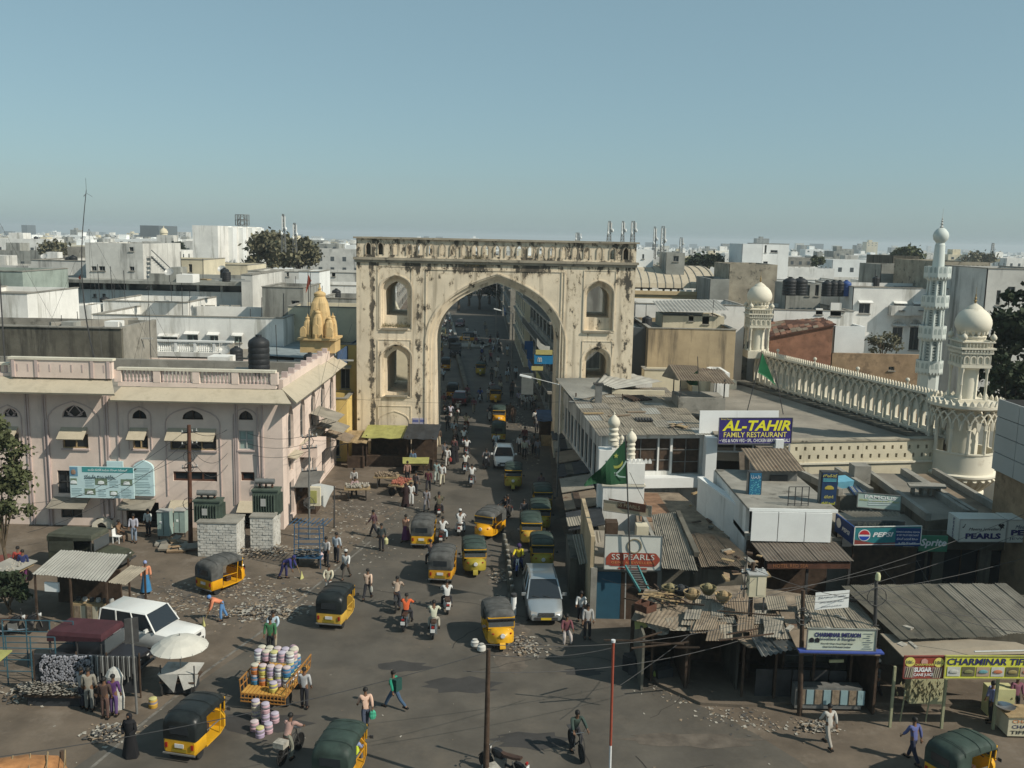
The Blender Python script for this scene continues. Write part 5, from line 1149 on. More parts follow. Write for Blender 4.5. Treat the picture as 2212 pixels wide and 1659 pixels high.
MB().box(a.x-.15,b.x+.3,46.4,54.5,a.z+h_+.02,a.z+h_+.14).mk('deck',M.concrete,sh);MB().box(a.x-.1,a.x+.1,47,55,0,a.z+h_).mk('side_wall',M.white_stained,sh);MB().box(b.x,b.x+.2,47,55,0,a.z+h_).mk('side_wall',M.concrete,sh)
MB().box(a.x-.1,b.x+.3,46.33,46.42,a.z+h_+.0,a.z+h_+.15).mk('fascia',M.white_clean,sh)
for i in range(3): q=MB().box(a.x+(b.x-a.x)*i/3+.02,a.x+(b.x-a.x)*(i+1)/3-.02,46.2,46.28,a.z,a.z+h_).mk('board',M.white_clean);setp(q,'blank white advertising board, %s of the three side by side' % ('leftmost','middle','rightmost')[i],'board','blank white boards')
zd=a.z+h_+.15
for (x,y) in ((1640,1050),(1700,1050),(1770,1060)):
 c=G(*z8(x,y),zd);
rl=Tg('balcony_rail','thin metal railing on the deck above the blank white boards','railing',tuple(G(*z8(1630,1060),zd)))
c0=G(*z8(1630,1062),zd);c1=G(*z8(1770,1062),zd);mb=MB()
for f in (0,.33,.66,1): p_=c0.lerp(c1,f);mb.beam(p_,p_+V3((0,0,1.0)),.04)
for z_ in (.1,.5,1.0): mb.beam(c0+V3((0,0,z_)),c1+V3((0,0,z_)),.03)
mb.mk('railing',M.metal_dark,rl)
a2=P(*z8(1480,1448),44.4);b2=P(*z9(640,1302),44.5);a3=P(*z8(1370,1312),46.4);b3=P(*z9(470,1125),46.4)
aw=Tg('awning','long brown corrugated awning below the blank white boards','awning',tuple(a2))
for i in range(5):
 f0,f1=i/5,(i+1.04)/5;dz=V3((0,0,.02*(i % 2)));MB().corr(a2.lerp(b2,f0)+dz,a2.lerp(b2,f1)+dz,a3.lerp(b3,f1)+dz,a3.lerp(b3,f0)+dz,.16,.02).mk('sheet',mat('tin_brown',(.15,.125,.10),.85,.15,.8,stain=((.09,.06,.045),.56,1,.15)),aw)
o,X,L_=sgb('hotel_sign','dark red HOTEL RED SEA board under the brown awning edge',V(a2,.1,.1,-.42),V(b2,-.1,.1,-.42),.34,M.wood_red,[('HOTEL RED SEA',.28,.2,.55,.42,flat('print_rust',(.30,.13,.06)),0,.01)])
for f in (.02,.5,.98): q=V(a2.lerp(b2,f));MB().box(q.x-.06,q.x+.06,44.7,44.82,0,q.z-.1).mk('post',M.metal_dark,aw)
def lightbox(name,label,u0,u1,vb,vt,Y,side,body,prints):
 a_=P(u0,vb,Y);b_=P(u1,vb,Y);h2=P(u0,vt,Y).z-a_.z;t=Tg(name,label,'sign',tuple(a_));X=face(a_);L2=b_.x-a_.x
 MB(X).box(0,L2,0,.45,0,h2).mk('case',M.metal_dark,t);MB(X).box(.04,L2-.04,-.02,-.002,.04,h2-.04).mk('front_panel',body,t);MB(X).box(-.02,-.002,.04,.41,.04,h2-.04).mk('side_panel',side,t)
 for tx in prints: ltr(tx[0],X,L2*tx[1],h2*tx[2],h2*tx[3],tx[5],t,w=L2*tx[4] if tx[4] else None,y=-.03)
 return t,X,L2,h2
t,X,L2,h2=lightbox('lightbox_sign','upright blue lightbox with white Urdu lettering',*(z8(1350,0)[0],z8(1440,0)[0],z8(0,1065)[1],z8(0,830)[1]),49,M.metal_grey,flat('lightbox_blue',(.02,.13,.24)),[('السلام',.5,.80,.12,.7,whi),('خوش آمدید',.5,.06,.09,.7,whi)])
m_=MB(X)
for i in range(60): x_=L2*U(.12,.88);z_=h2*min(max(random.gauss(.5,.16),.2),.76);m_.box(x_,x_+U(.02,.05),-.028,-.021,z_,z_+U(.02,.05))
m_.mk('print_specks',flat('print_aqua',(.15,.5,.55)),t,kind='stuff')
t,X,L2,h2=lightbox('lightbox_sign','upright black and blue lightbox with yellow Telugu lettering and a plate of food',*(z9(328,0)[0],z9(480,0)[0],z9(0,785)[1],z9(0,478)[1]),47.5,M.metal_grey,flat('lightbox_navy',(.015,.04,.10)),[('హోటల్-రెడ్',.5,.85,.09,.85,yel2),('బిర్యానీ',.5,.22,.09,.55,yel2),('మీల్స్ సెంటర్',.5,.03,.08,.85,yel)])
MB(X).lth([(0,0),(L2*.36,.01),(0,.02)],16,(L2*.5,-.035,h2*.52),sy=.02).mk('plate_print',flat('print_teal',(.06,.30,.30)),t)
m_=MB(X);m_.lth([(.001,h2*.47),(L2*.28,h2*.49),(L2*.26,h2*.55),(L2*.1,h2*.60),(0.001,h2*.6)],12,(L2*.5,-.03,0),sy=.06);m_.mk('food_print',flat('print_food',(.40,.32,.05)),t)
m_=MB(X)
for i in range(3): m_.box(L2*.1,L2*.9,-.03,-.022,h2*(.72+.035*i),h2*(.735+.035*i))
m_.mk('print_lines',flat('print_aqua',(.15,.5,.55)),t)
a=P(*z9(672,800),48.5);b=P(*z9(1070,835),48.5)
o,X,L_=sgb('banner','washed out green FAMOUS banner above the cola sign',a,b,P(*z9(690,665),48.5).z-a.z,mat('banner_green',(.36,.46,.42),.8,.1,1.2,bump=0),[('FAMOUS',.52,.66,.22,.72,whi,0,.02),('GENERAL KIRANA & DRY FRUIT',.5,.46,.12,.92,flat('print_lime',(.45,.48,.2)),0,.01)],frame='metal_grey')
m_=MB(X)
for i in range(3): m_.box(L_*.25,L_*(.9-.1*i),-.02,-.01,.12+.12*i,.16+.12*i)
m_.mk('print_lines',flat('print_pale',(.5,.56,.58)),o)
fs=Tg('famous_shop','dry fruit shop with corrugated porch roof behind the cola sign','shop',(19,47.5,0))
c0,c1,c2,c3=P(*z9(640,900),47.9),P(*z9(1080,890),47.9),P(*z9(1060,850),48.6),P(*z9(520,840),48.6)
MB().corr(c0,c1,c2,c3,.16,.03).mk('porch_roof',M.tin_grey,fs)
MB().box(c0.x-.6,c1.x+.1,47.6,47.7,c0.z-1.5,c0.z-.05).mk('inner_wall',M.glass_grey,fs)
ltr('FAMOUS',face((c0.x,47.55,0)),(c1.x-c0.x)*.45,c0.z-.42,.3,flat('print_shade',(.10,.11,.09)),fs,w=(c1.x-c0.x)*.8)
MB().box(c0.x-1.4,c1.x+.8,47.8,55,0,3.0).mk('wall',M.concrete,fs);MB().box(c0.x-1.6,c0.x-1.4,48.2,56,0,5.0).mk('side_wall',M.concrete,fs)
cola=flat('cola_teal',(.03,.20,.22));colab=flat('cola_blue',(.015,.05,.18));colar=flat('cola_red',(.22,.05,.04))
a=P(*z9(640,1150),46.3);b=P(*z9(1255,1140),46.3);h_=P(*z9(640,985),46.3).z-a.z
o,X,L_=sgb('cola_sign','long blue PEPSI sign with red foot and white round emblem',a,b,h_,cola,[('PEPSI',.43,.42,.26,.31,whi,.25,.03)],frame='white_stained')
MB(X).box(L_*.62,L_,-.012,-.002,0,h_).mk('blue_panel',colab,o);MB(X).add([(0,-.012,0),(L_*.62,-.012,0),(L_*.62,-.012,h_*.18),(L_*.3,-.012,h_*.12),(0,-.012,h_*.30)],[(0,1,2,3,4)]).mk('red_wave',colar,o)
for tx in (('FAMOUS GENERAL KIRANA',.80,.74,.09,.35),('& DRY FRUIT MERCHANT',.80,.56,.09,.33),('ఫేమస్ జనరల్ కిరాణా',.80,.32,.14,.32),('& డ్రై ఫ్రూట్స్',.80,.08,.14,.26)): ltr(tx[0],X,L_*tx[1],h_*tx[2],h_*tx[3],whi,o,w=L_*tx[4],y=-.02)
def disc_part(X,cx_,cz_,r,z0,z1,name,m_,par,y=-.03):
 pts=[(cx_+r*cos(t_),cz_+r*sin(t_)) for t_ in [i*pi/12 for i in range(24)]]
 pts=[(x_,max(min(z_,cz_+z1*r),cz_+z0*r)) for x_,z_ in pts]
 b_=MB(X);b_.add([(x_,y,z_) for x_,z_ in pts],[tuple(range(24))]);b_.mk(name,m_,par,fixn=0)
cc,cz=L_*.15,h_*.55
disc_part(X,cc,cz,.31,-1,1,'emblem_disc',whi,o,-.018);disc_part(X,cc,cz,.27,.15,1,'emblem_red',flat('emblem_red',(.5,.03,.04)),o,-.026);disc_part(X,cc,cz,.27,-1,-.2,'emblem_blue',flat('emblem_blue',(.02,.07,.4)),o,-.026)
c=P(*z9(465,1020),48.3);c_t=P(*z9(465,845),48.3)
o2,X2,L2=sgb('cola_side_sign','raking side panel of the PEPSI sign facing the street',V3((c.x,48.3,a.z+.1)),V3((a.x-.05,46.33,a.z)),h_,colab,[('PEPSI',.62,.35,.24,.42,whi,.2,.03)])
disc_part(X2,L2*.22,h_*.6,.26,-1,1,'emblem_disc',whi,o2,-.02)
MB().box(a.x+.1,b.x,46.6,46.75,0,a.z-.2).mk('shop_front',M.wood_dark,fs)
a=P(*z9(1240,1210),47.2);b=P(*z9(1500,1215),47.2);o,X,L_=sgb('drink_banner','green Sprite banner hanging right of the cola sign',a,b,.85,flat('sprite_green',(.05,.20,.12)),[('Sprite',.5,.22,.6,.92,whi,.2,.03)])
def jeweller(u0,u1,vb0,vt0,label,texts,sidetext):
 a=P(*z9(u0,vb0),46.6);b=P(*z9(u1,vb0-15),46.6);h=P(*z9(u0,vt0),46.6).z-a.z
 o,X,L_=sgb('jeweller_sign',label,V(a),V3((b.x,46.6,a.z+.05)),h,offw,texts,frame='metal_pale')
 MB(X).box(-.004,L_-.0,.09,1.3,0,h).mk('case',offw,o)
 if sidetext:
  XS=Matrix.Translation((a.x-.02,47.75,a.z)) @ Matrix.Rotation(-pi/2,4,'Z')
  for i,ch_ in enumerate(sidetext): ltr(ch_,XS,.55,h*(.80-i*.155),h*.12,nav2,o,w=.16,y=.0)
 return o,X,L_,h
t1=[('Meena Jewellers',.55,.46,.17,.70,blk,.3,.0),('PEARLS',.52,.12,.26,.76,nav2,0,.05)]
o,X,L_,h=jeweller(1605,2035,1120,915,'white Meena Jewellers PEARLS signbox with a black bird emblem',t1,'PEARLS')
mb=MB(X);mb.add([(L_*.82+dx*.55,-.02,h*.72+dz*.55) for dx,dz in ((0,.1),(.15,.28),(.3,.2),(.45,.3),(.62,.1),(.5,-.02),(.62,-.22),(.42,-.12),(.3,-.28),(.2,-.08))],[tuple(range(10))]);mb.mk('bird_emblem',blk,o,fixn=0)
mb=MB(X);mb.add([(L_*.06+dx,-.02,h*.62+dz) for dx,dz in ((0,0),(.08,.02),(.16,.2),(.12,.22),(.07,.08),(0,.06))],[tuple(range(6))]);mb.mk('feather_emblem',blk,o,fixn=0)
o,X,L_,h=jeweller(2045,2500,1125,920,'shaded grey white Meena PEARLS signbox at the right edge of the view',[('Meena',.30,.60,.17,.28,flat('print_slate',(.07,.09,.13)),.3,0),('PEARLS',.5,.30,.26,.84,nav2,0,.05),('JEWELLERS',.45,.08,.13,.8,flat('print_slate',(.07,.09,.13)))],None)
def long_roof(name,label,A,B,C,D,z,m_='roof_dust',kerb='concrete'):
 a_,b_,c_,d_=[G(*q_,z) for q_ in (A,B,C,D)]
 t_=Tg(name,label,'building',tuple((a_+b_)/2-V3((0,0,z))));pts=[(p_.x,p_.y) for p_ in (a_,b_,c_,d_)]
 MB().prism(pts,0,z).mk('wall',M.concrete_dark,t_);mb_=MB();mb_.prism(pts,z+.003,z+.03);mb_.mk('roof',M[m_],t_)
 k_=MB()
 for p_,q_ in ((a_,d_),(b_,c_)): k_=MB();k_.beam(p_+V3((0,0,.2)),q_+V3((0,0,.2)),.28,.42);k_.mk('kerb',M[kerb],t_)
 return t_
long_roof('shop_house','long narrow flat roofed shop between the FAMOUS banner and the jeweller sign',z9(1330,930),z9(1690,900),z9(1090,500),z9(740,490),4.0)
long_roof('shop_house','shaded flat roofed shop running back behind the PEARLS signbox',z9(1760,900),z9(2100,930),z9(1380,500),z9(1110,500),3.9,'tin_rust')
long_roof('shop_house','flat roof cluttered with pipes behind the FAMOUS banner',z9(520,700),z9(800,690),z9(480,490),z9(130,510),4.1,'roof_dust')
c=G(*z9(1300,690),4.1);o=MB(Matrix.Translation(c)).prism([(-1.1,-.35),(1.0,-.45),(1.2,.2),(.7,.5),(-.9,.5)],.5,.62).mk('cover_slab',M.concrete);setp(o,'oval ended concrete slab propped on the long shop roof','slab')
for i in range(4): MB(Matrix.Translation(c)).box(-.8+i*.5,-.7+i*.5,-.2,.2,0,.5).mk('prop',M.concrete,o)
bp=Tg('pipe_bundle','bundle of pale pipes lying along the roof behind the FAMOUS banner','pipes',tuple(G(*z9(600,620),4.15)))
for i in range(9):
 p_=G(*z9(560+i*14,560+i*2),4.2);q_=G(*z9(650+i*16,690),4.2);MB().tube([p_,q_],.04,5).mk('pipe',M['metal_pale' if i % 3 else 'tank_blue'],bp)
o=MB().box(*(lambda p_: (p_.x-.5,p_.x+.5,p_.y-.5,p_.y+.5))(G(*z9(690,570),4.1)),4.1,5.2).mk('roof_stub',M.concrete);setp(o,'small concrete roof stub with a cap in front of the pierced wall','stub')
o=MB().cbox(G(*z9(525,575),4.4),(1.2,.8,.5),rz=.4,rx=.2).mk('blue_sheeting',flat('sheet_sky',(.12,.32,.42)));setp(o,'crumpled sky blue sheet on the cluttered roof','sheet')
a=P(2143,1000,50);zt_=P(2143,860,50).z;zb_=a.z-.3;x0=a.x
t=Tg('clad_building','modern building clad in large grey metal panels over a rough base at the right edge','building',(x0,50,0))
MB().box(x0+.2,x0+9,38,49.9,0,zb_).mk('base_wall',M.brick_brown,t);MB().box(x0+.06,x0+9,38,50,zb_,zt_-.06).mk('core',M.opening_dark,t)
for f in range(4):
 for i in range(5):
  z0,z1=zb_+(zt_-zb_)*f/4,zb_+(zt_-zb_)*(f+1)/4
  MB().box(x0-.02,x0+.06,50-(i+1)*2.2,50-i*2.2-.04,z0+.02,z1-.02).mk('panel',mat('clad_panel',(.36,.37,.355),.6,.05,.6,bump=0),t)
bdg('white_yard_house','bright white low house glimpsed between bastion and panelled building',35.5,42,66,74,5.2,'white_clean',par=.4)
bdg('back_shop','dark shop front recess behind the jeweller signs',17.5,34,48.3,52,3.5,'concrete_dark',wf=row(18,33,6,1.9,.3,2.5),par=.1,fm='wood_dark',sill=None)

# ------------------------------------------------------------------ SS PEARLS corner
a=P(*z8(358,1500),43.6);b=P(*z8(748,1505),43.8);h_=P(*z8(358,1262),43.6).z-a.z
ss=Tg('pearl_shop','corner pearl shop with blue shutter, open roof pit and side wall','shop',(6,45,0))
o,X,L_=sgb('pearl_sign','white SS PEARLS gems and jewellers board with red plaque and ring emblem',a,V3((b.x,43.6,a.z-.03)),h_,offw,[],frame='metal_grey')
pl_=[(.03,.13),(.09,.13),(.12,.10),(.88,.10),(.91,.13),(.97,.26),(.97,.34),(.91,.46),(.88,.49),(.12,.49),(.09,.46),(.03,.34)]
mb=MB(X);mb.add([(L_*x_,-.02,h_*z_) for x_,z_ in pl_],[tuple(range(12))]);mb.mk('red_plaque',red_,o,fixn=0)
ltr('SS PEARLS',X,L_*.5,h_*.29,h_*.16,offw,o,w=L_*.75,y=-.028);ltr('GEMS & JEWELLERS',X,L_*.5,h_*.155,h_*.085,org,o,w=L_*.76,y=-.028)
mb=MB(X);pr=[(L_*.52+cos(t_)*h_*.19,h_*.69+sin(t_)*h_*.2) for t_ in [i*pi/10 for i in range(21)]]
for p_,q_ in zip(pr,pr[1:]): mb.beam((p_[0],-.02,p_[1]),(q_[0],-.02,q_[1]),.05)
mb.mk('ring_emblem',flat('print_khaki',(.25,.22,.15)),o)
mb=MB(X);mb.box(L_*.25,L_*.75,-.03,-.015,.02,.1);mb.mk('red_strip',red_,o)
x0,x1=a.x-.1,b.x
MB().box(x0-.55,x0-.35,43.8,50.5,0,a.z+h_*.9).mk('side_wall',M.tan_wall,ss);MB().box(x1-.1,x1+.1,43.9,50,0,a.z+.8).mk('side_wall',M.concrete,ss)
MB().box(x0-.35,x1-.1,44.1,50,a.z-.3,a.z-.1).mk('roof',M.roof_dust,ss);MB().box(x0-.3,x0+1.0,44.0,44.1,0,a.z-.31).mk('blue_shutter',flat('shutter_blue',(.025,.085,.13)),ss);MB().box(x0+1.02,x1,44.0,44.1,0,a.z-.31).mk('brown_shutter',M.wood_dark,ss)
MB().box(x0-.5,x0-.2,43.7,44.0,0,a.z).mk('pillar',M.concrete,ss)
for i,(x,y,w) in enumerate(((410,1190,.5),(620,1215,.5))): c=P(*z8(x,y+45),45.5+.3);MB().box(c.x-.3,c.x+.3,45.5,46.2,a.z-.1,c.z+.5).mk('roof_box',M.wood_dark if i==0 else M.cream_wall,ss)
q0=P(*z8(355,1095),46.5);q1=P(*z8(685,1140),45.9)
sgb('old_sign','tilted weathered board with brown plaque above the SS PEARLS roof',V(q0),V3((q1.x,q1.y,q1.z)),P(*z8(355,1035),46.5).z-q0.z+.1,mat('board_beige',(.34,.29,.21),.85,.1,1),[],frame='concrete')
o,X,L_=sgb('brown_plaque','dark brown plaque with ring mounted on the tilted weathered board',V3((q0.x+.25,q0.y-.03,q0.z+.22)),V3((q1.x-.3,q1.y-.03,q1.z+.22)),.42,M.wood_red,[('SS PEARLS',.55,.25,.45,.6,flat('print_khaki',(.25,.22,.15)))],t=.04)
zr_=3.3
def csheet(A,B,C,D,zA,zD,m_,par,pitch=.16,amp=.03,nm='roof_sheet',n=1):
 a_,b_,c_,d_=G(*A,zA),G(*B,zA),G(*C,zD),G(*D,zD)
 for i in range(n):
  f0,f1=i/n,min(1,(i+1.03)/n);dz=V3((0,0,.025*(i % 2)+U(0,.02)))
  MB().corr(a_.lerp(b_,f0)+dz,a_.lerp(b_,f1)+dz,d_.lerp(c_,f1)+dz,d_.lerp(c_,f0)+dz,pitch,amp).mk(nm,M[m_],par)
pr_=Tg('shop_roofs','rusty corrugated roofs stepping down behind the pearl board','building',(9,46,0))
csheet(z8(760,1500),z8(1010,1520),z8(880,1110),z8(685,1130),2.9,3.6,'tin_grey',pr_,.15,.03,n=4)
csheet(z8(1030,1490),z8(1425,1480),z8(1180,1260),z8(950,1260),2.9,3.4,'tin_rust',pr_,.12,.02,n=7)
MB().box(7.4,11.8,44.4,50,0,2.5).mk('wall',M.concrete_dark,pr_);mb=MB();mb.beam(G(*z8(870,1110),3.7),G(*z8(1000,1400),3.2),.25,.25);mb.mk('ridge_wall',M.concrete_dark,pr_)
csheet_t=Tg('tin_lean_to','low grey tin lean-to on the shaded street side of the pearl shop','lean-to',(4.2,45,0))
csheet(z8(190,1475),z8(355,1435),z8(330,1245),z8(140,1270),2.3,2.7,'tin_grey',csheet_t,n=2);csheet(z8(110,1210),z8(280,1190),z8(250,1130),z8(95,1150),2.3,2.6,'tin_grey',csheet_t,n=2)
c_=G(*z8(230,1450),0);MB().box(3.2,4.2,46.5,50.5,0,2.2).mk('kiosk_wall',M.concrete_dark,csheet_t)
long_=Tg('street_kiosks','dim row of kiosks along the shaded edge of the street','kiosks',(3.9,60,0))
for i in range(7):
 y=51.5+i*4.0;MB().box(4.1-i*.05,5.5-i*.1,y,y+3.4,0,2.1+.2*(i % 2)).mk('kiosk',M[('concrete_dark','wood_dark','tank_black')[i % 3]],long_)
 MB().slab([(3.4,y,2.1),(5.5,y,2.5),(5.5,y+3.5,2.5),(3.4,y+3.5,2.1)],.05).mk('kiosk_canopy',M[('tarp_dark','tin_rust','tin_grey')[i % 3]],long_)
t=Tg('steel_stair','teal steel stair frame with pale posts in front of the pearl shop','stair',tuple(G(*z10(280,480))))
for i,x in enumerate((205,235,265,300)):
 p_=G(*z10(x-8+i*6,470-i*15));MB().beam(p_,P(*z10(x,100+i*42),p_.y),.06).mk('post',M.metal_pale,t)
p_=P(*z10(200,45),42.5);q_=P(*z10(320,250),41.2)
for s_ in (0,.6): MB().beam(p_+V3((s_,0,0)),q_+V3((s_*.7,0,0)),.06,.12).mk('stringer',flat('teal_paint',(.06,.20,.20)),t)
for i in range(11): c=p_.lerp(q_,i/11);MB().beam(c,c+V3((.58,0,0)),.04,.05).mk('tread',M.metal_grey,t)

# ------------------------------------------------------------------ foreground shacks
fk=Tg('shack_row','low dark shacks under ragged tin and cloth roofs on the corner of the plaza','shack',(8,38,0))
zf=2.75
MB().slab([G(*z10(*p_),2.58) for p_ in ((250,470),(1000,560),(1180,690),(1600,700),(1700,560),(1700,285),(1150,200),(370,235))],.06).mk('roof_deck',M.roof_rubble,fk)
csheet(z10(250,480),z10(600,560),z10(820,320),z10(360,230),2.68,2.85,'roof_rubble',fk,.3,.01,n=3)
csheet(z10(560,565),z10(1020,570),z10(900,430),z10(520,465),2.66,2.75,'asbestos',fk,.3,.01,n=3)
for k in range(26):
 x,y=U(640,1620),U(250,520);w,h=U(90,190),U(70,170);zz=2.72+U(0,.16)+k*.003;sx=U(-70,70)
 csheet(z10(x,y+h),z10(x+w,y+h+U(-8,12)),z10(x+w+sx,y),z10(x+sx,y),zz,zz+U(-.02,.14),random.choice(('tin_rust','asbestos','tin_grey','asbestos','tin_rust','roof_rubble')),fk,.1,.012)
csheet(z10(1190,610),z10(1440,580),z10(1400,470),z10(1190,480),2.72,2.85,'tin_rust',fk,.1,.015,n=2)
csheet(z10(1290,780),z10(1600,720),z10(1430,590),z10(1200,620),2.45,2.72,'tarp_grey',fk,.8,.05,n=2)
bk=[G(*z10(q_[0],q_[1]),0) for q_ in ((300,780),(700,960),(1100,1090),(1550,1090))]
p0=V3((5.5,39.6,0));p1_=V3((15.5,38.6,0))
MB(face(p0,p1_)).box(0,10,0,.15,0,2.5).mk('back_wall',M.wood_dark,fk)
for i,x in enumerate((5.6,7.4,9.5,11.4,13.6,15.2)): MB().box(x,x+.1,36.6,39.2,0,2.45).mk('partition',M['wood_dark' if i % 2 else 'concrete_dark'],fk)
for i,(x,y) in enumerate(((6.1,37.4),(7.6,37.0),(9.6,36.0),(10.9,35.9),(12.4,35.8),(13.9,35.8))): MB().box(x,x+.09,y,y+.09,0,2.55).mk('post',M.wood_dark,fk)
for i in range(5): MB().box(10.2+i*.75,10.9+i*.75,36.1,36.16,.1,1.3).mk('plank_panel',M.metal_dark,fk)
cl=Tg('goods_heap','dark heap of covered goods on the plaza edge beside the shacks','goods',tuple(G(*z10(350,900))));
for i in range(9): c=G(*z10(250+i*32,880+(i % 3)*20+i*6));MB().cbox((c.x,c.y+.3,.25+.1*(i % 2)),(U(.5,.9),U(.4,.8),.5+.2*(i % 2)),rz=U(0,1)).mk('bundle',M[('tarp_dark','tank_black','metal_dark')[i % 3]],cl)
o=MB().ball(tuple(V(G(*z10(450,940)),0,0,.2)),.22).mk('yellow_bag',flat('bag_lime',(.3,.35,.08)));setp(o,'lime yellow bag beside the dark goods heap','bag')
pp=[G(*z10(330,890)),G(*z10(470,1010)),G(*z10(800,1160)),G(*z10(1130,1180)),G(*z10(1560,1150)),G(2212,1530)]
MB().prism([(p_.x,p_.y) for p_ in pp]+[(24,41),(5.6,41)],.0,.13).mk('pavement',M.earth,kind='structure')
for i in range(26):
 c=G(*z10(U(370,620),U(240,360)),3.05);o=MB().cbox((c.x,c.y,3.12+U(0,.2)),(U(.5,1.5),U(.03,.08),.04),rz=U(-1.4,1.4),ry=U(-.3,.3)).mk('stick',M[('wood_pale','wood_dark','wood_pale')[i % 3]]);setp(o,'broken stick in the rubbish heap on the shack roof','stick','sticks on the shack roof')
for i,(x,y,mm,lb) in enumerate(((555,250,'grass_dry','yellowish round basket at the back of the shack roof'),(730,290,'wood_pale','pale pointed basket right of the sticks'),(980,310,'wood_pale','tan basket nearest the cream meter box'),(335,370,'wood_red','reddish wooden crate on the front left of the shack roof'),(380,385,'wood_red','second reddish crate on the shack roof, further right'),(640,260,'tarp_dark','dark crumpled tub on the shack roof'),(860,250,'grass_dry','small straw rag bundle on the shack roof'))):
 c=G(*z10(x,y+20),3.1);t=Tg('basket' if 'basket' in lb else 'crate',lb,'basket' if 'basket' in lb else 'crate',tuple(c),U(0,1))
 if 'crate' in lb: 
  MB().box(-.3,.3,-.2,.2,0,.04).mk('base',M[mm],t,lc=1)
  for s_ in (-1,1): MB().box(-.3,.3,s_*.2-.02,s_*.2+.02,0,.3).mk('side',M[mm],t,lc=1);MB().box(s_*.3-.02,s_*.3+.02,-.18,.18,0,.3).mk('side',M[mm],t,lc=1)
 else: MB().lth([(.2,0),(.36,.25),(.38,.34),(.34,.34),(.18,.05),(0,.05)],12).mk('bowl',M[mm],t,lc=1);MB().ball((.05,.05,.28),.2).mk('rags',M[mm],t,lc=1)
o=MB().add([tuple(P(*z10(x,y),37.2+U(-.3,.3))) for x,y in ((360,500),(430,515),(500,520),(560,545),(545,590),(500,600),(460,600),(440,560),(390,540),(490,560))],[(0,1,8),(1,2,9),(2,3,9),(3,4,9),(4,5,9),(5,6,9),(6,7,9),(7,1,9),(7,8,1)]).mk('cloth_bundle',M.paper);setp(o,'torn white cloth caught on the front edge of the shack roof','cloth')
o=MB().slab([tuple(P(*z10(275,490),37.6)),tuple(P(*z10(520,465),37.6)),tuple(P(*z10(360,540),37.5)),tuple(P(*z10(280,555),37.5))],.02).mk('yellow_valance',M.tarp_yellow);setp(o,'yellow cloth valance along the left shack roof','cloth')
a=P(*z10(1645,715),34.3);b=P(*z11(600,722),34.3);h_=P(*z11(50,545),34.3).z-a.z
o,X,L_=sgb('shop_board','pale green white CHARMINAR IMITAION jewellers and bangles board',a,V3((b.x,34.3,a.z)),h_,mat('board_pale_green',(.50,.54,.44),.8,.05,1,stain=((.40,.42,.33),.56,1,.1),bump=0),[('CHARMINAR IMITAION',.44,.62,.21,.67,nav2,0,.04),('Jewellers & Bangles',.44,.44,.15,.52,flat('print_slate',(.07,.09,.13)),0,.01),('Fancy Ear Rings, Fancy Finger Rings',.44,.27,.08,.46,blk),('Stone Sets & Moments Lockets',.44,.13,.08,.40,blk)],frame='metal_grey')
m_=MB(X)
for i in range(8): m_.box(L_*U(.8,.95),L_*U(.9,.97),-.02,-.01,h_*(.1+i*.1),h_*(.112+i*.1))
m_.mk('print_lines',flat('print_slate',(.07,.09,.13)),o)
for x_ in (.035,.115): MB(X).plate(apt(L_*x_,L_*(x_+.065),h_*.36,h_*.5,h_*.58,n=3),[],-.02,-.008).mk('emblem',blk,o)
o=MB().box(a.x-.3,b.x+.3,34.15,34.5,a.z-.07,a.z-.01).mk('blue_valance',flat('valance_blue',(.05,.08,.30)));setp(o,'blue strip of canopy below the CHARMINAR IMITAION board','canopy')
ci=Tg('bangle_shop','dark bangle shop with shelves under the CHARMINAR IMITAION board','shop',((a.x+b.x)/2,35,0))
MB().box(a.x,b.x+.2,37.6,37.7,0,2.6).mk('back_wall',M.concrete_dark,ci);MB().box(a.x,b.x,35.2,35.7,.1,1.0).mk('counter',M.metal_grey,ci)
for i in range(3): MB().box(a.x+.1,b.x-.3,37.2,37.6,.9+i*.5,.94+i*.5).mk('shelf',M.metal_grey,ci)
for i in range(8): MB().box(a.x+.1+i*.34,a.x+.38+i*.34,35.16,35.19,.3,.9).mk('poster',flat('print_grey',(.25,.36,.38)) if i % 2 else M.paper_brown,ci)
MB().slab([(a.x-.2,34.5,2.75),(b.x+.3,34.5,2.75),(b.x+.5,38,3.0),(a.x,38,3.0)],.05).mk('roof',M.tin_rust,ci)
o=MB().cbox(P(*z11(290,805),35.6),(.6,.06,.12),rz=.1).mk('tube_lamp',flat('lamp_cream',(.5,.5,.3)));setp(o,'small pale lamp tube hanging in the dark bangle shop','lamp')
a=P(*z11(115,400),36.5);b=P(*z11(385,378),36.5);o,X,L_=sgb('white_banner','white sheet with handwritten Urdu lines on the shack roof',a,b,P(*z11(120,262),36.5).z-a.z,M.white_clean,[('خالص موتی کے زیورات',.5,.62,.16,.8,flat('print_slate',(.07,.09,.13))),('یہاں ملتے ہیں',.5,.36,.12,.7,flat('print_slate',(.07,.09,.13))),('چارمینار حیدرآباد',.5,.12,.1,.6,flat('print_slate',(.07,.09,.13)))],t=.02)
tf=Tg('tiffin_centre','open tiffin centre under wide corrugated roofs with sheet canopy','shop',(18,36,0))
A_,B_,C_,D_=z11(800,640),z11(1620,620),z11(1180,195),z11(330,210)
csheet(A_,B_,C_,D_,2.95,3.7,'asbestos',tf,.12,.02,n=12);csheet(z11(1560,610),z11(2100,560),z11(1640,195),z11(1100,195),2.98,3.75,'tin_grey',tf,.14,.02,n=6)
csheet(z11(0,540),z11(640,560),z11(400,280),z11(-40,290),2.95,3.2,'asbestos',tf,.12,.015,n=7)
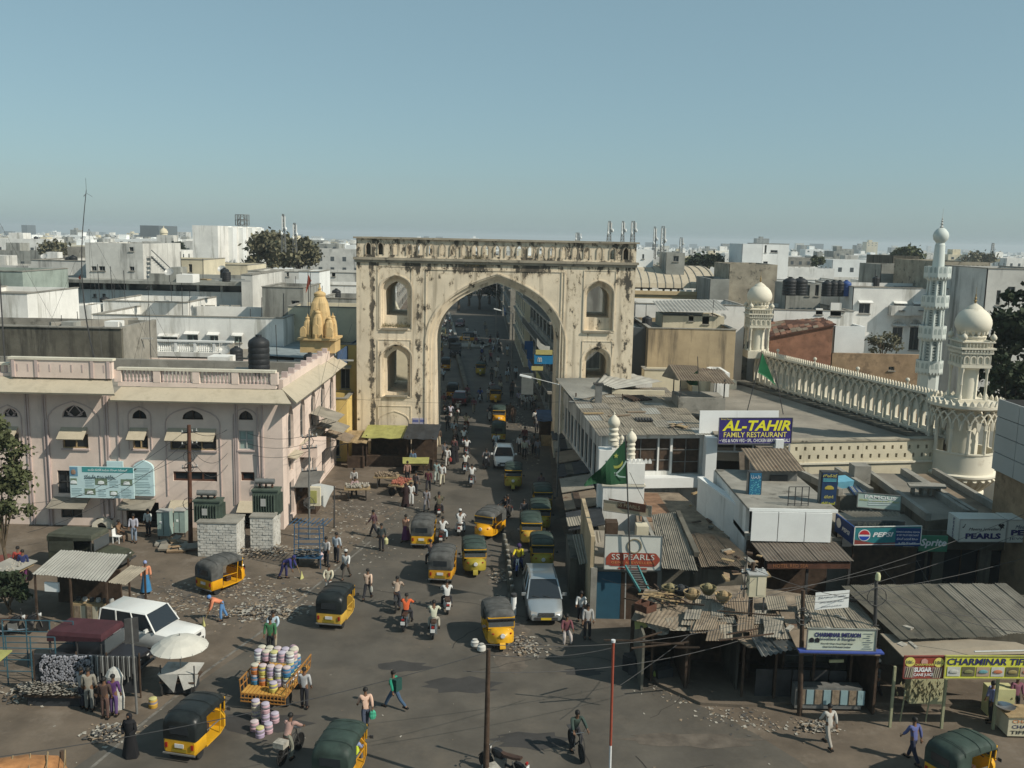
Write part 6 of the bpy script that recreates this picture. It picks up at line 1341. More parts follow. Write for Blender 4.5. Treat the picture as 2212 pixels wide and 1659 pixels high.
q=[G(*z11(*p_),z_) for p_,z_ in (((820,770),2.62),((2000,745),2.62),((1720,655),2.9),((640,585),2.9))];MB().slab(q,.05).mk('canopy',mat('canopy_tan',(.27,.23,.175),.9,.1,1),tf)
for i in range(4): x=14.9+i*2.0;MB().box(x,x+.09,34.0,34.1,0,2.5).mk('post',mat('post_yellow',(.32,.32,.2),.8,.15,2),tf)
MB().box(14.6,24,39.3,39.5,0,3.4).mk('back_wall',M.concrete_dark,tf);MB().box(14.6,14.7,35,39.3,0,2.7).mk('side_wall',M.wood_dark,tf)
c=G(*z11(1600,1250));MB().box(c.x-.5,c.x+.5,c.y,c.y+.6,0,1.15).mk('counter',flat('counter_yellow',(.52,.50,.26)),tf)
c=G(*z11(1010,1130),.6);MB().box(c.x-.7,c.x+.7,c.y,c.y+.5,.5,1.7).mk('juice_stand',flat('stand_cream',(.42,.40,.24)),tf)
a=P(*z11(820,942),33.2);b=P(*z11(1140,940),33.2);h_=P(*z11(820,768),33.2).z-a.z
o,X,L_=sgb('juice_sign','dark red CHARMINAR SUGAR CANE JUICE board with 10/- in yellow circles',a,V(b),h_,red_,[('CHARMINAR',.5,.57,.10,.48,yel2,0,.01),('SUGAR',.48,.28,.22,.44,whi,0,.05),('CANE JUICE',.5,.06,.16,.50,whi,0,.02)],frame='sign_dark_red')
for x_ in (.14,.86): disc_part(X,L_*x_,h_*.76,.19,-1,1,'price_disc',yel2,o,-.02);ltr('10/-',X,L_*x_,h_*.68,h_*.16,nav2,o,w=L_*.18,y=-.03)
for x_ in (.02,.70): MB(X).box(L_*x_,L_*(x_+.26),-.014,-.006,h_*.04,h_*.54).mk('cane_print',flat('print_mauve',(.25,.16,.15)),o)
m_=MB(X)
for x_ in (.05,.10,.16,.2,.74,.79,.84,.9): m_.beam((L_*x_,-.02,h_*.05),(L_*(x_+.04),-.02,h_*.5),.03)
m_.mk('cane_stalks',flat('print_straw',(.42,.38,.28)),o)
MB(X).plate(apt(L_*.42,L_*.58,h_*.70,h_*.82,h_*.92,n=3),[],-.02,-.01).mk('emblem',flat('print_rose',(.55,.3,.25)),o)
b2_=P(*z11(1145,942),33.15);c2_=V3((b2_.x+5.2,33.3,b2_.z+.02));h2_=P(*z11(1150,765),33.15).z-b2_.z
o,X,L_=sgb('tiffin_sign','bright yellow CHARMINAR TIFFIN CENTRE sign with pictures of food',b2_,c2_,h2_,flat('sign_bright_yellow',(.60,.60,.07)),[('CHARMINAR TIFFIN CENTRE',.5,.60,.30,.97,nav2,.12,.02)],frame='tarp_yellow')
cols=[(.45,.45,.40),(.20,.20,.08),(.12,.28,.30),(.45,.16,.08),(.30,.24,.10),(.48,.16,.10),(.4,.3,.2),(.35,.12,.08),(.2,.25,.1)]
for i,c_ in enumerate(cols):
 x_=.02+i*.107;p_=MB(X).box(L_*x_,L_*(x_+.095),-.02,-.01,h2_*.10,h2_*.52).mk('food_picture',flat('food_ground_%d' % (i % 3),((.5,.5,.45),(.13,.12,.07),(.4,.3,.22))[i % 3]),o)
 MB(X).lth([(0.001,0),(.16,.02),(.18,.08),(.12,.13),(0.001,.15)],9,(L_*(x_+.047),-.04,h2_*.24),sy=.1).mk('dish_print',flat('food_%d' % i,c_),p_)
o=MB().tube([V(b2_,1.1,.1,h2_+.15),V(b2_,4.8,.3,h2_+.22)],.035,6).mk('pipe',M.metal_pale);setp(o,'pale pipe lying along the top of the yellow tiffin sign','pipe')
c=G(*z11(1650,1420));t=Tg('food_cart','cream food cart lettered CHARMINAR CHAT TIFFIN with a steel pan on top','food cart',(c.x,c.y,0));X=face((c.x,c.y,0))
MB(X).box(0,1.9,0,.9,.08,.85).mk('body',flat('cart_cream',(.55,.50,.36)),t);MB(X).box(-.06,1.96,-.06,.96,.85,.9).mk('top',M.wood_pale,t)
for q_ in ((.1,.1),(1.8,.1),(.1,.8),(1.8,.8)): MB(X).box(q_[0]-.04,q_[0]+.04,q_[1]-.04,q_[1]+.04,0,.08).mk('leg',M.metal_dark,t)
ltr('CHARMINAR',X,.15,.62,.13,org,t,w=1.6,y=-.01,align='LEFT');ltr('CHAT',X,.15,.40,.14,nav2,t,w=.7,y=-.01,align='LEFT');ltr('TIFFIN',X,.1,.17,.14,blk,t,w=.95,y=-.01,align='LEFT')
o=MB().lth([(.15,0),(.34,.1),(.36,.14),(.32,.12),(.1,.03),(0,.03)],18,(c.x+.1,c.y+.5,.92)).mk('pan',mat('steel',(.5,.5,.5),.3,0,metal=.8,bump=0),None,smt=.5);setp(o,'shallow steel pan on the corner of the cream food cart','pan')
c=G(*z11(960,1290));t=Tg('leafy_rack','bamboo rack hung with drying leaves beside the yellow post','rack',(c.x,c.y,0))
for s_ in (-.7,.3): MB().tube([(s_-.1,0,0),(s_,0,1.3)],.03,5).mk('post',M.post_yellow,t,lc=1)
mb=MB()
for i in range(260): x,y,z=random.gauss(-.0,.4),random.gauss(0,.15),1.0+abs(random.gauss(0,.45));mb.add([(x,y,z),(x+U(-.1,.1),y+U(-.1,.1),z+.1),(x+U(-.1,.1),y,z-.1)],[(0,1,2)])
mb.mk('leaves',M.grass_dry,t,lc=1,kind='stuff',fixn=0)
# ------------------------------------------------------------------ the roofscape of the city
random.seed(21)
wmats=['white_stained','white_clean','grey_white','cream_wall','grey_wall','white_clean','white_stained','grey_white','concrete','tan_wall']
adj=dict(white_stained='whitish stained',white_clean='bright white',grey_white='pale grey',cream_wall='cream',grey_wall='mid grey',green_grey='pale green',concrete='bare concrete',tan_wall='sandy')
Y=140;cnt=0
while Y<520 and cnt<235:
 x=-.60*Y
 while x<.62*Y:
  w=U(9,17)*(1+Y/900);g_=U(-1,6)
  u=1106+2030.6*(x+w/2)/Y
  if 800<u<1345 or rnd()<.12: x += w;continue
  h=U(5.5,12.5) if Y<260 else U(6,14.5)
  if Y<200: h=min(h,10+(u>1106)*1.5)
  if 400<u<700 and Y<230: h=min(h,8)
  m=random.choice(wmats);dep=U(9,14);side_='left' if u<1106 else 'right'
  where=('among the nearer roofs on the ' if Y<190 else 'in the middle of the roofscape on the ' if Y<300 else 'low in the haze of the far ')+side_
  far=Y>230;fl=int(h/3.1);wf=[]
  for f in range(max(1,fl-2),fl): wf += row(x+.5,x+w-.5,int(w/3.2),1.1,f*3.1+1.0,f*3.1+2.3)
  yy=Y+U(-4,5);ws=[(yy+dep*(k+.5)/3-.5,yy+dep*(k+.5)/3+.5,q[2],q[3]) for k in range(3) for q in wf[::max(1,int(w/3.2))]]
  ht=bdg('city_house','%s flat roofed house %s' % (adj[m],where),x,x+w,yy,yy+dep,h,m,wf=wf,ws=ws,par=U(.6,1.1),far=far,grp='houses of the city roofscape',sill=None,roofm='roof_dust',hood=('grey_white' if not far and rnd()<.4 else None))
  cnt += 1
  if rnd()<.45:
   MB().box(x+w*.2,x+w*U(.4,.6),yy+dep*.3,yy+dep*.8,h-.9,h+U(1.6,2.4)).mk('stair_cabin',M[m],ht,fixn=0)
  if rnd()<.3 and Y<330: tank((x+w*U(.2,.8),yy+dep*U(.2,.6),h-.8),.7,1.6,m='tank_blue' if rnd()<.15 else 'tank_black',label='small water tank on a house roof %s' % where,grp='water tanks of the city roofscape')
  x += w+max(0,g_)
 Y *= 1.145
mb=MB();Y=430
fm_=[M[k] for k in ('white_stained','white_clean','grey_white','cream_wall','grey_wall','white_clean','glass_grey','leaf_grey')]
while Y<5200:
 x=-.62*Y;st=1+Y/3500
 while x<.64*Y:
  w=U(6,13)*st;h=U(5,12)+(U(0,5) if rnd()<.2 else 0)+(U(5,18) if rnd()<.03 and Y>1200 else 0);yy=Y+U(-12,12);d=U(10,16)*st
  gq=gz0(yy)-.3;mb.mi=int(U(0,5.99));mb.X=Matrix.Translation((0,0,gq))
  if rnd()<.12: # a tree between the houses
   mb.mi=7;mb.lth([(w*.2,0),(w*.42,h*.3),(w*.4,h*.55),(w*.2,h*.75),(0,h*.8)],7,(x+w/2,yy,0),sy=.6);x += w;continue
  mb.box(x,x+w,yy,yy+d,0,h)
  if rnd()<.5: mb.box(x+w*.3,x+w*.6,yy+d*.3,yy+d*.7,h,h+2.6)
  if Y<2200:
   mb.mi=6;n=int(w/3.4/st)
   for f in (1.2,4.3): 
    if h-f>3:
     for k in range(n): xx=x+w*(k+.5)/n;mb.box(xx-.6*st,xx+.6*st,yy-.06,yy,h-f-1.2,h-f)
  x += w+U(-2,10)*st
 Y *= 1.042
mb.mk('distant_houses',fm_,kind='stuff',fixn=0)
mb=MB();random.seed(5)
for k in range(60):
 Y=U(2500,5000);x=U(-.58,.6)*Y;w=U(14,40);h=U(18,42)
 mb.mi=int(U(0,2.99));mb.box(x,x+w,Y,Y+20,-28,h-24)
mb.mk('distant_towers',[M.grey_white,M.glass_grey,M.cream_wall],kind='stuff',fixn=0)

# ------------------------------------------------------------------ trees
def tree(name,label,c,r,h,trunk_h,lm='leaf_olive',n=2600,leaf=.3,sq=.75,grp=None,clump=.28,nlimb=7,seed=1):
 random.seed(seed);t=Tg(name,label,'tree',tuple(c),grp=grp)
 mb=MB();mb.tube([(0,0,0),(.1,.05,trunk_h*.5),(0,0,trunk_h)],[r*.09,r*.07,r*.06],8)
 tips=[]
 for i in range(nlimb):
  a=2*pi*i/nlimb+U(-.3,.3);e=V3((cos(a)*r*U(.45,.8),sin(a)*r*U(.45,.8),trunk_h+(h-trunk_h)*U(.35,.8)));m_=V3((e.x*.4,e.y*.4,trunk_h+(e.z-trunk_h)*.5))
  mb.tube([(0,0,trunk_h*.92),m_,e],[r*.045,r*.03,r*.012],5);tips.append(e)
 mb.mk('trunk',M.bark,t,lc=1)
 mb=MB();cz=trunk_h+(h-trunk_h)*.5;rz_=(h-trunk_h)*.56;cl=[]
 for i in range(max(14,int(n/70))):
  a=U(0,2*pi);e=math.acos(U(-.7,1));q=U(.45,1.0) ** .5;k=1+.18*mnoise.noise(V3((cos(a)*2,sin(a)*2,e*2+seed)))
  cl.append(V3((r*k*q*sin(e)*cos(a),r*k*q*sin(e)*sin(a),cz+rz_*k*q*cos(e)*sq/.75)))
 for i in range(n):
  c_=random.choice(cl);s_=r*clump;p_=c_+V3((random.gauss(0,s_*.6),random.gauss(0,s_*.6),random.gauss(0,s_*.42)))
  n1=V3((U(-1,1),U(-1,1),U(-1,1))).normalized();n2=n1.cross(V3((U(-1,1),U(-1,1),U(-1,1)))).normalized();l=leaf*U(.6,1.4)
  mb.add([p_-n1*l,p_-n2*l*.6,p_+n1*l,p_+n2*l*.6],[(0,1,2,3)])
 mb.mk('crown',M[lm],t,lc=1,fixn=0,kind='stuff');return t
def tD(label,u,vb,vt,Y,wpx,zb=0,**k):
 c=P(u,vb,Y);zt_=P(u,vt,Y).z;r=wpx/2030.6*Y/2;return tree(k.pop('name','tree'),label,(c.x,Y,zb),r,zt_-zb,k.pop('trunk_h',max(1.2,c.z-zb)),**k)
tD('big round olive brown tree rising over the roofs left of the arch',585,575,512,172,105,lm='leaf_grey',n=4200,leaf=.42,seed=3)
tD('right lobe of the olive brown trees, lower and further right',645,577,521,176,80,lm='leaf_grey',n=3000,leaf=.42,seed=4)
tD('small dark round tree among the roofs at the far left',118,556,526,230,60,lm='leaf_grey',n=1500,leaf=.5,seed=5)
tD('dark tree clump behind the domed tower',378,545,527,300,40,lm='leaf_dark',n=600,leaf=.6,seed=6)
tD('dark green tree left of the bright white block on the right',1525,575,553,200,62,lm='leaf_dark',n=1200,leaf=.45,seed=7)
tD('wide dark tree between the vaulted hall and the white block',1500,580,556,240,60,lm='leaf_olive',n=1200,leaf=.5,seed=17)
tD('dusty green tree on the skyline left of the mint minaret',1960,565,536,240,56,lm='leaf_olive',n=1500,leaf=.5,seed=8)
tD('distant dark tree right of the mint minaret',2110,565,550,330,70,lm='leaf_grey',n=900,leaf=.6,seed=9)
tD('palm like tree far off between white block and minaret',1765,575,556,260,26,lm='leaf_olive',n=500,leaf=.6,seed=19)
tD('thin leafed acacia in front of the white fanlight windows',1905,765,712,91,70,lm='leaf_grey',n=700,leaf=.16,seed=10)
tD('big very dark tree filling the right edge behind the bastion',2185,860,655,72,130,lm='leaf_dark',n=7000,leaf=.26,seed=11,trunk_h=2)
tD('lower dark tree beside the bastion at the right',2150,930,760,70,60,lm='leaf_dark',n=2600,leaf=.22,seed=21,trunk_h=1.5)
tD('olive street tree at the left edge in front of the pink building',8,1190,905,47.5,120,lm='leaf_olive',n=5200,leaf=.13,seed=12,trunk_h=1.8,clump=.25)
tD('little olive shrub at the foot of the left street tree',20,1330,1240,43,90,lm='leaf_dark',n=1400,leaf=.12,seed=22,trunk_h=.3)
for i,(u,Y,h) in enumerate(((990,235,9),(1012,250,12),(1035,240,11),(1056,260,13),(1078,238,9))):
 c=P(u,700,Y);tree('street_tree',('leftmost hazy dark tree at the end of the street','second dark tree at the end of the street','middle dark tree under the arch apex','tall dark tree right of the arch apex','rightmost dark tree at the end of the street')[i],(c.x,Y,0),4.5,h,2.5,lm='leaf_dark',n=1300,leaf=.35,seed=30+i,grp='trees at the end of the street')
random.seed(77)
# ------------------------------------------------------------------ the haze over the city
hz_m=bpy.data.materials.new('air_haze');hz_m.use_nodes=True;n=hz_m.node_tree;n.nodes.clear()
pv=n.nodes.new('ShaderNodeVolumePrincipled');pv.inputs['Density'].default_value=.00026;pv.inputs['Color'].default_value=(.82,.91,.95,1);pv.inputs['Anisotropy'].default_value=.1
mo=n.nodes.new('ShaderNodeOutputMaterial');n.links.new(pv.outputs[0],mo.inputs['Volume'])
o=MB().box(-7000,7000,-120,9000,-28.5,34).mk('haze',hz_m,kind='stuff')
# ------------------------------------------------------------------ clutter on the near flat roofs
random.seed(31)
def roof_bits(u0,u1,v0,v1,z,n,where):
 for i in range(n):
  c=G(U(u0,u1),U(v0,v1),z);k=i % 6
  if k==0: tank((c.x,c.y,z),U(.4,.6),U(1,1.4),label='small black tank '+where,grp='small tanks '+where)
  elif k==1: setp(MB().tube([(c.x,c.y,z),(c.x+U(-.1,.1),c.y,z+U(1.5,3.2))],.03,4).mk('roof_pole',M.metal_dark),'thin pole '+where,'pole','thin poles '+where)
  elif k==2: setp(MB().box(c.x,c.x+U(.8,2),c.y,c.y+U(1,2),z-.1,z+U(.5,1.4)).mk('roof_box',M[random.choice(('white_stained','concrete','grey_wall'))]),'low masonry box '+where,'roof box','masonry boxes '+where)
  elif k==3: setp(MB().beam((c.x,c.y,z+.1),(c.x+U(2,5),c.y+U(-1,1),z+.1),.12).mk('pipe',M.metal_pale),'pipe lying '+where,'pipe','pipes '+where)
  elif k==4:
   t=Tg('satellite_dish','small dish '+where,'dish',(c.x,c.y,z),grp='dishes '+where);MB().tube([(0,0,0),(0,0,.7)],.03,5).mk('stand',M.metal_dark,t,lc=1)
   MB(Matrix.Translation((0,0,.85)) @ Matrix.Rotation(R(50),4,'X')).lth([(0,0),(.25,.04),(.42,.14),(.43,.16),(.25,.06),(0,.02)],10).mk('reflector',M.metal_pale,t,lc=1)
  else: setp(MB().cbox((c.x,c.y,z+.1),(U(.8,2),U(.4,1),.12),rz=U(0,3)).mk('roof_board',M[random.choice(('tin_rust','tin_grey','wood_pale'))]),'loose sheet '+where,'sheet','loose sheets '+where)
roof_bits(225,400,665,676,P(300,652,92).z-1.4,10,'on the white terrace at the left');roof_bits(330,520,596,610,P(430,594,104).z,12,'on the gallery building roof')
roof_bits(75,180,566,582,P(120,563,112).z-.7,8,'on the long grey house roof');roof_bits(60,310,716,735,P(150,708,69).z-1.2,12,'inside the stained roof enclosure')
roof_bits(600,765,650,662,P(700,645,98).z-.8,10,'on the terraces left of the arch');roof_bits(1390,1570,700,712,P(1500,711,86).z-.4,8,'on the tan building roof')
roof_bits(1690,1840,655,672,P(1750,671,97).z-.4,10,'on the streaked white wing');roof_bits(1860,2080,612,626,P(1950,623,100).z-.4,8,'on the long white building roof')
roof_bits(400,700,778,800,8.3,8,'on the pink building roof')
# ------------------------------------------------------------------ vehicles (built heading +Y at the origin, copied into place)
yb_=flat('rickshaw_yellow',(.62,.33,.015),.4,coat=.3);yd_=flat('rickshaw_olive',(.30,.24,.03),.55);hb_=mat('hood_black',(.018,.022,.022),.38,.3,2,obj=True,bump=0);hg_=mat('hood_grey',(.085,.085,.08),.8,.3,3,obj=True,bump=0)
hgr=mat('hood_green',(.035,.055,.045),.6,.3,2,obj=True,bump=0)
tyre=flat('tyre_rubber',(.02,.02,.02),.9);chrome=flat('chrome',(.5,.5,.5),.25,.9);red_l=flat('tail_lamp',(.30,.02,.015),.3);white_l=flat('head_lamp',(.6,.6,.58),.15)
plate_w=flat('plate_white',(.62,.62,.6));plate_y=flat('plate_yellow',(.6,.42,.03));seat_b=flat('seat_brown',(.06,.035,.025),.6)
skin_m=flat('skin_brown',(.16,.085,.05),.6);hair_m=flat('hair_black',(.012,.011,.010),.6)
def wheel(par,x,y,r,w,name='wheel',rim='chrome',lean=0):
 o=MB().lth([(r*.62,-w*.35),(r*.9,-w/2),(r,-w*.3),(r,w*.3),(r*.9,w/2),(r*.62,w*.35)],18,(x,y,r),axis='X').mk(name,M.tyre_rubber,par,lc=1,smt=.6)
 MB().lth([(r*.63,-w*.3),(r*.3,-w*.12),(0,-w*.12)],14,(x,y,r),axis='X').mk('rim',M[rim],o,lc=1);MB().lth([(r*.63,w*.3),(r*.3,w*.12),(0,w*.12)],14,(x,y,r),axis='X').mk('rim',M[rim],o,lc=1)
 return o
def loft(mb,secs,cap=True):
 n=len(secs[0]);vs=[p for s_ in secs for p in s_]
 fs=[(i*n+j,i*n+(j+1) % n,(i+1)*n+(j+1) % n,(i+1)*n+j) for i in range(len(secs)-1) for j in range(n)]
 if cap: fs += [tuple(range(n)),tuple(range(len(vs)-1,len(vs)-1-n,-1))]
 return mb.add(vs,fs)
def auto_rickshaw():
 t=Tg('auto_rickshaw','_','auto rickshaw',grp='auto rickshaws in the traffic')
 Bt=lambda mb,nm,m_,sm=.6: mb.mk(nm,M[m_],t,lc=1,smt=sm)
 def sec(y,w,zb,zt): return [(-w*.92,y,zb),(-w,y,zb+.1),(-w,y,zt-.06),(-w*.95,y,zt),(w*.95,y,zt),(w,y,zt-.06),(w,y,zb+.1),(w*.92,y,zb)]
 mb=MB();loft(mb,[sec(-1.32,.58,.36,.80),sec(-1.27,.63,.30,.86),sec(-.62,.64,.28,.86)]);Bt(mb,'rear_body','rickshaw_yellow')
 mb=MB();loft(mb,[sec(-.63,.64,.26,.34),sec(.35,.64,.26,.34),sec(.85,.55,.28,.36)]);Bt(mb,'floor_pan','rickshaw_yellow')
 def nose(y,w,zb,zt): return [(-w,y,zb),(-w,y,zb+(zt-zb)*.6),(-w*.75,y,zt-.04),(-w*.3,y,zt),(w*.3,y,zt),(w*.75,y,zt-.04),(w,y,zb+(zt-zb)*.6),(w,y,zb)]
 mb=MB();loft(mb,[nose(.68,.60,.34,1.0),nose(.82,.58,.34,1.0),nose(1.0,.46,.36,.93),nose(1.15,.30,.40,.84),nose(1.24,.17,.46,.74)]);Bt(mb,'front_cowl','rickshaw_yellow',.9)
 for s_ in (-1,1): MB().lth([(0,0),(.05,.01),(.055,.05),(0,.06)],8,(s_*.40,1.02,.78)).mk('indicator',M.tail_lamp,t,lc=1)
 mb=MB();mb.lth([(0,-.1),(.09,-.06),(.115,.04),(.1,.06),(0,.06)],12,(0,0,0));o=MB(Matrix.Translation((0,1.24,.80)) @ Matrix.Rotation(-pi/2,4,'X')).lth([(.05,-.12),(.10,-.02),(.115,.04),(.1,.06),(0,.06)],12).mk('headlight',M.head_lamp,t,lc=1,smt=.6)
 mb=MB();loft(mb,[[(x_*.13,1.05+.3*cos(a_),.22+.34*sin(a_)) for x_ in (-1,1)]+[(x_*.13,1.05+.27*cos(a_),.22+.31*sin(a_)) for x_ in (1,-1)] for a_ in [i*.5 for i in range(7)]]);Bt(mb,'front_fender','rickshaw_yellow',1)
 def hs_(y,zb,zt,w=.64): return [(-w,y,zb),(-w,y,zt-.26),(-w*.93,y,zt-.12),(-w*.70,y,zt-.03),(-w*.3,y,zt+.01),(w*.3,y,zt+.01),(w*.70,y,zt-.03),(w*.93,y,zt-.12),(w,y,zt-.26),(w,y,zb)]
 ins_=lambda s_: s_
 mb=MB();loft(mb,[hs_(-1.33,.84,1.46,.62),hs_(-1.30,.84,1.58,.645),hs_(-1.18,.84,1.68,.66),hs_(-.95,.84,1.74,.66),hs_(-.60,.84,1.765,.66)])
 loft(mb,[hs_(-.598,1.44,1.765,.66),hs_(0.1,1.44,1.76,.66),hs_(.55,1.42,1.72,.66),hs_(.74,1.40,1.64,.64),hs_(.80,1.40,1.55,.62)]);Bt(mb,'hood','hood_black',.7)
 for y in (-.95,-.2,.4): mb=MB();pts=[(x_,y,z_+.012) for x_,_,z_ in hs_(y,1.44,1.765 if y<.3 else 1.735,.665)][1:-1];mb.tube(pts,.012,4);mb.mk('hood_hoop',M.hood_black,t,lc=1)
 MB().box(-.36,.36,-1.345,-1.325,1.06,1.34).mk('rear_window',M.glass_dark,t,lc=1)
 for s_ in (-1,1):
  MB().beam((s_*.60,.72,.98),(s_*.60,.74,1.5),.04).mk('windscreen_pillar',M.rickshaw_yellow,t,lc=1);MB().beam((s_*.63,.30,.32),(s_*.63,.42,1.5),.035).mk('door_post',M.rickshaw_yellow,t,lc=1)
  MB().beam((s_*.63,-.6,.9),(s_*.63,.32,.84),.03).mk('side_rail',M.metal_grey,t,lc=1)
  MB().cbox((s_*.50,-1.345,.62),(.09,.03,.18)).mk('tail_light',M.tail_lamp,t,lc=1)
  o=MB().box(s_*.78-.07,s_*.78+.07,.70,.73,1.02,1.14).mk('mirror',M.metal_dark,t,lc=1);MB().beam((s_*.62,.72,1.05),(s_*.75,.71,1.08),.02).mk('stalk',M.metal_dark,o,lc=1)
 MB().box(-.58,.58,.76,.775,1.02,1.44).mk('windscreen',M.glass_grey,t,lc=1);MB().beam((-.6,.78,1.0),(.6,.78,1.0),.05).mk('windscreen_frame',M.rickshaw_yellow,t,lc=1);MB().beam((-.6,.78,1.47),(.6,.78,1.47),.05).mk('windscreen_frame',M.rickshaw_yellow,t,lc=1)
 MB().box(-.17,.17,-1.355,-1.335,.56,.70).mk('number_plate',M.plate_white,t,lc=1);MB().beam((-.62,-1.37,.33),(.62,-1.37,.33),.05).mk('bumper',M.metal_grey,t,lc=1)
 for i in range(3): MB().box(-.28,.28,-1.335,-1.325,.40+i*.045,.42+i*.045).mk('louvre',M.rickshaw_olive,t,lc=1)
 MB().box(-.55,.55,-.98,-.5,.40,.62).mk('seat',M.seat_brown,t,lc=1);MB().box(-.55,.55,-1.08,-.985,.5,1.1).mk('backrest',M.seat_brown,t,lc=1);MB().box(-.22,.22,.0,.3,.36,.66).mk('driver_seat',M.seat_brown,t,lc=1)
 MB().tube([(-.3,.55,.98),(0,.62,.94),(.3,.55,.98)],.018,5).mk('handlebar',M.metal_dark,t,lc=1)
 wheel(t,-.53,-.93,.21,.11,rim='metal_grey');wheel(t,.53,-.93,.21,.11,rim='metal_grey');wheel(t,0,1.05,.21,.10,rim='metal_grey')
 return t
def car(name,label,cat,L_,W_,H_,st,gh,col,nside=3,plate='plate_white',lights=(.55,.72),wheelr=.31,roofcol=None,soft=False):
 """st: (y, zb, zt, half width) stations from tail to nose; gh: (rear base y, rear roof y, front roof y, front base y, belt z, roof z, base half width, roof half width)"""
 t=Tg(name,label,cat);hw=W_/2
 def sec(y,zb,zt,w): return [(-w*.93,y,zb),(-w,y,zb+(zt-zb)*.25),(-w*1.0,y,zb+(zt-zb)*.6),(-w*.96,y,zt-.06),(-w*.86,y,zt),(-w*.4,y,zt+.025),(w*.4,y,zt+.025),(w*.86,y,zt),(w*.96,y,zt-.06),(w,y,zb+(zt-zb)*.6),(w,y,zb+(zt-zb)*.25),(w*.93,y,zb)]
 mb=MB();loft(mb,[sec(*s_) for s_ in st]);body=mb.mk('body',col,t,lc=1,smt=.55)
 rb,rr,fr,fb,zb,zr,wb,wr=gh
 def ring(yb_,yf,w,z): return [(-w,yb_,z),(-w,yf,z),(w,yf,z),(w,yb_,z)]
 nr=3
 mb=MB();mb.add([(-wr,rr,zr),(-wr,fr,zr),(-wr*.5,fr+.05,zr+.02),(wr*.5,fr+.05,zr+.02),(wr,fr,zr),(wr,rr,zr),(-wr*.9,rr+.1,zr+.05),(-wr*.88,fr-.12,zr+.05),(wr*.88,fr-.12,zr+.05),(wr*.9,rr+.1,zr+.05)],
    [(0,1,7,6),(1,2,7),(2,3,8,7),(3,4,8),(4,5,9,8),(5,0,6,9),(6,7,8,9),(5,4,3,2,1,0)])
 mb.mk('roof',roofcol or col,t,lc=1,smt=.5)
 gl=M.glass_dark
 MB().add([(-wb*.93,fb,zb+.02),(wb*.93,fb,zb+.02),(wr*.95,fr+.02,zr-.01),(-wr*.95,fr+.02,zr-.01)],[(0,1,2,3)]).mk('windscreen',gl,t,lc=1)
 MB().add([(-wb*.93,rb,zb+.02),(wb*.93,rb,zb+.02),(wr*.95,rr-.02,zr-.01),(-wr*.95,rr-.02,zr-.01)],[(3,2,1,0)]).mk('rear_window',gl,t,lc=1)
 for s_ in (-1,1):
  for i in range(nside):
   f0,f1=i/nside+.02,(i+1)/nside-.02
   yb0,yb1=rb+(fb-rb)*f0,rb+(fb-rb)*f1;yr0,yr1=rr+(fr-rr)*f0,rr+(fr-rr)*f1
   MB().add([(s_*wb*.99,yb0,zb+.02),(s_*wb*.99,yb1,zb+.02),(s_*wr*1.0,yr1,zr-.02),(s_*wr*1.0,yr0,zr-.02)],[(0,1,2,3)]).mk('side_window',gl,t,lc=1)
  for i in range(nside+1):
   f=i/nside;p_=V3((s_*wb*.985,rb+(fb-rb)*f,zb-.02));q_=V3((s_*wr*.99,rr+(fr-rr)*f,zr+.0));MB().beam(p_,q_,.065,.05).mk('pillar',col,t,lc=1)
  wy=L_*.30;wheel(t,s_*(hw-.10),wy+.02,wheelr,.2);wheel(t,s_*(hw-.10),-wy,wheelr,.2)
  for y in (wy+.02,-wy): MB(Matrix.Translation((s_*(hw-.02),y,wheelr)) @ Matrix.Rotation(pi/2,4,'Y')).lth([(wheelr*1.18,-.03),(wheelr*1.18,.03),(wheelr*1.02,.03),(wheelr*1.02,-.03),(wheelr*1.18,-.03)],20).mk('wheel_arch',M.metal_dark,t,lc=1)
  f_=st[-1];f2=st[-2];xh=f2[3]
  MB().add([(s_*xh*.98,f2[0]-.05,lights[1]),(s_*xh*.99,f2[0]-.05,lights[0]+.02),(s_*f_[3]*.62,f_[0]+.01,lights[0]),(s_*f_[3]*.60,f_[0]-.0,lights[1]-.03),(s_*f_[3]*1.02,(f_[0]+f2[0])/2+.02,lights[1]),(s_*f_[3]*1.04,(f_[0]+f2[0])/2+.04,lights[0])],[(0,4,5,1),(4,3,2,5)]).mk('headlight',M.head_lamp,t,lc=1)
  MB().cbox((s_*st[0][3]*.93,st[0][0]-.01,st[0][2]-.12),(.14,.08,.3)).mk('tail_light',M.tail_lamp,t,lc=1)
  o=MB().cbox((s_*(hw+.12),fb-.35,zb+.10),(.2,.09,.14)).mk('mirror',col,t,lc=1);MB().beam((s_*wb,fb-.3,zb+.05),(s_*(hw+.06),fb-.34,zb+.08),.04).mk('stalk',col,o,lc=1)
  MB().cbox((s_*hw*.995,-.1,st[3][2]*.86),(.02,.14,.03)).mk('door_handle',M.metal_dark,t,lc=1)
 fy=st[-1][0];MB().box(-st[-1][3]*.8,st[-1][3]*.8,fy-.02,fy+.035,st[-1][1]+.02,st[-1][1]+.16).mk('air_intake',M.metal_dark,t,lc=1)
 g_=MB().box(-st[-1][3]*.55,st[-1][3]*.55,fy-.02,fy+.03,lights[0]-.02,lights[1]-.06).mk('grille',M.metal_dark,t,lc=1)
 for i in range(3): MB().box(-st[-1][3]*.53,st[-1][3]*.53,fy+.03,fy+.045,lights[0]+i*.045,lights[0]+.015+i*.045).mk('bar',M.chrome,g_,lc=1)
 MB().lth([(0,-.015),(.05,-.015),(.05,.015),(0,.015)],10,(0,fy+.05,lights[0]+.05),sy=.3).mk('badge',M.chrome,g_,lc=1)
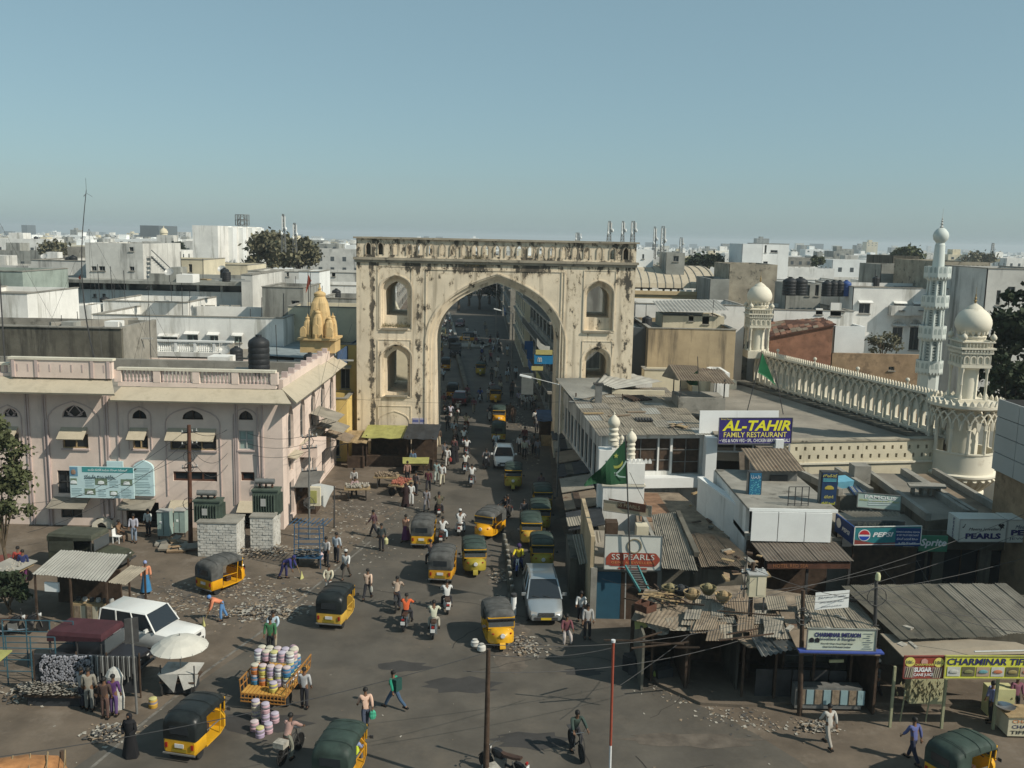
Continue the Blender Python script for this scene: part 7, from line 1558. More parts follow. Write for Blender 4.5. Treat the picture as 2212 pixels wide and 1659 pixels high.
 MB().box(-.25,.25,fy+.03,fy+.05,st[-1][1]+.04,st[-1][1]+.15).mk('number_plate',M[plate],t,lc=1)
 MB().box(-.25,.25,st[0][0]-.05,st[0][0]-.02,.55,.66).mk('number_plate',M[plate],t,lc=1)
 for x in (-.3,.25): MB().beam((x,fb-.02,zb+.05),(x+.38,fb-.10,zb+.12),.02).mk('wiper',M.metal_dark,t,lc=1)
 MB().box(-.55,.55,fb-.75,fb-.2,zb-.25,zb-.02).mk('dashboard',M.metal_dark,t,lc=1)
 return t
def put(o,p_,rz,first=False,**k):
 if first:
  o.location=(p_[0],p_[1],0);o.rotation_euler=(0,0,rz)
  if 'label' in k: o['label']=k['label']
  return o
 return copy_tree(o,None,(p_[0],p_[1],0),rz,**k)

# ---- auto rickshaws: (column, row of the ground point under the middle, heading in degrees from straight ahead, positive to the left; look; label)
Ri=auto_rickshaw()
blk_={};gry=dict(hood=hg_,hood_hoop=hg_);grn=dict(hood=hgr,hood_hoop=hgr)
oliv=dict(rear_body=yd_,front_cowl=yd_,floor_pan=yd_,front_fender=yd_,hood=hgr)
RK=[
    (432,1605,-12,{},'black hooded rickshaw at the bottom left beyond the woman in black, seen from behind'),
    (742,1672,-9,grn,'rickshaw cut by the bottom edge with a driver leaning out on its right'),
    (730,1338,-8,{},'bright yellow rickshaw alone on the left half of the open plaza'),
    (484,1268,-32,gry,'grey hooded rickshaw standing among the litter in front of the pink building'),
    (917,1172,-3,gry,'rickshaw seen from behind at the head of the group with white plate'),
    (958,1245,-4,gry,'rickshaw seen from behind with pale slogans, right behind the dark clad rider'),
    (1024,1232,186,oliv,'olive rickshaw facing the camera with a white fringe over its windscreen'),
    (1055,1158,158,gry,'orange yellow rickshaw turning towards the left with open side'),
    (1076,1385,190,gry,'large rickshaw facing the camera beside the wooden pole'),
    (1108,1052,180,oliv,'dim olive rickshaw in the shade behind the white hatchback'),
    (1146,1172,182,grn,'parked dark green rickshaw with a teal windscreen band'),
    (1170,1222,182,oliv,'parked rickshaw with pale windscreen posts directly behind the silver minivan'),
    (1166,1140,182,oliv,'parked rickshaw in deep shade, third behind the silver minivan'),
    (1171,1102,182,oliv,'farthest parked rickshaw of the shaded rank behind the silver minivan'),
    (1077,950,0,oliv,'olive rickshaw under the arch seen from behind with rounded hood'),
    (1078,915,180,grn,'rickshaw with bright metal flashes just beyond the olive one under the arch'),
    (1070,868,182,gry,'yellow rickshaw coming towards the camera beyond the arch'),
    (978,858,0,{},'black and yellow rickshaw next to the dark red car'),
    (1038,810,180,oliv,'dark green rickshaw alone in the shaded street beyond the arch'),
    (963,798,0,{},'bright yellow backed rickshaw left of the divider wall'),
    (947,760,0,oliv,'pale yellow rickshaw hidden partly by the arch pier edge'),
    (1008,738,90,{},'yellow rickshaw crossing sideways at the traffic island'),
    (955,727,0,oliv,'small far rickshaw in the crowd of the left lane'),
    (943,718,0,{},'farthest small rickshaw beside the crowd at the arch edge')]
YV=[yb_,flat('rickshaw_amber',(.55,.27,.02),.5),flat('rickshaw_dusty',(.52,.32,.05),.65),flat('rickshaw_deep',(.60,.29,.01),.4)]
for i,(u,v,hd,mm,lb) in enumerate(RK):
 p_=G(u,v);r_=R(hd)-atan2(p_.x,p_.y)*0
 if i==0: Ri['label']=lb;put(Ri,p_,r_,True);continue
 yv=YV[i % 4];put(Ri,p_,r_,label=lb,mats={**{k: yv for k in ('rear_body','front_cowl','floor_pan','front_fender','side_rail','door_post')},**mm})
p_=G(2080,1690);put(Ri,p_,R(-62),label='dusty grey hooded rickshaw whose roof alone shows at the bottom right corner',mats=dict(hood=hgr,hood_hoop=hgr))
p_=G(1024,1232)
# ---- cars
silver=mat('paint_silver',(.42,.45,.46),.32,.04,1,obj=True,bump=0,metal=.6,coat=.6);pwhite=mat('paint_white',(.68,.68,.65),.35,.04,1,obj=True,bump=0,coat=.5);maroon=mat('paint_maroon',(.10,.02,.025),.35,.05,1,obj=True,bump=0,coat=.5);army=mat('paint_army',(.055,.06,.04),.7,.2,2,obj=True,bump=0)
mv=car('minivan','silver minivan facing the camera with yellow number plate at the shade edge','minivan',4.58,1.78,1.74,
 [(-2.29,.40,.90,.78),(-2.20,.30,1.0,.86),(-1.2,.26,1.02,.89),(.5,.26,1.02,.89),(1.12,.26,1.0,.88),(1.7,.27,.90,.85),(2.08,.28,.78,.80),(2.29,.32,.60,.70)],
 (-2.22,-1.95,.30,1.22,1.0,1.66,.86,.68),silver,3,'plate_yellow',(.56,.76))
p_=G(1171,1314);put(mv,p_,R(183),True)
hx=car('hatchback','white hatchback car coming down the shaded lane behind a scooter','car',3.85,1.69,1.5,
 [(-1.92,.40,.85,.72),(-1.82,.30,.95,.80),(-1.1,.25,.96,.84),(.4,.25,.94,.85),(.85,.25,.92,.84),(1.35,.27,.82,.80),(1.7,.28,.72,.76),(1.92,.32,.56,.64)],
 (-1.88,-1.45,.15,.98,.93,1.46,.82,.62),pwhite,2,'plate_white',(.52,.68),.29)
p_=G(1088,1003);put(hx,p_,R(181),True)
mc=copy_tree(hx,None,None,None,label='dark red hatchback seen from behind beside the divider wall',mats={k: maroon for k in ('body','roof','pillar','mirror','stalk')});p_=G(995,872);put(mc,p_,R(-2),True)
mc=copy_tree(hx,label='small reddish car far up the left lane beyond the crossing',mats={k: maroon for k in ('body','roof','pillar','mirror','stalk')});put(mc,G(994,705),R(178),True)
sv=car('estate_car','white boxy estate car parked behind the pale umbrella','car',4.45,1.72,1.85,
 [(-2.22,.45,1.02,.80),(-2.18,.38,1.08,.85),(-1.2,.34,1.10,.86),(.3,.34,1.10,.86),(.75,.34,1.08,.86),(1.5,.36,1.04,.84),(2.1,.38,1.0,.82),(2.22,.42,.92,.78)],
 (-2.18,-2.08,.28,.80,1.08,1.80,.85,.74),pwhite,3,'plate_white',(.72,.90),.34)
p_=G(330,1396);put(sv,p_,R(-107),True)
def jeep(name,label,canvas,body,lng=3.9):
 t=Tg(name,label,'jeep');h=lng/2
 mb=MB();mb.box(-.78,.78,-h,h-1.15,.42,.98);mb.mk('tub',body,t,lc=1)
 mb=MB();loft(mb,[[(-w,y,.48),(-w,y,z-.08),(-w*.8,y,z),(w*.8,y,z),(w,y,z-.08),(w,y,.48)] for y,w,z in ((h-1.16,.66,1.12),(h-.2,.55,1.02),(h,.50,.98))]);mb.mk('bonnet',body,t,lc=1,smt=.5)
 mb=MB();mb.add([(-.80,-h-.05,1.78),(.80,-h-.05,1.78),(.80,.55,1.86),(-.80,.55,1.86),(-.72,-h,1.92),(.72,-h,1.92),(.72,.5,2.0),(-.72,.5,2.0),(-.8,-h-.05,1.5),(.8,-h-.05,1.5),(.8,.55,1.72),(-.8,.55,1.72)],[(4,5,6,7),(0,1,5,4),(1,2,6,5),(2,3,7,6),(3,0,4,7),(8,9,1,0),(9,10,2,1),(10,11,3,2),(11,8,0,3)]);mb.mk('canvas_top',canvas,t,lc=1)
 for s_ in (-1,1):
  for y in (-h+.05,-.6,.5): MB().beam((s_*.76,y,.95),(s_*.77,y,1.6),.05).mk('hoop',M.metal_dark,t,lc=1)
  MB().lth([(0,-.04),(.11,-.02),(.11,.03),(0,.03)],10,(s_*.3,h+.02,.82),sy=.3).mk('headlight',M.head_lamp,t,lc=1)
  m_=MB();loft(m_,[[(s_*.55,y,z),(s_*.84,y,z),(s_*.84,y,z-.05),(s_*.55,y,z-.05)] for y,z in ((h-1.1,.62),(h-.9,.84),(h-.4,.88),(h-.05,.66))]);m_.mk('fender',body,t,lc=1)
  wheel(t,s_*.68,h-.55,.36,.2,rim='metal_grey');wheel(t,s_*.68,-h+.75,.36,.2,rim='metal_grey')
 f_=MB().beam((-.7,.62,1.12),(.7,.62,1.12),.05).mk('windscreen_frame',M.metal_dark,t,lc=1);MB().box(-.68,.68,.60,.63,1.14,1.72).mk('windscreen',M.glass_grey,t,lc=1)
 g_=MB().box(-.42,.42,h,h+.03,.6,.96).mk('grille',body,t,lc=1)
 for i in range(7): MB().box(-.21+i*.07-.015,-.21+i*.07+.015,h+.03,h+.04,.62,.9).mk('slot',M.metal_dark,g_,lc=1)
 MB().box(-.7,.7,h+.04,h+.14,.46,.56).mk('bumper',M.metal_dark,t,lc=1)
 return t
canv=mat('canvas_maroon',(.065,.022,.028),.9,.2,2,obj=True,bump=.1)
jp=jeep('jeep','long dark jeep with a maroon canvas top parked beside the white estate car',canv,flat('jeep_black',(.02,.02,.024),.4),3.8);put(jp,G(222,1450),R(-100),True)
jg=jeep('jeep','army green jeep with a closed grey green canvas in front of the pink building',mat('canvas_army',(.07,.075,.055),.9,.2,2,obj=True,bump=.1),army,4.2);put(jg,G(200,1222),R(-100),True)
for s_ in (-1,1): MB().box(s_*.79-.01,s_*.79+.01,-2.05,-.55,.95,1.8).mk('canvas_side',M.canvas_army,jg,lc=1)
MB().box(-.78,.78,-2.12,-2.08,.95,1.8).mk('canvas_back',M.canvas_army,jg,lc=1)
put(copy_tree(jp,label='black open jeep crossing far up the street near the island',mats=dict(canvas_top=M.tarp_dark)),G(978,752),R(8),True)
put(copy_tree(jp,label='dark van like jeep seen head on at the end of the divider wall',mats=dict(canvas_top=M.tarp_dark)),G(984,770),R(180),True)
# ---- motorcycles, scooter, bicycle
mpaint=flat('bike_black',(.02,.02,.022),.3);mred=flat('bike_red',(.25,.02,.02),.3);mwh=flat('bike_white',(.5,.5,.48),.35);mblue=flat('bike_blue',(.03,.05,.18),.3)
def motorcycle():
 t=Tg('motorcycle','_','motorcycle',grp='two wheelers in the traffic')
 Bt=lambda mb,nm,m_,**k: mb.mk(nm,M[m_],t,lc=1,**k)
 wheel(t,0,-.62,.30,.09,rim='metal_grey');wheel(t,0,.66,.30,.08,rim='metal_grey')
 mb=MB();loft(mb,[[(-w,y,z0),(-w*1.1,y,(z0+z1)/2),(-w*.6,y,z1),(w*.6,y,z1),(w*1.1,y,(z0+z1)/2),(w,y,z0)] for y,w,z0,z1 in ((-.02,.08,.62,.80),(.1,.13,.62,.88),(.3,.13,.66,.90),(.42,.07,.72,.86))]);mb.mk('tank',mpaint,t,lc=1,smt=.8)
 mb=MB();loft(mb,[[(-w,y,z),(-w*.8,y,z+.08),(w*.8,y,z+.08),(w,y,z)] for y,w,z in ((-.75,.10,.78),(-.5,.13,.74),(-.1,.12,.72),(.05,.08,.76))]);Bt(mb,'seat','seat_brown',smt=.6)
 mb=MB();mb.box(-.1,.1,-.12,.28,.26,.60);Bt(mb,'engine','metal_grey')
 mb=MB();mb.beam((0,-.62,.3),(0,.1,.45),.07);mb.beam((0,-.5,.72),(0,.42,.8),.07);mb.beam((0,.42,.82),(0,.2,.3),.06);Bt(mb,'chassis','bike_black')
 for s_ in (-1,1): MB().beam((s_*.07,.66,.3),(s_*.06,.48,.95),.035).mk('fork',M.chrome,t,lc=1);MB().beam((s_*.12,-.62,.3),(s_*.12,-.45,.68),.035).mk('shock',M.chrome,t,lc=1)
 MB().tube([(-.34,.30,.98),(-.2,.42,1.0),(0,.46,.96),(.2,.42,1.0),(.34,.30,.98)],.018,5).mk('handlebar',M.metal_dark,t,lc=1)
 MB().tube([(.13,.1,.28),(.14,-.3,.26),(.15,-.75,.34)],[.03,.04,.045],6).mk('exhaust',M.chrome,t,lc=1)
 MB(Matrix.Translation((0,.58,.86)) @ Matrix.Rotation(-pi/2,4,'X')).lth([(.04,-.1),(.09,0),(.09,.03),(0,.04)],10).mk('headlight',M.head_lamp,t,lc=1)
 mb=MB();loft(mb,[[(-.07,-.62-.34*cos(a_),.30+.34*sin(a_)),(.07,-.62-.34*cos(a_),.30+.34*sin(a_)),(.07,-.62-.31*cos(a_),.30+.31*sin(a_)),(-.07,-.62-.31*cos(a_),.30+.31*sin(a_))] for a_ in (0,.5,1.0,1.5,2)]);mb.mk('mudguard',mpaint,t,lc=1)
 mb=MB();loft(mb,[[(-.06,.66+.34*cos(a_),.30+.34*sin(a_)),(.06,.66+.34*cos(a_),.30+.34*sin(a_)),(.06,.66+.31*cos(a_),.30+.31*sin(a_)),(-.06,.66+.31*cos(a_),.30+.31*sin(a_))] for a_ in (.4,1.0,1.6,2.2)]);mb.mk('front_mudguard',mpaint,t,lc=1)
 MB().box(-.06,.06,-.99,-.93,.66,.74).mk('tail_light',M.tail_lamp,t,lc=1);MB().box(-.10,.10,-1.01,-.99,.46,.62).mk('number_plate',M.plate_white,t,lc=1)
 for s_ in (-1,1): MB().box(s_*.34-.05,s_*.34+.05,.34,.35,1.08,1.15).mk('mirror',M.metal_dark,t,lc=1)
 return t
def scooter():
 t=Tg('scooter','_','scooter',grp='two wheelers in the traffic');Bt=lambda mb,nm,m_,**k: mb.mk(nm,M[m_],t,lc=1,**k)
 wheel(t,0,-.52,.22,.10,rim='metal_grey');wheel(t,0,.58,.22,.09,rim='metal_grey')
 mb=MB();loft(mb,[[(-w,y,z0),(-w*1.15,y,(z0+z1)/2),(-w*.7,y,z1),(w*.7,y,z1),(w*1.15,y,(z0+z1)/2),(w,y,z0)] for y,w,z0,z1 in ((-.85,.06,.56,.70),(-.65,.15,.40,.74),(-.3,.17,.30,.72),(.0,.12,.28,.66))]);mb.mk('body',mwh,t,lc=1,smt=.8)
 mb=MB();loft(mb,[[(-w,y,z),(-w*.85,y,z+.08),(w*.85,y,z+.08),(w,y,z)] for y,w,z in ((-.78,.12,.73),(-.4,.15,.72),(-.02,.11,.70))]);Bt(mb,'seat','seat_brown',smt=.6)
 MB().box(-.16,.16,-.02,.36,.24,.28).mk('floorboard',M.metal_dark,t,lc=1)
 mb=MB();loft(mb,[[(-w,y,z),(w,y,z),(w*.9,y+.04,z),(-w*.9,y+.04,z)] for y,w,z in ((.36,.17,.26),(.40,.20,.5),(.40,.17,.75),(.36,.10,.92))]);mb.mk('apron',mwh,t,lc=1)
 mb=MB();loft(mb,[[(-.07,.58+.26*cos(a_),.22+.26*sin(a_)),(.07,.58+.26*cos(a_),.22+.26*sin(a_)),(.07,.58+.23*cos(a_),.22+.23*sin(a_)),(-.07,.58+.23*cos(a_),.22+.23*sin(a_))] for a_ in (.3,1.0,1.7,2.5)]);mb.mk('front_mudguard',mwh,t,lc=1)
 MB().tube([(-.32,.26,.96),(-.12,.38,.98),(.12,.38,.98),(.32,.26,.96)],.02,5).mk('handlebar',M.metal_dark,t,lc=1)
 MB(Matrix.Translation((0,.44,.93)) @ Matrix.Rotation(-pi/2,4,'X')).lth([(.05,-.06),(.09,0),(.08,.03),(0,.04)],10).mk('headlight',M.head_lamp,t,lc=1)
 MB().box(-.08,.08,-.89,-.84,.58,.66).mk('tail_light',M.tail_lamp,t,lc=1);MB().box(-.10,.10,-.90,-.88,.38,.52).mk('number_plate',M.plate_white,t,lc=1)
 for s_ in (-1,1): MB().box(s_*.32-.05,s_*.32+.05,.30,.31,1.04,1.12).mk('mirror',M.metal_dark,t,lc=1)
 return t
def bicycle():
 t=Tg('bicycle','_','bicycle',grp='bicycles on the plaza')
 for y in (-.52,.56):
  r=.33;w_=MB(Matrix.Translation((0,y,r)) @ Matrix.Rotation(pi/2,4,'Y'));
  w_.lth([(r-.035,-.012),(r,-.018),(r,.018),(r-.035,.012),(r-.035,-.012)],22);o=w_.mk('wheel',M.tyre_rubber,t,lc=1)
  s_=MB()
  for k in range(12): a_=k*pi/6;s_.beam((0,y,r),(0,y+(r-.03)*cos(a_),r+(r-.03)*sin(a_)),.006)
  s_.mk('spokes',M.chrome,o,lc=1,kind='stuff')
 mb=MB();
 for a_,b_ in (((0,-.52,.33),(0,-.08,.30)),((0,-.52,.33),(0,-.18,.74)),((0,-.08,.30),(0,-.2,.84)),((0,-.08,.30),(0,.38,.76)),((0,-.18,.78),(0,.36,.82)),((0,.36,.92),(0,.56,.33))): mb.beam(a_,b_,.03)
 mb.mk('frame',M.metal_dark,t,lc=1);MB().tube([(-.26,.18,.98),(-.2,.36,1.0),(.2,.36,1.0),(.26,.18,.98)],.014,5).mk('handlebar',M.chrome,t,lc=1)
 mb=MB();loft(mb,[[(-w,y,.86),(-w,y,.91),(w,y,.91),(w,y,.86)] for y,w in ((-.34,.1),(-.22,.09),(-.06,.025))]);mb.mk('saddle',M.seat_brown,t,lc=1)
 MB().box(-.09,.09,-.80,-.36,.70,.72).mk('rack',M.metal_dark,t,lc=1);MB().lth([(.09,-.01),(.09,.01),(0,.01)],12,(.05,-.08,.30),axis='X').mk('chainwheel',M.chrome,t,lc=1)
 for s_ in (-1,1): MB().box(s_*.1-.04,s_*.1+.04,-.12+s_*.12,-.03+s_*.12,.22-s_*.05,.25-s_*.05).mk('pedal',M.metal_dark,t,lc=1)
 return t
Mo,Sc,Bi=motorcycle(),scooter(),bicycle()
# ------------------------------------------------------------------ people
random.seed(3)
def fk(pose):
 """joint positions of a 1.7 m figure heading +Y; angles in degrees, forward positive"""
 g_=lambda k,d=0: pose.get(k,d)
 J={};lean=R(g_('lean'));hz_=g_('hip',.90);pel=V3((0,0,hz_));up=V3((0,sin(lean),cos(lean)))
 J['pelvis']=pel;J['belly']=pel+up*.16;J['chest']=pel+up*.34;J['neck']=pel+up*.53
 hl=lean*.5-R(g_('nod',0))*-1;hu=V3((sin(R(g_('tilt',0))),sin(hl),cos(hl)))
 J['head']=J['neck']+hu*.13;J['crown']=J['neck']+hu*.24
 for s_,n_ in ((-1,'L'),(1,'R')):
  sh=pel+up*.49+V3((s_*.19,0,0));a=R(g_('arm'+n_))-lean*.0;e=R(g_('elb'+n_,15));o=R(g_('out'+n_,8))
  d=V3((s_*sin(o),sin(a)*cos(o),-cos(a)*cos(o)));el=sh+d*.28;ax=R(g_('elbx'+n_,0))
  d2=V3((s_*(sin(o)*.3-sin(ax)),sin(a+e)*cos(ax),-cos(a+e)*cos(ax))).normalized();wr=el+d2*.25
  J['sh'+n_],J['el'+n_],J['wr'+n_],J['hd'+n_]=sh,el,wr,wr+d2*.09
  hp=pel+V3((s_*.09,0,-.04));a=R(g_('leg'+n_));k=R(g_('knee'+n_,4));so_=R(g_('splay',2))
  d=V3((s_*sin(so_),sin(a)*cos(so_),-cos(a)*cos(so_)));kn=hp+d*.42;d2=V3((s_*sin(so_)*.3,sin(a-k),-cos(a-k)));an=kn+d2*.41
  J['hp'+n_],J['kn'+n_],J['an'+n_],J['to'+n_]=hp,kn,an,an+V3((0,.15,-.04)) if True else an
 if 'hip' not in pose:
  dz=.065-min(J['anL'].z,J['anR'].z)
  for k_ in J: J[k_]=J[k_]+V3((0,0,dz))
 return J
def skin_mesh(pts,edges,rad,root,name):
 me=bpy.data.meshes.new(name);me.from_pydata([tuple(p) for p in pts],edges,[]);o=bpy.data.objects.new(name,me);COL.objects.link(o)
 o.modifiers.new('s','SKIN');sv_=me.skin_vertices[0].data
 for i,r in enumerate(rad): sv_[i].radius=r if isinstance(r,tuple) else (r,r);sv_[i].use_root=(i==root)
 sb_=o.modifiers.new('u','SUBSURF');sb_.levels=1;sb_.render_levels=1
 return o
PEND=[]
def chain_set(J,chains,rad):
 names=[];edges=[]
 for ch in chains:
  for k in ch:
   if k not in names: names.append(k)
  edges += [(names.index(a),names.index(b)) for a,b in zip(ch,ch[1:])]
 return [J[k] for k in names],edges,[rad[k] for k in names],names
POSES={
    'walk': dict(lean=4,armL=25,armR=-22,legL=-22,legR=24,kneeL=14,kneeR=6),
    'stride': dict(lean=8,armL=-30,armR=32,legL=34,legR=-30,kneeL=8,kneeR=26),
    'stand': dict(lean=1,armL=6,armR=4,legL=3,legR=-3,kneeL=2,kneeR=2),
    'behind': dict(lean=4,armL=-26,armR=-26,elbL=8,elbR=8,elbxL=34,elbxR=34,outL=12,outR=12,legL=6,legR=-8),
    'carry': dict(lean=3,armL=12,armR=8,elbL=70,elbR=60,legL=14,legR=-16,kneeR=10),
    'ride': dict(hip=.86,lean=12,armL=46,armR=46,elbL=30,elbR=30,outL=14,outR=14,legL=66,legR=66,kneeL=88,kneeR=88,splay=16),
    'pillion': dict(hip=.90,lean=10,armL=30,armR=30,elbL=40,elbR=40,legL=64,legR=64,kneeL=86,kneeR=86,splay=20),
    'cycle': dict(hip=.95,lean=24,armL=48,armR=48,elbL=12,elbR=12,outL=12,outR=12,legL=62,legR=18,kneeL=80,kneeR=30,splay=4),
    'sweep': dict(lean=66,armL=16,armR=4,elbL=12,elbR=20,legL=12,legR=-14,kneeL=14,kneeR=10,nod=18),
    'sit': dict(hip=.48,lean=2,armL=30,armR=30,elbL=50,elbR=50,legL=84,legR=80,kneeL=84,kneeR=80,splay=8),
}
BR=dict(pelvis=(.12,.10),belly=(.115,.09),chest=(.14,.10),neck=.055,head=(.078,.095),crown=(.06,.07),nose=.018,shL=.06,shR=.06,elL=.042,elR=.042,wrL=.028,wrR=.028,hpL=.085,hpR=.085,knL=.055,knR=.055,anL=.036,anR=.036,toL=.03,toR=.03)
def person_parts(key,pose,robe=False):
 J=fk(pose);J['nose']=J['head']+V3((0,.095,-.01))
 p_,e_,r_,nm=chain_set(J,[['pelvis','belly','chest','neck','head','crown'],['head','nose'],['chest','shL','elL','wrL'],['chest','shR','elR','wrR'],['pelvis','hpL','knL','anL','toL'],['pelvis','hpR','knR','anR','toR']],BR)
 PEND.append((key,'body',skin_mesh(p_,e_,r_,0,'b_'+key),J))
 SR=dict(pelvis=(.145,.125),belly=(.135,.11),chest=(.16,.12),neckb=.075,shL=.078,shR=.078,elL=.062,elR=.062,slL=.05,slR=.05,hem=(.155,.13))
 J['neckb']=J['neck']+(J['chest']-J['neck'])*.25
 lg=J['pelvis']-(J['belly']-J['pelvis'])*.45;J['hem']=lg if key not in ('ride','pillion','sit','cycle','sweep') else J['pelvis']-(J['belly']-J['pelvis'])*.1
 for s_ in 'LR': J['sl'+s_]=J['el'+s_].lerp(J['wr'+s_],.8)
 p_,e_,r_,nm=chain_set(J,[['belly','hem'],['belly','chest','neckb'],['chest','shL','elL','slL'],['chest','shR','elR','slR']],SR)
 PEND.append((key,'shirt',skin_mesh(p_,e_,r_,0,'s_'+key),J))
 TR=dict(pelvis=(.135,.12),hpL=.105,hpR=.105,knL=.078,knR=.078,cfL=.066,cfR=.066,waist=(.125,.105));J['waist']=J['pelvis'].lerp(J['belly'],.6)
 for s_ in 'LR': J['cf'+s_]=J['kn'+s_].lerp(J['an'+s_],.93)
 p_,e_,r_,nm=chain_set(J,[['pelvis','waist'],['pelvis','hpL','knL','cfL'],['pelvis','hpR','knR','cfR']],TR)
 PEND.append((key,'trousers',skin_mesh(p_,e_,r_,0,'t_'+key),J))
for k_,ps in POSES.items(): person_parts(k_,ps)
dg=bpy.context.evaluated_depsgraph_get();dg.update()
PROT={}
shirt_m=flat('cloth_white',(.55,.55,.53),.9);trs_m=flat('cloth_dark',(.03,.03,.035),.9)
def hand(mb,wr,hd,s_):
 d=(hd-wr).normalized();side=V3((s_,0,0));side=(side-d*side.dot(d)).normalized();nrm=d.cross(side)
 c=wr+d*.045;mb.beam(wr+d*.0,wr+d*.085,.075,.03)
 for i,L_ in enumerate((.055,.068,.07,.058)):
  b_=wr+d*.082+nrm*((i-1.5)*.019);m_=b_+d*L_*.55-side*.006;mb.beam(b_,m_,.015,.016);mb.beam(m_,m_+(d*.8-side*.6).normalized()*L_*.5,.013,.014)
 b_=wr+d*.02+nrm*.035;m_=b_+(d+nrm*.8).normalized()*.035;mb.beam(b_,m_,.018,.018);mb.beam(m_,m_+d*.03,.015,.016)
for key,part,o,J in PEND:
 me=bpy.data.meshes.new_from_object(o.evaluated_get(dg),depsgraph=dg);bpy.data.objects.remove(o)
 PROT.setdefault(key,{'J': J})[part]=me
for key,d in PROT.items():
 J=d['J']
 me=d['body'];vs=[tuple(v.co) for v in me.vertices];fs=[tuple(p_.vertices) for p_ in me.polygons];mb=MB();mb.add(vs,fs)
 for s_,n_ in ((-1,'L'),(1,'R')): hand(mb,J['wr'+n_],J['hd'+n_],s_)
 h=J['head']
 for s_ in (-1,1): mb.lth([(0,-.03),(.014,0),(0,.03)],5,(h.x+s_*.082,h.y,h.z))   # ears
 d['body']=mb.mesh('body',M.skin_brown,smt=True)
 for nm in ('shirt','trousers'):
  m_=d[nm];b2=MB();b2.add([tuple(v.co) for v in m_.vertices],[tuple(p_.vertices) for p_ in m_.polygons]);d[nm]=b2.mesh(nm,shirt_m if nm=='shirt' else trs_m,smt=True)
 c=J['crown'];b_=MB(Matrix.Translation(J['head']+V3((0,-.016,.035))) @ Matrix.Rotation(-.35,4,'X'));b_.lth([(.088,-.03),(.096,.02),(.09,.06),(.065,.1),(.03,.118),(0,.122)],10,sy=1.15);d['hair']=b_.mesh('hair',M.hair_black,smt=True)
 b_=MB()
 for s_ in (-1,1): a_=J['an'+('L' if s_<0 else 'R')];b_.cbox((a_.x,a_.y+.05,a_.z-.035),(.09,.27,.06))
 d['shoes']=b_.mesh('shoes',M.hair_black)
 b_=MB()
 for s_ in (-1,1): b_.cbox((h.x+s_*.032,J['head'].y+.088,J['head'].z+.02),(.022,.012,.012))
 d['eyes']=b_.mesh('eyes',M.hair_black)
CC={}
def cloth(c):
 k='cloth_%02x%02x%02x' % tuple(int(q*255) for q in c)
 return flat(k,c,.9)
def psn(pose,p_,hd,shirt,trs,label,z=0,extra=None,hair=None,s_=1.0,grp='people on the plaza and street'):
 t=Tg('person',label,'person',(p_[0],p_[1],z),R(hd),grp=grp);d=PROT[pose]
 if s_ != 1: t.scale=(s_,)*3
 for nm in ('body','shirt','trousers','hair','shoes','eyes'):
  if nm=='body' and False: continue
  o=link(nm,d[nm],t)
  m_=dict(shirt=cloth(shirt),trousers=cloth(trs)).get(nm)
  if nm=='hair' and hair: m_=cloth(hair)
  if m_: o.material_slots[0].link='OBJECT';o.material_slots[0].material=m_
 if extra: extra(t,d['J'])
 return t
def robed(p_,hd,label,c=(.012,.012,.014),s_=1.0,top=None):
 t=Tg('person',label,'person',(p_[0],p_[1],0),R(hd),grp='people on the plaza and street');n=16
 prof=[(.30,.02),(.27,.25),(.22,.6),(.19,.85),(.20,1.05),(.22,1.22),(.20,1.34),(.09,1.41),(.095,1.47),(.115,1.54),(.10,1.61),(.04,1.66),(0,1.665)]
 vs=[]
 for r,z in prof:
  for j in range(n): a=2*pi*j/n;f=1+(.10*sin(a*5)*max(0,1-z));vs.append((r*cos(a)*f,r*sin(a)*f*.8,z))
 k=len(prof);mb=MB();mb.add(vs,[(i*n+j,i*n+(j+1) % n,(i+1)*n+(j+1) % n,(i+1)*n+j) for i in range(k-1) for j in range(n)])
 for sx in (-1,1): mb.tube([(sx*.19,0,1.33),(sx*.27,.03,1.08),(sx*.14,.2,.95)],[.07,.065,.05],7)
 mb.mk('robe',cloth(c),t,lc=1,smt=True);MB().lth([(0,-.04),(.05,-.02),(.05,.03),(0,.05)],8,(0,.07,1.54),sy=.9).mk('face',M.skin_brown,t,lc=1,smt=True)
 if s_ != 1: t.scale=(s_,)*3
 return t
def bag(c,r=.14): return lambda t,J: MB().lth([(r*.7,-.32),(r,-.2),(r*.8,-.05),(.02,.06),(.01,.08)],8,tuple(J['hdR']),sy=.5).mk('carried_bag',cloth(c),t,lc=1)
def jug(c=(.55,.42,.42)): return lambda t,J: MB().lth([(.12,-.42),(.14,-.38),(.14,-.12),(.06,-.05),(.06,0)],10,tuple(J['hdR'])).mk('carried_can',cloth(c),t,lc=1,smt=.6)
def cap(c): return lambda t,J: MB().lth([(.10,-.01),(.10,.05),(.07,.09),(0,.1)],10,tuple(J['crown']+V3((0,-.01,.0)))).mk('cap',cloth(c),t,lc=1)
def backpack(c): return lambda t,J: MB().cbox(tuple(J['chest']+V3((0,-.2,-.06))),(.34,.2,.5)).mk('backpack',cloth(c),t,lc=1)
def helmet(c): return lambda t,J: MB().ball(tuple(J['head']+V3((0,0,.04))),.14,10,6).mk('helmet',cloth(c),t,lc=1,smt=True)
def vest(c): return lambda t,J: MB().beam(J['pelvis']+V3((0,0,.1)),J['chest']+V3((0,.02,.06)),.36,.28).mk('vest',cloth(c),t,lc=1)
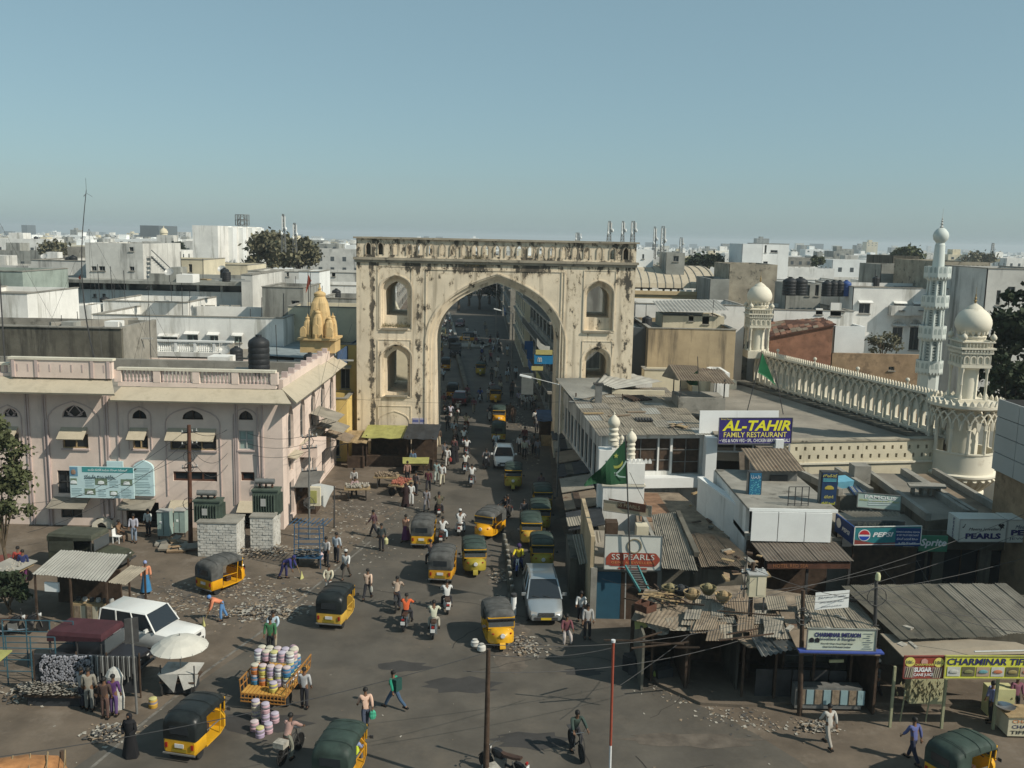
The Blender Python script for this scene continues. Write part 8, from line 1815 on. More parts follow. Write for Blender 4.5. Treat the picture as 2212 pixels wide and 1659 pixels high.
def broom(t,J):
 h=J['hdL'];o=MB().tube([tuple(h+V3((.02,-.05,.2))),(h.x,h.y+.12,.3)],.015,5).mk('broom_handle',M.wood_pale,t,lc=1)
 MB().lth([(.02,.42),(.06,.25),(.2,.01),(.16,.0)],8,(h.x,h.y+.22,0),sy=.45).mk('broom',flat('straw',(.42,.40,.16)),t,lc=1)
def skirt(c): return lambda t,J: MB().lth([(.13,J['pelvis'].z+.08),(.17,J['pelvis'].z-.1),(.24,.4),(.28,.12)],12).mk('skirt',cloth(c),t,lc=1,smt=True)
W_=(.56,.56,.54);Cr=(.52,.48,.36);Bk=(.025,.025,.03);Gy=(.10,.10,.105);Lb=(.40,.50,.56);Br_=(.10,.07,.05);Be=(.30,.26,.19)
PP=[  # column, row of the feet, heading, pose, shirt, trousers, label, extra
    (852,1531,55,'stride',(.02,.24,.15),(.05,.09,.15),'boy in a green top with dark backpack striding across the plaza',backpack((.015,.06,.05))),
    (790,1576,20,'walk',(.62,.42,.32),(.05,.06,.09),'man in a peach shirt carrying a green bag near the bottom',bag((.06,.35,.22))),
    (658,1530,-8,'stand',(.42,.42,.42),Bk,'man in a pale grey shirt standing at the side of the goods cart',None),
    (591,1398,4,'behind',Lb,Be,'man in a light blue shirt with hands clasped behind his back',None),
    (710,1290,-6,'behind',Cr,W_,'man in cream clothes with hands behind his back above the yellow rickshaw',None),
    (794,1294,-10,'walk',(.62,.45,.34),Bk,'man in a peach shirt walking away in the middle of the plaza',bag((.45,.45,.4),.09)),
    (748,1250,170,'walk',W_,(.08,.07,.06),'white shirted man with a white cap and dark bag below the pair near the rack',lambda t,J: (cap(W_)(t,J),bag(Bk,.16)(t,J))),
    (727,1215,-20,'stand',(.42,.46,.50),Bk,'man in a pale blue shirt standing beyond the one with the can',None),
    (705,1222,160,'stand',(.45,.43,.42),Bk,'man in a grey shirt holding a pinkish water can beside the blue rack',jug()),
    (824,1190,-5,'stand',(.05,.06,.06),Bk,'man in dark green clothes carrying a yellow can',jug((.5,.48,.25))),
    (808,1160,80,'walk',(.08,.04,.05),Bk,'dark figure bending beside the litter strip',None),
    (1788,1612,15,'walk',(.46,.44,.40),(.33,.30,.26),'man in white and beige walking past the litter at the right',None),
    (1970,1646,25,'walk',(.10,.12,.28),(.02,.025,.05),'man in a blue shirt and dark jeans at the lower right',None),
    (2138,1560,90,'stand',(.22,.24,.42),Bk,'man in a lilac blue shirt at the tiffin counter',None),
    (1892,1512,90,'carry',(.07,.08,.08),Bk,'man with a white cap in the dark bangle shop doorway',cap(W_)),
    (1254,1347,175,'carry',W_,Bk,'man in a bright white shirt standing right of the silver minivan',None),
    (1268,1380,-170,'stand',(.36,.36,.35),Bk,'man in a light grey shirt nearest beside the silver minivan',None),
    (1223,1384,185,'sit',(.16,.06,.07),(.38,.34,.32),'person in a maroon shawl hunched on a low seat beside the silver minivan',None),
    (1131,1133,180,'stand',(.06,.06,.065),Bk,'dark dressed person standing in the shaded lane',None),
    (1238,1262,170,'stand',(.18,.07,.09),(.15,.06,.08),'dim pinkish figure in the deep shade by the tin lean-to',None),
    (925,1062,0,'walk',(.08,.02,.03),Bk,'man in maroon walking away left of the traffic',None),
    (921,1104,-5,'walk',(.24,.23,.24),(.20,.19,.2),'man in grey clothes walking away below the maroon one',None),
    (955,1048,0,'walk',W_,Cr,'man in white clothes walking away beside the striped shirted one',None),
    (943,1042,0,'walk',(.25,.33,.32),(.36,.40,.36),'man in a grey green shirt walking with the one in white',None),
    (966,1008,5,'walk',W_,(.42,.40,.36),'man in white with a red bag near the arch foot stalls',bag((.3,.05,.04))),
    (888,1092,10,'stand',W_,W_,'man in white by the fruit cart',None),(898,1070,-30,'stand',(.12,.10,.10),Bk,'dark checked man behind the fruit cart',None),
    (880,1044,180,'stand',(.35,.20,.16),Bk,'vendor standing behind the fruit cart',None),
    (892,1018,170,'stand',(.12,.18,.28),Bk,'vendor in blue beside the yellow sheeted handcart',None),
    (767,1068,180,'sit',(.42,.30,.30),Bk,'vendor squatting behind the small cart in the forecourt',None),
    (765,1062,175,'stand',(.45,.44,.42),Bk,'man in white behind the squatting vendor in the forecourt',None),
    (290,1172,185,'stand',(.40,.40,.46),(.22,.27,.34),'man in a white checked shirt and jeans at the pink building doorway',None),
    (321,1158,170,'stand',(.48,.50,.48),Bk,'man in a white shirt inside the pink building doorway',None),
    (257,1168,-100,'sit',(.20,.12,.07),(.15,.10,.07),'man in brown sitting on a chair left of the pink building doorway',None),
    (52,1255,10,'stand',(.03,.04,.12),(.12,.03,.10),'person in dark blue at the left edge beside the red one',None),
    (42,1250,20,'stand',(.30,.05,.04),(.35,.03,.03),'person in red at the left edge',None),
    (194,1535,10,'stand',(.26,.24,.20),(.20,.20,.18),'man in a khaki shirt beside the jewellery stall jeep',None),
    (178,1528,-30,'stand',(.28,.28,.28),(.03,.03,.04),'man in a grey shirt left of the khaki one at the stall',None),
    (228,1552,0,'stand',(.08,.05,.04),(.10,.06,.05),'dark brown dressed person at the stall corner',None),
    (247,1546,-4,'stand',(.10,.04,.14),(.10,.06,.16),'person in purple at the stall corner',None),
    (585,1415,180,'stand',(.05,.16,.07),Bk,'man in green half hidden behind the goods cart',None),
    (1094,909,180,'stand',(.16,.11,.08),(.12,.09,.07),'khaki uniformed man, left of the trio beyond the arch',None),(1102,905,180,'stand',(.15,.11,.08),(.12,.09,.07),'khaki uniformed man in the middle of the trio beyond the arch',None),(1109,912,175,'stand',(.16,.11,.08),(.12,.09,.07),'khaki uniformed man, right of the trio beyond the arch',None),
    (1120,876,0,'walk',(.35,.33,.45),Gy,'leftmost of the pale shirted people on the pavement inside the arch',None),(1127,880,0,'walk',W_,Gy,'second pale shirted walker on the pavement inside the arch',None),
    (1135,885,0,'walk',W_,Gy,'bright white shirted walker on the pavement inside the arch',None),(1148,884,-5,'walk',(.42,.42,.42),Bk,'rightmost pale shirted walker on the pavement inside the arch',None),
    (1153,905,180,'walk',Gy,Bk,'dark dressed walker on the right pavement under the arch',None),(1159,934,0,'walk',(.20,.19,.18),Bk,'grey shirted walker farthest right under the arch',None),
    (1163,915,0,'stand',(.3,.12,.12),Bk,'red dressed person by the right reveal of the arch',None),
    (1133,962,180,'walk',(.10,.03,.03),Bk,'person in dark red walking on the shaded street edge',None),(1137,985,180,'walk',(.44,.38,.40),(.40,.36,.38),'person in pale pink walking on the shaded street edge',None),
    (1153,982,0,'stand',(.10,.09,.08),Bk,'dark person standing right of the pale pink one',None),(1161,990,0,'stand',(.25,.24,.25),Gy,'greyish person by the shaded kiosks',None),(1168,1070,180,'stand',(.15,.10,.10),Bk,'dim standing person behind the parked rickshaw rank',None),
    (967,930,0,'walk',Gy,Bk,'dark shirted walker with a white bag left under the arch',bag((.4,.4,.4),.1)),(985,920,0,'walk',(.26,.23,.18),Be,'khaki dressed walker behind the scooters under the arch',None),
    (944,958,180,'stand',(.03,.03,.04),Bk,'dark person at the edge of the left arch pier',None),(981,987,0,'walk',(.12,.05,.05),Bk,'reddish dressed walker ahead of the black robed women',None),
    (1040,786,90,'walk',Gy,Bk,'dark walker crossing the shaded street',None),(1048,792,90,'walk',(.3,.3,.3),Bk,'grey walker crossing the shaded street',None),(1062,822,180,'stand',(.06,.07,.07),Bk,'dark figure in the street shade left of the kerb',None),
    (1107,852,180,'stand',(.05,.05,.055),Bk,'dark figure on the shaded kerb beyond the arch',None),(950,805,0,'walk',(.48,.40,.40),(.35,.05,.05),'person in white and red at the left edge of the street',None),
    (948,862,0,'stand',(.42,.38,.30),(.1,.15,.1),'person in cream beside the left arch reveal',None),(1026,732,0,'walk',W_,Bk,'far walker in white near the crossing island',None),(1075,738,0,'stand',Gy,Bk,'far dark walker right of the crossing',None),
    (2190,1545,180,'stand',(.25,.10,.14),Bk,'cook in a mauve shirt behind the cream counter at the right edge',None),
]
for (u,v,hd,ps,sh_,tr_,lb,ex) in PP:
 p_=G(u,v,0);psn(ps,p_,hd,sh_,tr_,lb,extra=ex,s_=U(.96,1.04))
for i in range(34):
 u,v=[(U(1000,1075),U(700,900)),(U(1075,1160),U(760,1000)),(U(942,985),U(700,1010))][i % 3];k=i % 2
 psn(('walk','stand','stride')[i % 3],G(u,v),U(-25,25)+180*k,random.choice((W_,Gy,Cr,Lb,(.2,.08,.1),Be,Br_)),random.choice((Bk,Gy,Be)),('far off pedestrian in the street beyond the arch','dim pedestrian along the shaded right side of the arch','pedestrian in the busy left edge under the arch')[i % 3])
SW=[(480,1340,118,(.62,.22,.12),(.10,.22,.42),'sweeper in an orange vest and blue skirt bent over a straw broom',(.10,.2,.4)),(614,1250,-100,(.04,.04,.16),(.03,.03,.10),'sweeper in dark blue bent over a broom left of the blue rack',(.03,.03,.12)),(877,1168,160,(.55,.30,.2),(.12,.03,.10),'small woman in a pink top and purple skirt walking by the rickshaw',None)]
for (u,v,hd,sh_,tr_,lb,hc) in SW:
 psn('sweep' if hc else 'walk',G(u,v),hd,sh_,tr_,lb,extra=(lambda t,J: broom(t,J)) if hc else skirt(tr_),hair=hc)
psn('stand',G(316,1281),-150,(.62,.26,.15),(.05,.18,.36),'woman in an orange top and blue skirt beside the stall roof corner',extra=skirt((.04,.17,.34)),hair=(.25,.3,.5))
robed(G(283,1634),165,'woman in a long black robe near the bottom left litter pile')
robed(G(876,1094),20,'black robed woman just left of the fruit cart crowd',(.03,.015,.015));robed(G(977,1002),0,'black robed woman among the walkers near the arch stalls');robed(G(984,998),0,'second black robed woman among the walkers near the arch stalls',(.016,.014,.016))
RD=[
    ('m',878,1352,-4,mred,(.62,.12,.04),Bk,'motorcycle with white number plate under the orange shirted rider','rider in a bright orange shirt seen from behind',None),
    ('m',937,1368,2,mpaint,(.50,.50,.38),(.36,.34,.28),'motorcycle lowest of the three in the plaza centre','rider in a cream shirt lowest of the three motorcyclists',None),
    ('s',965,1318,8,mpaint,W_,Bk,'dark scooter beyond the cream shirted rider','rider in a white shirt on the dark scooter in the plaza centre',None),
    ('m',930,1226,12,mwh,(.02,.02,.025),Bk,'white motorcycle squeezed left of the slogan rickshaw','rider all in black leaning left of the slogan rickshaw',None),
    ('s',956,1170,-3,mpaint,W_,Lb,'scooter right beside the leading rickshaw','rider in a white shirt right beside the leading rickshaw',None),
    ('s',995,1152,-4,mwh,(.45,.45,.45),Bk,'white scooter carrying two people in white','driver in grey white on the scooter with two people',(W_,W_)),
    ('s',948,1112,5,mpaint,(.08,.08,.05),Gy,'scooter with two dark dressed riders','driver in dark olive on the scooter with two riders',((.10,.09,.06),Bk)),
    ('m',1019,1048,0,mpaint,W_,Gy,'motorcycle nearest of three at the shade edge','white shirted rider nearest of three at the shade edge',None),
    ('m',1005,1020,0,mpaint,(.5,.5,.46),Bk,'motorcycle second of three at the shade edge','cream white shirted rider second of three at the shade edge',None),
    ('m',1008,985,0,mpaint,W_,Bk,'motorcycle third of three at the shade edge','white shirted rider third of three at the shade edge',None),
    ('m',1002,962,0,mpaint,Lb,Bk,'motorcycle just under the arch','pale blue shirted rider just under the arch',None),
    ('s',984,957,0,mpaint,Gy,Bk,'dark scooter just under the arch at the left','dark shirted rider just under the arch at the left',None),
    ('s',1050,1010,180,mpaint,Gy,Bk,'dark scooter facing the camera left of the white hatchback','dark rider facing the camera left of the white hatchback',None),
    ('m',1071,974,180,mpaint,Lb,Bk,'motorcycle facing the camera above the white hatchback','pale blue rider facing the camera above the white hatchback',None),
    ('s',1090,1122,150,mpaint,(.015,.015,.018),(.015,.015,.018),'dark scooter crossing in the shaded lane','black robed rider crossing in the shaded lane',((.015,.015,.018),(.02,.02,.02))),
    ('m',1120,1236,172,mblue,(.60,.48,.03),(.03,.03,.09),'blue motorcycle facing the camera left of the silver minivan','rider in a yellow shirt and dark helmet facing the camera',None),
    ('s',962,893,0,mwh,Gy,Bk,'white scooter left of the group under the arch','striped dark rider left of the group under the arch',None),
    ('s',973,905,0,mwh,(.44,.43,.5),Bk,'white scooter in the middle of the group under the arch','lilac white rider in the middle of the group under the arch',None),
    ('s',989,897,0,mwh,(.55,.52,.46),Bk,'scooter right of the group under the arch','cream white rider right of the group under the arch',None),
    ('m',1007,928,-6,mred,(.56,.46,.30),(.25,.10,.06),'red scooter like motorcycle beside the road centre','rider in cream yellow beside the road centre',None),
    ('s',1058,908,180,mwh,Bk,Bk,'white fronted scooter facing the camera beyond the arch','dark rider facing the camera beyond the arch',None),
    ('m',1037,868,180,mpaint,(.04,.08,.26),Bk,'motorcycle beyond the arch in the street centre','rider in blue beyond the arch in the street centre',None),
    ('m',1062,850,180,mpaint,(.45,.45,.48),Bk,'motorcycle next to the oncoming yellow rickshaw','pale shirted rider next to the oncoming yellow rickshaw',None),
    ('s',950,778,0,mred,(.25,.05,.12),Bk,'pinkish scooter at the left edge far up the street','rider in magenta at the left edge far up the street',None),
    ('m',1098,806,180,mwh,Gy,Bk,'parked like white motorcycle in the deep street shade','dim rider in the deep street shade',None),
    ('m',1034,745,90,mpaint,W_,Bk,'motorcycle crossing by the traffic island','white shirted rider crossing by the traffic island',None),
]
for i in range(16):
 u,v=(U(944,975),U(690,745)) if i<11 else (U(1040,1080),U(735,765))
 RD.append(('ms'[i % 2],u,v,U(-8,8) if i<11 else 180,(mpaint,mred,mblue)[i % 3],random.choice([W_,Gy,(.2,.08,.1),Lb,Cr]),Bk,'far off two wheeler in the crowded %s' % ('left lane' if i<11 else 'right side of the crossing'),'far off rider in the crowded %s' % ('left lane' if i<11 else 'right side of the crossing'),None))
fst={'m': True,'s': True}
for (kd,u,v,hd,pt,sh_,tr_,l1,l2,pil) in RD:
 p_=G(u,v);src=Mo if kd=='m' else Sc;mm={k: pt for k in ('tank','mudguard','front_mudguard')} if kd=='m' else {k: pt for k in ('body','apron','front_mudguard')}
 if fst[kd]: fst[kd]=False;src['label']=l1;put(src,p_,R(hd),True)
 else: put(src,p_,R(hd),label=l1,mats=mm)
 f=V3((-sin(R(hd)),cos(R(hd)),0));z=0 if kd=='m' else -.05
 ex=helmet((.05,.03,.09)) if 'helmet' in l2 else (cap(W_) if 'x' in l2 and 0 else None)
 q=p_-f*.12;psn('ride',(q.x,q.y),hd,sh_,tr_,l2,z=z,extra=ex,grp='riders in the traffic')
 if pil: q=p_-f*.45;psn('pillion',(q.x,q.y),hd,pil[0],pil[1],l2.replace('driver','passenger').replace('rider crossing','passenger crossing')+' behind',z=z,extra=cap(W_) if pil[0]==W_ else None,grp='riders in the traffic')
BC=[(628,1637,-20,(.35,.22,.19),(.20,.20,.16),'bicycle with a white bundle on its rack at the bottom','cyclist in a checked red shirt at the bottom'),(1244,1628,197,(.04,.06,.05),Bk,'bicycle coming towards the camera at the lower right','cyclist in dark clothes coming towards the camera'),(858,1315,0,(.34,.26,.20),(.04,.04,.05),'bicycle left of the orange shirted rider','cyclist in a tan shirt left of the orange shirted rider')]
for i,(u,v,hd,sh_,tr_,l1,l2) in enumerate(BC):
 p_=G(u,v)
 if i==0: Bi['label']=l1;put(Bi,p_,R(hd),True)
 else: put(Bi,p_,R(hd),label=l1)
 f=V3((-sin(R(hd)),cos(R(hd)),0));q=p_-f*.2;psn('cycle',(q.x,q.y),hd,sh_,tr_,l2,z=.0,grp='cyclists')
 if i==0: o=MB(Matrix.Translation(p_-f*.58) @ Matrix.Rotation(R(hd),4,'Z')).cbox((0,0,.84),(.42,.36,.2)).mk('bundle',M.paper);setp(o,'white bundle of papers on the rack of the bottom bicycle','bundle')
p_=G(742,1672);psn('sit',(p_.x+.32,p_.y+.1),-9,(.22,.26,.40),Gy,'driver with a blue shirt and lime vest in the rickshaw at the bottom edge',extra=vest((.5,.6,.05)),z=.16)
for (u,v,hd,c_,l_) in ((1024,1232,186,(.35,.33,.3),'driver of the olive rickshaw with the white fringe'),(1055,1158,158,(.30,.25,.18),'driver of the turning orange yellow rickshaw'),(1076,1385,190,(.2,.2,.18),'driver of the large rickshaw beside the wooden pole')):
 p_=G(u,v);psn('sit',(p_.x,p_.y-.05),hd,c_,Gy,l_,z=.16)
# ------------------------------------------------------------------ street furniture, stalls, carts, rubbish, wires
random.seed(11)
def litter(label,spots,n,spread,mats=('paper','paper_brown','paper_dark'),size=.12,pile=0.0,name='litter'):
 mb=MB();n=int(n*.62);size *= .66
 for k in range(n):
  c=random.choice(spots);x,y=c[0]+random.gauss(0,spread[0]),c[1]+random.gauss(0,spread[1]);d=math.exp(-(((x-c[0])/spread[0]) ** 2+((y-c[1])/spread[1]) ** 2)/2)
  z=.012+pile*d*U(.2,1);a=U(0,pi);s_=size*U(.35,1.3);t_=U(-.5,.5);mb.mi=int(U(0,len(mats)-.01))
  ca,sa=cos(a),sin(a);w_=s_*U(.3,.9)
  q=[(-s_,-w_,0),(s_,-w_*.7,abs(t_)*s_),(s_*.8,w_,0.01),(-s_*.9,w_*.8,abs(t_)*s_*.6)]
  mb.add([(x+p_[0]*ca-p_[1]*sa,y+p_[0]*sa+p_[1]*ca,z+p_[2]) for p_ in q],[(0,1,2,3)])
 o=mb.mk(name,[M[m_] for m_ in mats],fixn=0);setp(o,kind='stuff');return o
def gs(*L_): return [tuple(G(*q))[:2] for q in L_]
def between(a,b,n): return [(a[0]+(b[0]-a[0])*i/(n-1),a[1]+(b[1]-a[1])*i/(n-1)) for i in range(n)]
litter('',gs(*between((345,1285),(480,1330),5),*between((430,1260),(640,1290),6),(540,1320),(590,1310),(560,1300)),1500,(1.1,.8),size=.13)
litter('',gs((570,1318),(600,1325),(545,1330)),520,(.8,.4),size=.16,pile=.15)
litter('',gs(*between((740,1100),(850,1120),5),*between((690,1130),(800,1190),6),(760,1150),(840,1085),(700,1080)),1100,(1.4,1.6),size=.12)
litter('',gs((520,1195),(548,1196),(575,1200),(600,1190),(500,1204)),900,(.5,.35),size=.14,pile=.35)
litter('',gs((232,1582),(250,1590),(268,1578),(215,1592)),700,(.28,.25),size=.13,pile=.25)
litter('',gs((1072,1245),(1085,1238),(1078,1252),(1070,1300),(1082,1296)),520,(.25,.3),size=.12,pile=.2)
litter('',gs((1128,1385),(1135,1400),(1120,1395),(1145,1410)),420,(.45,.35),size=.12,pile=.12)
litter('',gs(*between((1112,880),(1150,985),8)),800,(.45,1.6),size=.16)
litter('',gs((1760,1568),(1778,1575),(1750,1575)),420,(.3,.2),size=.11,pile=.2)
litter('',gs(*between((150,1480),(60,1500),3)),500,(.6,.4),size=.14,pile=.5)
litter('',[(U(-24,14),U(28,75)) for _ in range(60)],700,(2.5,3.5),size=.07)
litter('',gs(*between((1440,1490),(1640,1560),6),(1570,1550),(1630,1570)),420,(.7,.3),size=.1,mats=('paper_dark','paper_brown','paper'))
litter('',[tuple(G(U(1480,1560),U(1060,1300),2.5))[:2] for _ in range(12)],10,(.1,.1),size=.1)
for i in range(16):
 c=G(U(345,410),U(1172,1200));o=MB().cbox((c.x,c.y,U(.08,.3)),(U(.4,1.1),U(.3,.7),U(.08,.16)),rz=U(0,3),rx=U(-.5,.5)).mk('rubble_slab',M[('concrete','roof_dust','brick_brown')[i % 3]]);setp(o,'broken slab in the rubble heap before the pink building cabinets','rubble','slabs of the rubble heap')
mat('asphalt_patch',(.048,.045,.042),.9,.15,1.2,bump=.1);mat('dust_patch',(.12,.10,.08),.95,.25,1.5)
for i,(u,v,rx_,ry_,m_) in enumerate(((1260,1452,.9,.35,'asphalt_patch'),(1000,1480,1.6,.7,'asphalt_patch'),(870,1440,1.1,.5,'asphalt_patch'),(1150,1600,1.4,.6,'asphalt_patch'),(560,1560,1.8,.8,'asphalt_patch'),(1105,1420,.8,1.6,'dust_patch'),(1110,1360,.7,1.2,'dust_patch'),(450,1275,2.6,1.0,'dust_patch'),(640,1320,2.4,1.2,'dust_patch'),(1075,1240,.6,2.2,'dust_patch'),(800,1090,2.2,3,'dust_patch'),(1500,1600,2.6,.5,'dust_patch'))):
 c=G(u,v);mb=MB();n=18;ph=U(0,6);mb.add([(c.x+rx_*cos(2*pi*j/n)*(1+.25*sin(3*j+ph)),c.y+ry_*sin(2*pi*j/n)*(1+.22*cos(2.3*j+ph)),.008+.0003*i) for j in range(n)],[tuple(range(n))]);mb.mk('road_patch',M[m_],kind='structure',fixn=0)
for i,(x,y) in enumerate(((718,850),(727,890),(735,925),(741,965),(745,1000),(750,1040),(752,1078),(757,1125),(765,1175),(773,1222))):
 c=G(864.1+.3126*x,907.3+.3126*y+9);t=Tg('bollard',('farthest' if i==0 else 'nearest' if i==9 else 'dark')+' bollard with pale cap in the row left of the silver minivan','bollard',tuple(c),grp='bollards of the median');MB().lth([(.13,0),(.12,.75),(.10,.8)],10).mk('post',M.concrete_dark,t,lc=1);MB().lth([(.10,.8),(.10,.85),(0,.86)],10).mk('cap',M.concrete,t,lc=1)
c=G(1109,1328);t=Tg('bollard','taller white bollard with dark top ending the median row','bollard',tuple(c));MB().lth([(.14,0),(.14,.95)],10).mk('post',M.white_clean,t,lc=1);MB().lth([(.15,.95),(.15,1.1),(0,1.12)],10).mk('cap',M.metal_dark,t,lc=1)
mb=MB();mb.beam(G(1095,1180)+V3((0,0,.08)),G(1105,1300)+V3((0,0,.08)),.35,.16);setp(mb.mk('median_kerb',M.concrete_dark),'low dark kerb under the row of bollards','kerb')

# ---- poles and lamps
def pole(label,u,vb,vt,r0=.11,r1=.08,m='wood_red',bend=(0,0),uu=None,arms=True,name='utility_pole',wr=0):
 b=G(u,vb);tp=P(uu or u,vt,b.y);t=Tg(name,label,'pole',tuple(b));h=tp.z
 pts=[V3((bend[0]*sin(pi*f)+(tp.x-b.x)*f,bend[1]*sin(pi*f),h*f)) for f in [i/8 for i in range(9)]]
 MB().tube(pts,[r0+(r1-r0)*i/8 for i in range(9)],8).mk('pole',M[m],t,lc=1,smt=.8)
 if arms:
  for k,z in enumerate((h-.5,h-1.2,h-2.6)):
   if z<1: continue
   o=MB().beam((-.45+(tp.x-b.x)*z/h,.05,z),(.45+(tp.x-b.x)*z/h,.05,z+.1),.07).mk('crossarm',M.metal_dark,t,lc=1)
   for s_ in (-1,-.3,.4,1): MB().lth([(.03,0),(.05,.05),(.025,.1),(.045,.14),(0,.17)],6,(s_*.42+(tp.x-b.x)*z/h,.05,z+.07+.05*s_)).mk('insulator',M.metal_pale,o,lc=1)
 for k in range(wr):
  m_=MB();z=h*U(.3,.9);R_=U(.2,.4);c0=V3(((tp.x-b.x)*z/h,-.1,z));pr=[c0+V3((R_*cos(a_) ,U(-.05,.05),R_*sin(a_))) for a_ in [j*.6 for j in range(12)]];m_.tube(pr,.02,4);m_.mk('cable_coil',M.metal_dark,t,lc=1)
 return t,tp
p1,tp1=pole('leaning brown electric pole with a dome loop before the pink building windows',412,1180,918,.14,.11,uu=408,wr=3)
p2,tp2=pole('second electric pole with a tangle of insulators by the blue shutter window',513,1135,905,.12,.09,'concrete_dark',uu=503,wr=4)
p3,tp3=pole('thin grey pole beside the pink building corner and the white cloth',668,1165,928,.07,.05,'metal_grey',wr=2)
p4,tp4=pole('rough wooden pole cut by the bottom edge in the middle of the plaza',1049,1710,1402,.11,.07,'wood_dark',uu=1055,arms=False,wr=0)
p6,tp6=pole('dark electric pole carrying the cream meter box among the shack roofs',1612,1470,1215,.11,.08,'wood_dark',uu=1627,wr=3)
p7,tp7=pole('dark pole left of the CHARMINAR IMITAION board with wound cables',1727,1545,1275,.11,.08,'wood_dark',uu=1735,arms=False,wr=3)
p8,tp8=pole('pole with round lamp head rising behind the CHARMINAR IMITAION board',1886,1500,1250,.10,.07,'metal_dark',uu=1893,arms=False,wr=3)
c8=tp8;MB().lth([(0,-.05),(.10,0),(.11,.18),(.07,.3),(0,.32)],10,(tp8.x-p8.location.x,-.15,tp8.z)).mk('lamp_head',flat('lamp_cream',(.5,.5,.3)),p8,lc=1,smt=.8)
p9,tp9=pole('thin pole at the street mouth near the white cloth awning',722,1140,1050,.05,.04,'metal_dark',arms=False)
for lb,u,vb,vt in (('pole standing before the jewellery stall jeep with a dark board on top',296,1542,1335),):
 t,tp=pole(lb,u,vb,vt,.05,.04,'metal_grey',uu=283,arms=False,name='sign_pole');MB().cbox((tp.x-t.location.x,0,tp.z-.5),(.5,.05,1.0),rz=.5).mk('board',M.metal_dark,t,lc=1)
b=G(1316,1720);tp=P(1325,1384,b.y);t=Tg('striped_pole','slim steel pole painted red above and white below at the bottom of the view','pole',tuple(b));zs_=P(1319,1610,b.y).z;dx=tp.x-b.x
MB().tube([(0,0,0),(dx*zs_/tp.z,0,zs_)],.042,10).mk('white_section',flat('pole_white',(.6,.6,.6)),t,lc=1,smt=.8);MB().tube([(dx*zs_/tp.z,0,zs_),(dx,0,tp.z)],.045,10).mk('red_section',flat('pole_red',(.27,.06,.035)),t,lc=1,smt=.8);MB().lth([(.045,0),(.07,0),(.07,.08),(.04,.08)],12,(dx,0,tp.z-.05)).mk('rim',flat('pole_white',(.6,.6,.6)),t,lc=1)
def street_lamp(label,Y,u0,v0,u1,v1,zb=0.0):
 a=P(u0,v0,Y);b=P(u1,v1,Y);t=Tg('street_lamp',label,'street lamp',(a.x,Y,zb));MB().tube([(0,0,0),(0,0,a.z-zb)],.06,8).mk('post',M.metal_grey,t,lc=1,smt=.8);e=V3((b.x-a.x,0,b.z-zb))
 MB().tube([(0,0,a.z-zb-.05),tuple(e)],.035,6).mk('arm',M.metal_pale,t,lc=1);d=(e-V3((0,0,a.z-zb))).normalized();MB().beam(tuple(e-d*.1),tuple(e+d*.75),.2,.12).mk('lamp_head',M.white_clean,t,lc=1)
street_lamp('street lamp with a long arm reaching left from the right arch pier',66,1210,830,1145,815);street_lamp('farther street lamp silhouetted under the arch apex',112,1108,677,1080,670);street_lamp('tall lamp post between the vaulted opening and the apex',150,1073,612,1060,612)
c=P(1632,1290,G(1612,1470).y-.1);o=Tg('meter_box','cream metal meter box fixed on the pole among the shack roofs','meter box',tuple(c));MB().box(-.35,.35,-.25,.25,.1,1.05).mk('case',flat('cart_cream',(.55,.50,.36)),o,lc=1);MB().box(-.02,.3,-.27,-.252,.18,.98).mk('door',M.cream_wall,o,lc=1);MB().cbox((0,0,1.09),(.8,.6,.06),rx=.08).mk('lid',M.metal_pale,o,lc=1)
for s_ in (-.3,.3): MB().box(s_-.03,s_+.03,-.2,-.14,-.6,.1).mk('leg',M.metal_dark,o,lc=1)
# ---- pink building forecourt
def transformer(label,u,vb,vt,w,Y):
 a=P(u,vb,Y);h=P(u,vt,Y).z-a.z;t=Tg('transformer',label,'transformer',tuple(a));hw=w/2
 MB().box(-hw,hw,-.4,.4,.1,h*.68).mk('tank',M.transformer_green,t,lc=1)
 for i in range(9): MB().box(-hw+.06+i*(w-.12)/9,-hw+.10+i*(w-.12)/9,-.55,-.402,.18,h*.6).mk('cooling_fin',M.transformer_green,t,lc=1)
 for i in range(5): MB().box(hw+.002,hw+.14,-.34+i*.15,-.30+i*.15,.18,h*.6).mk('cooling_fin',M.transformer_green,t,lc=1)
 MB().box(-hw-.05,hw+.05,-.46,.46,h*.68,h*.72).mk('lid',M.transformer_green,t,lc=1);MB().lth([(0,-hw*.9),(.17,-hw*.88),(.17,hw*.6),(0,hw*.62)],12,(.05,-.1,h*.92),axis='X').mk('conservator',M.metal_grey,t,lc=1,smt=.6)
 for i in range(3): MB().lth([(.05,0),(.09,.05),(.05,.1),(.085,.15),(.04,.2),(.07,.25),(.02,.32),(0,.4)],8,(-hw*.6+i*hw*.5,.15,h*.72)).mk('bushing',M.wood_red,t,lc=1)
 MB().box(-hw*.3,hw*.1,-.57,-.552,h*.3,h*.5).mk('plate',M.metal_pale,t,lc=1)
 return t
transformer('left green transformer on its whitewashed brick plinth',452,1128,1058,1.5,52.8);transformer('right green transformer on a poster covered plinth by the building corner',577,1112,1032,1.5,54.2)
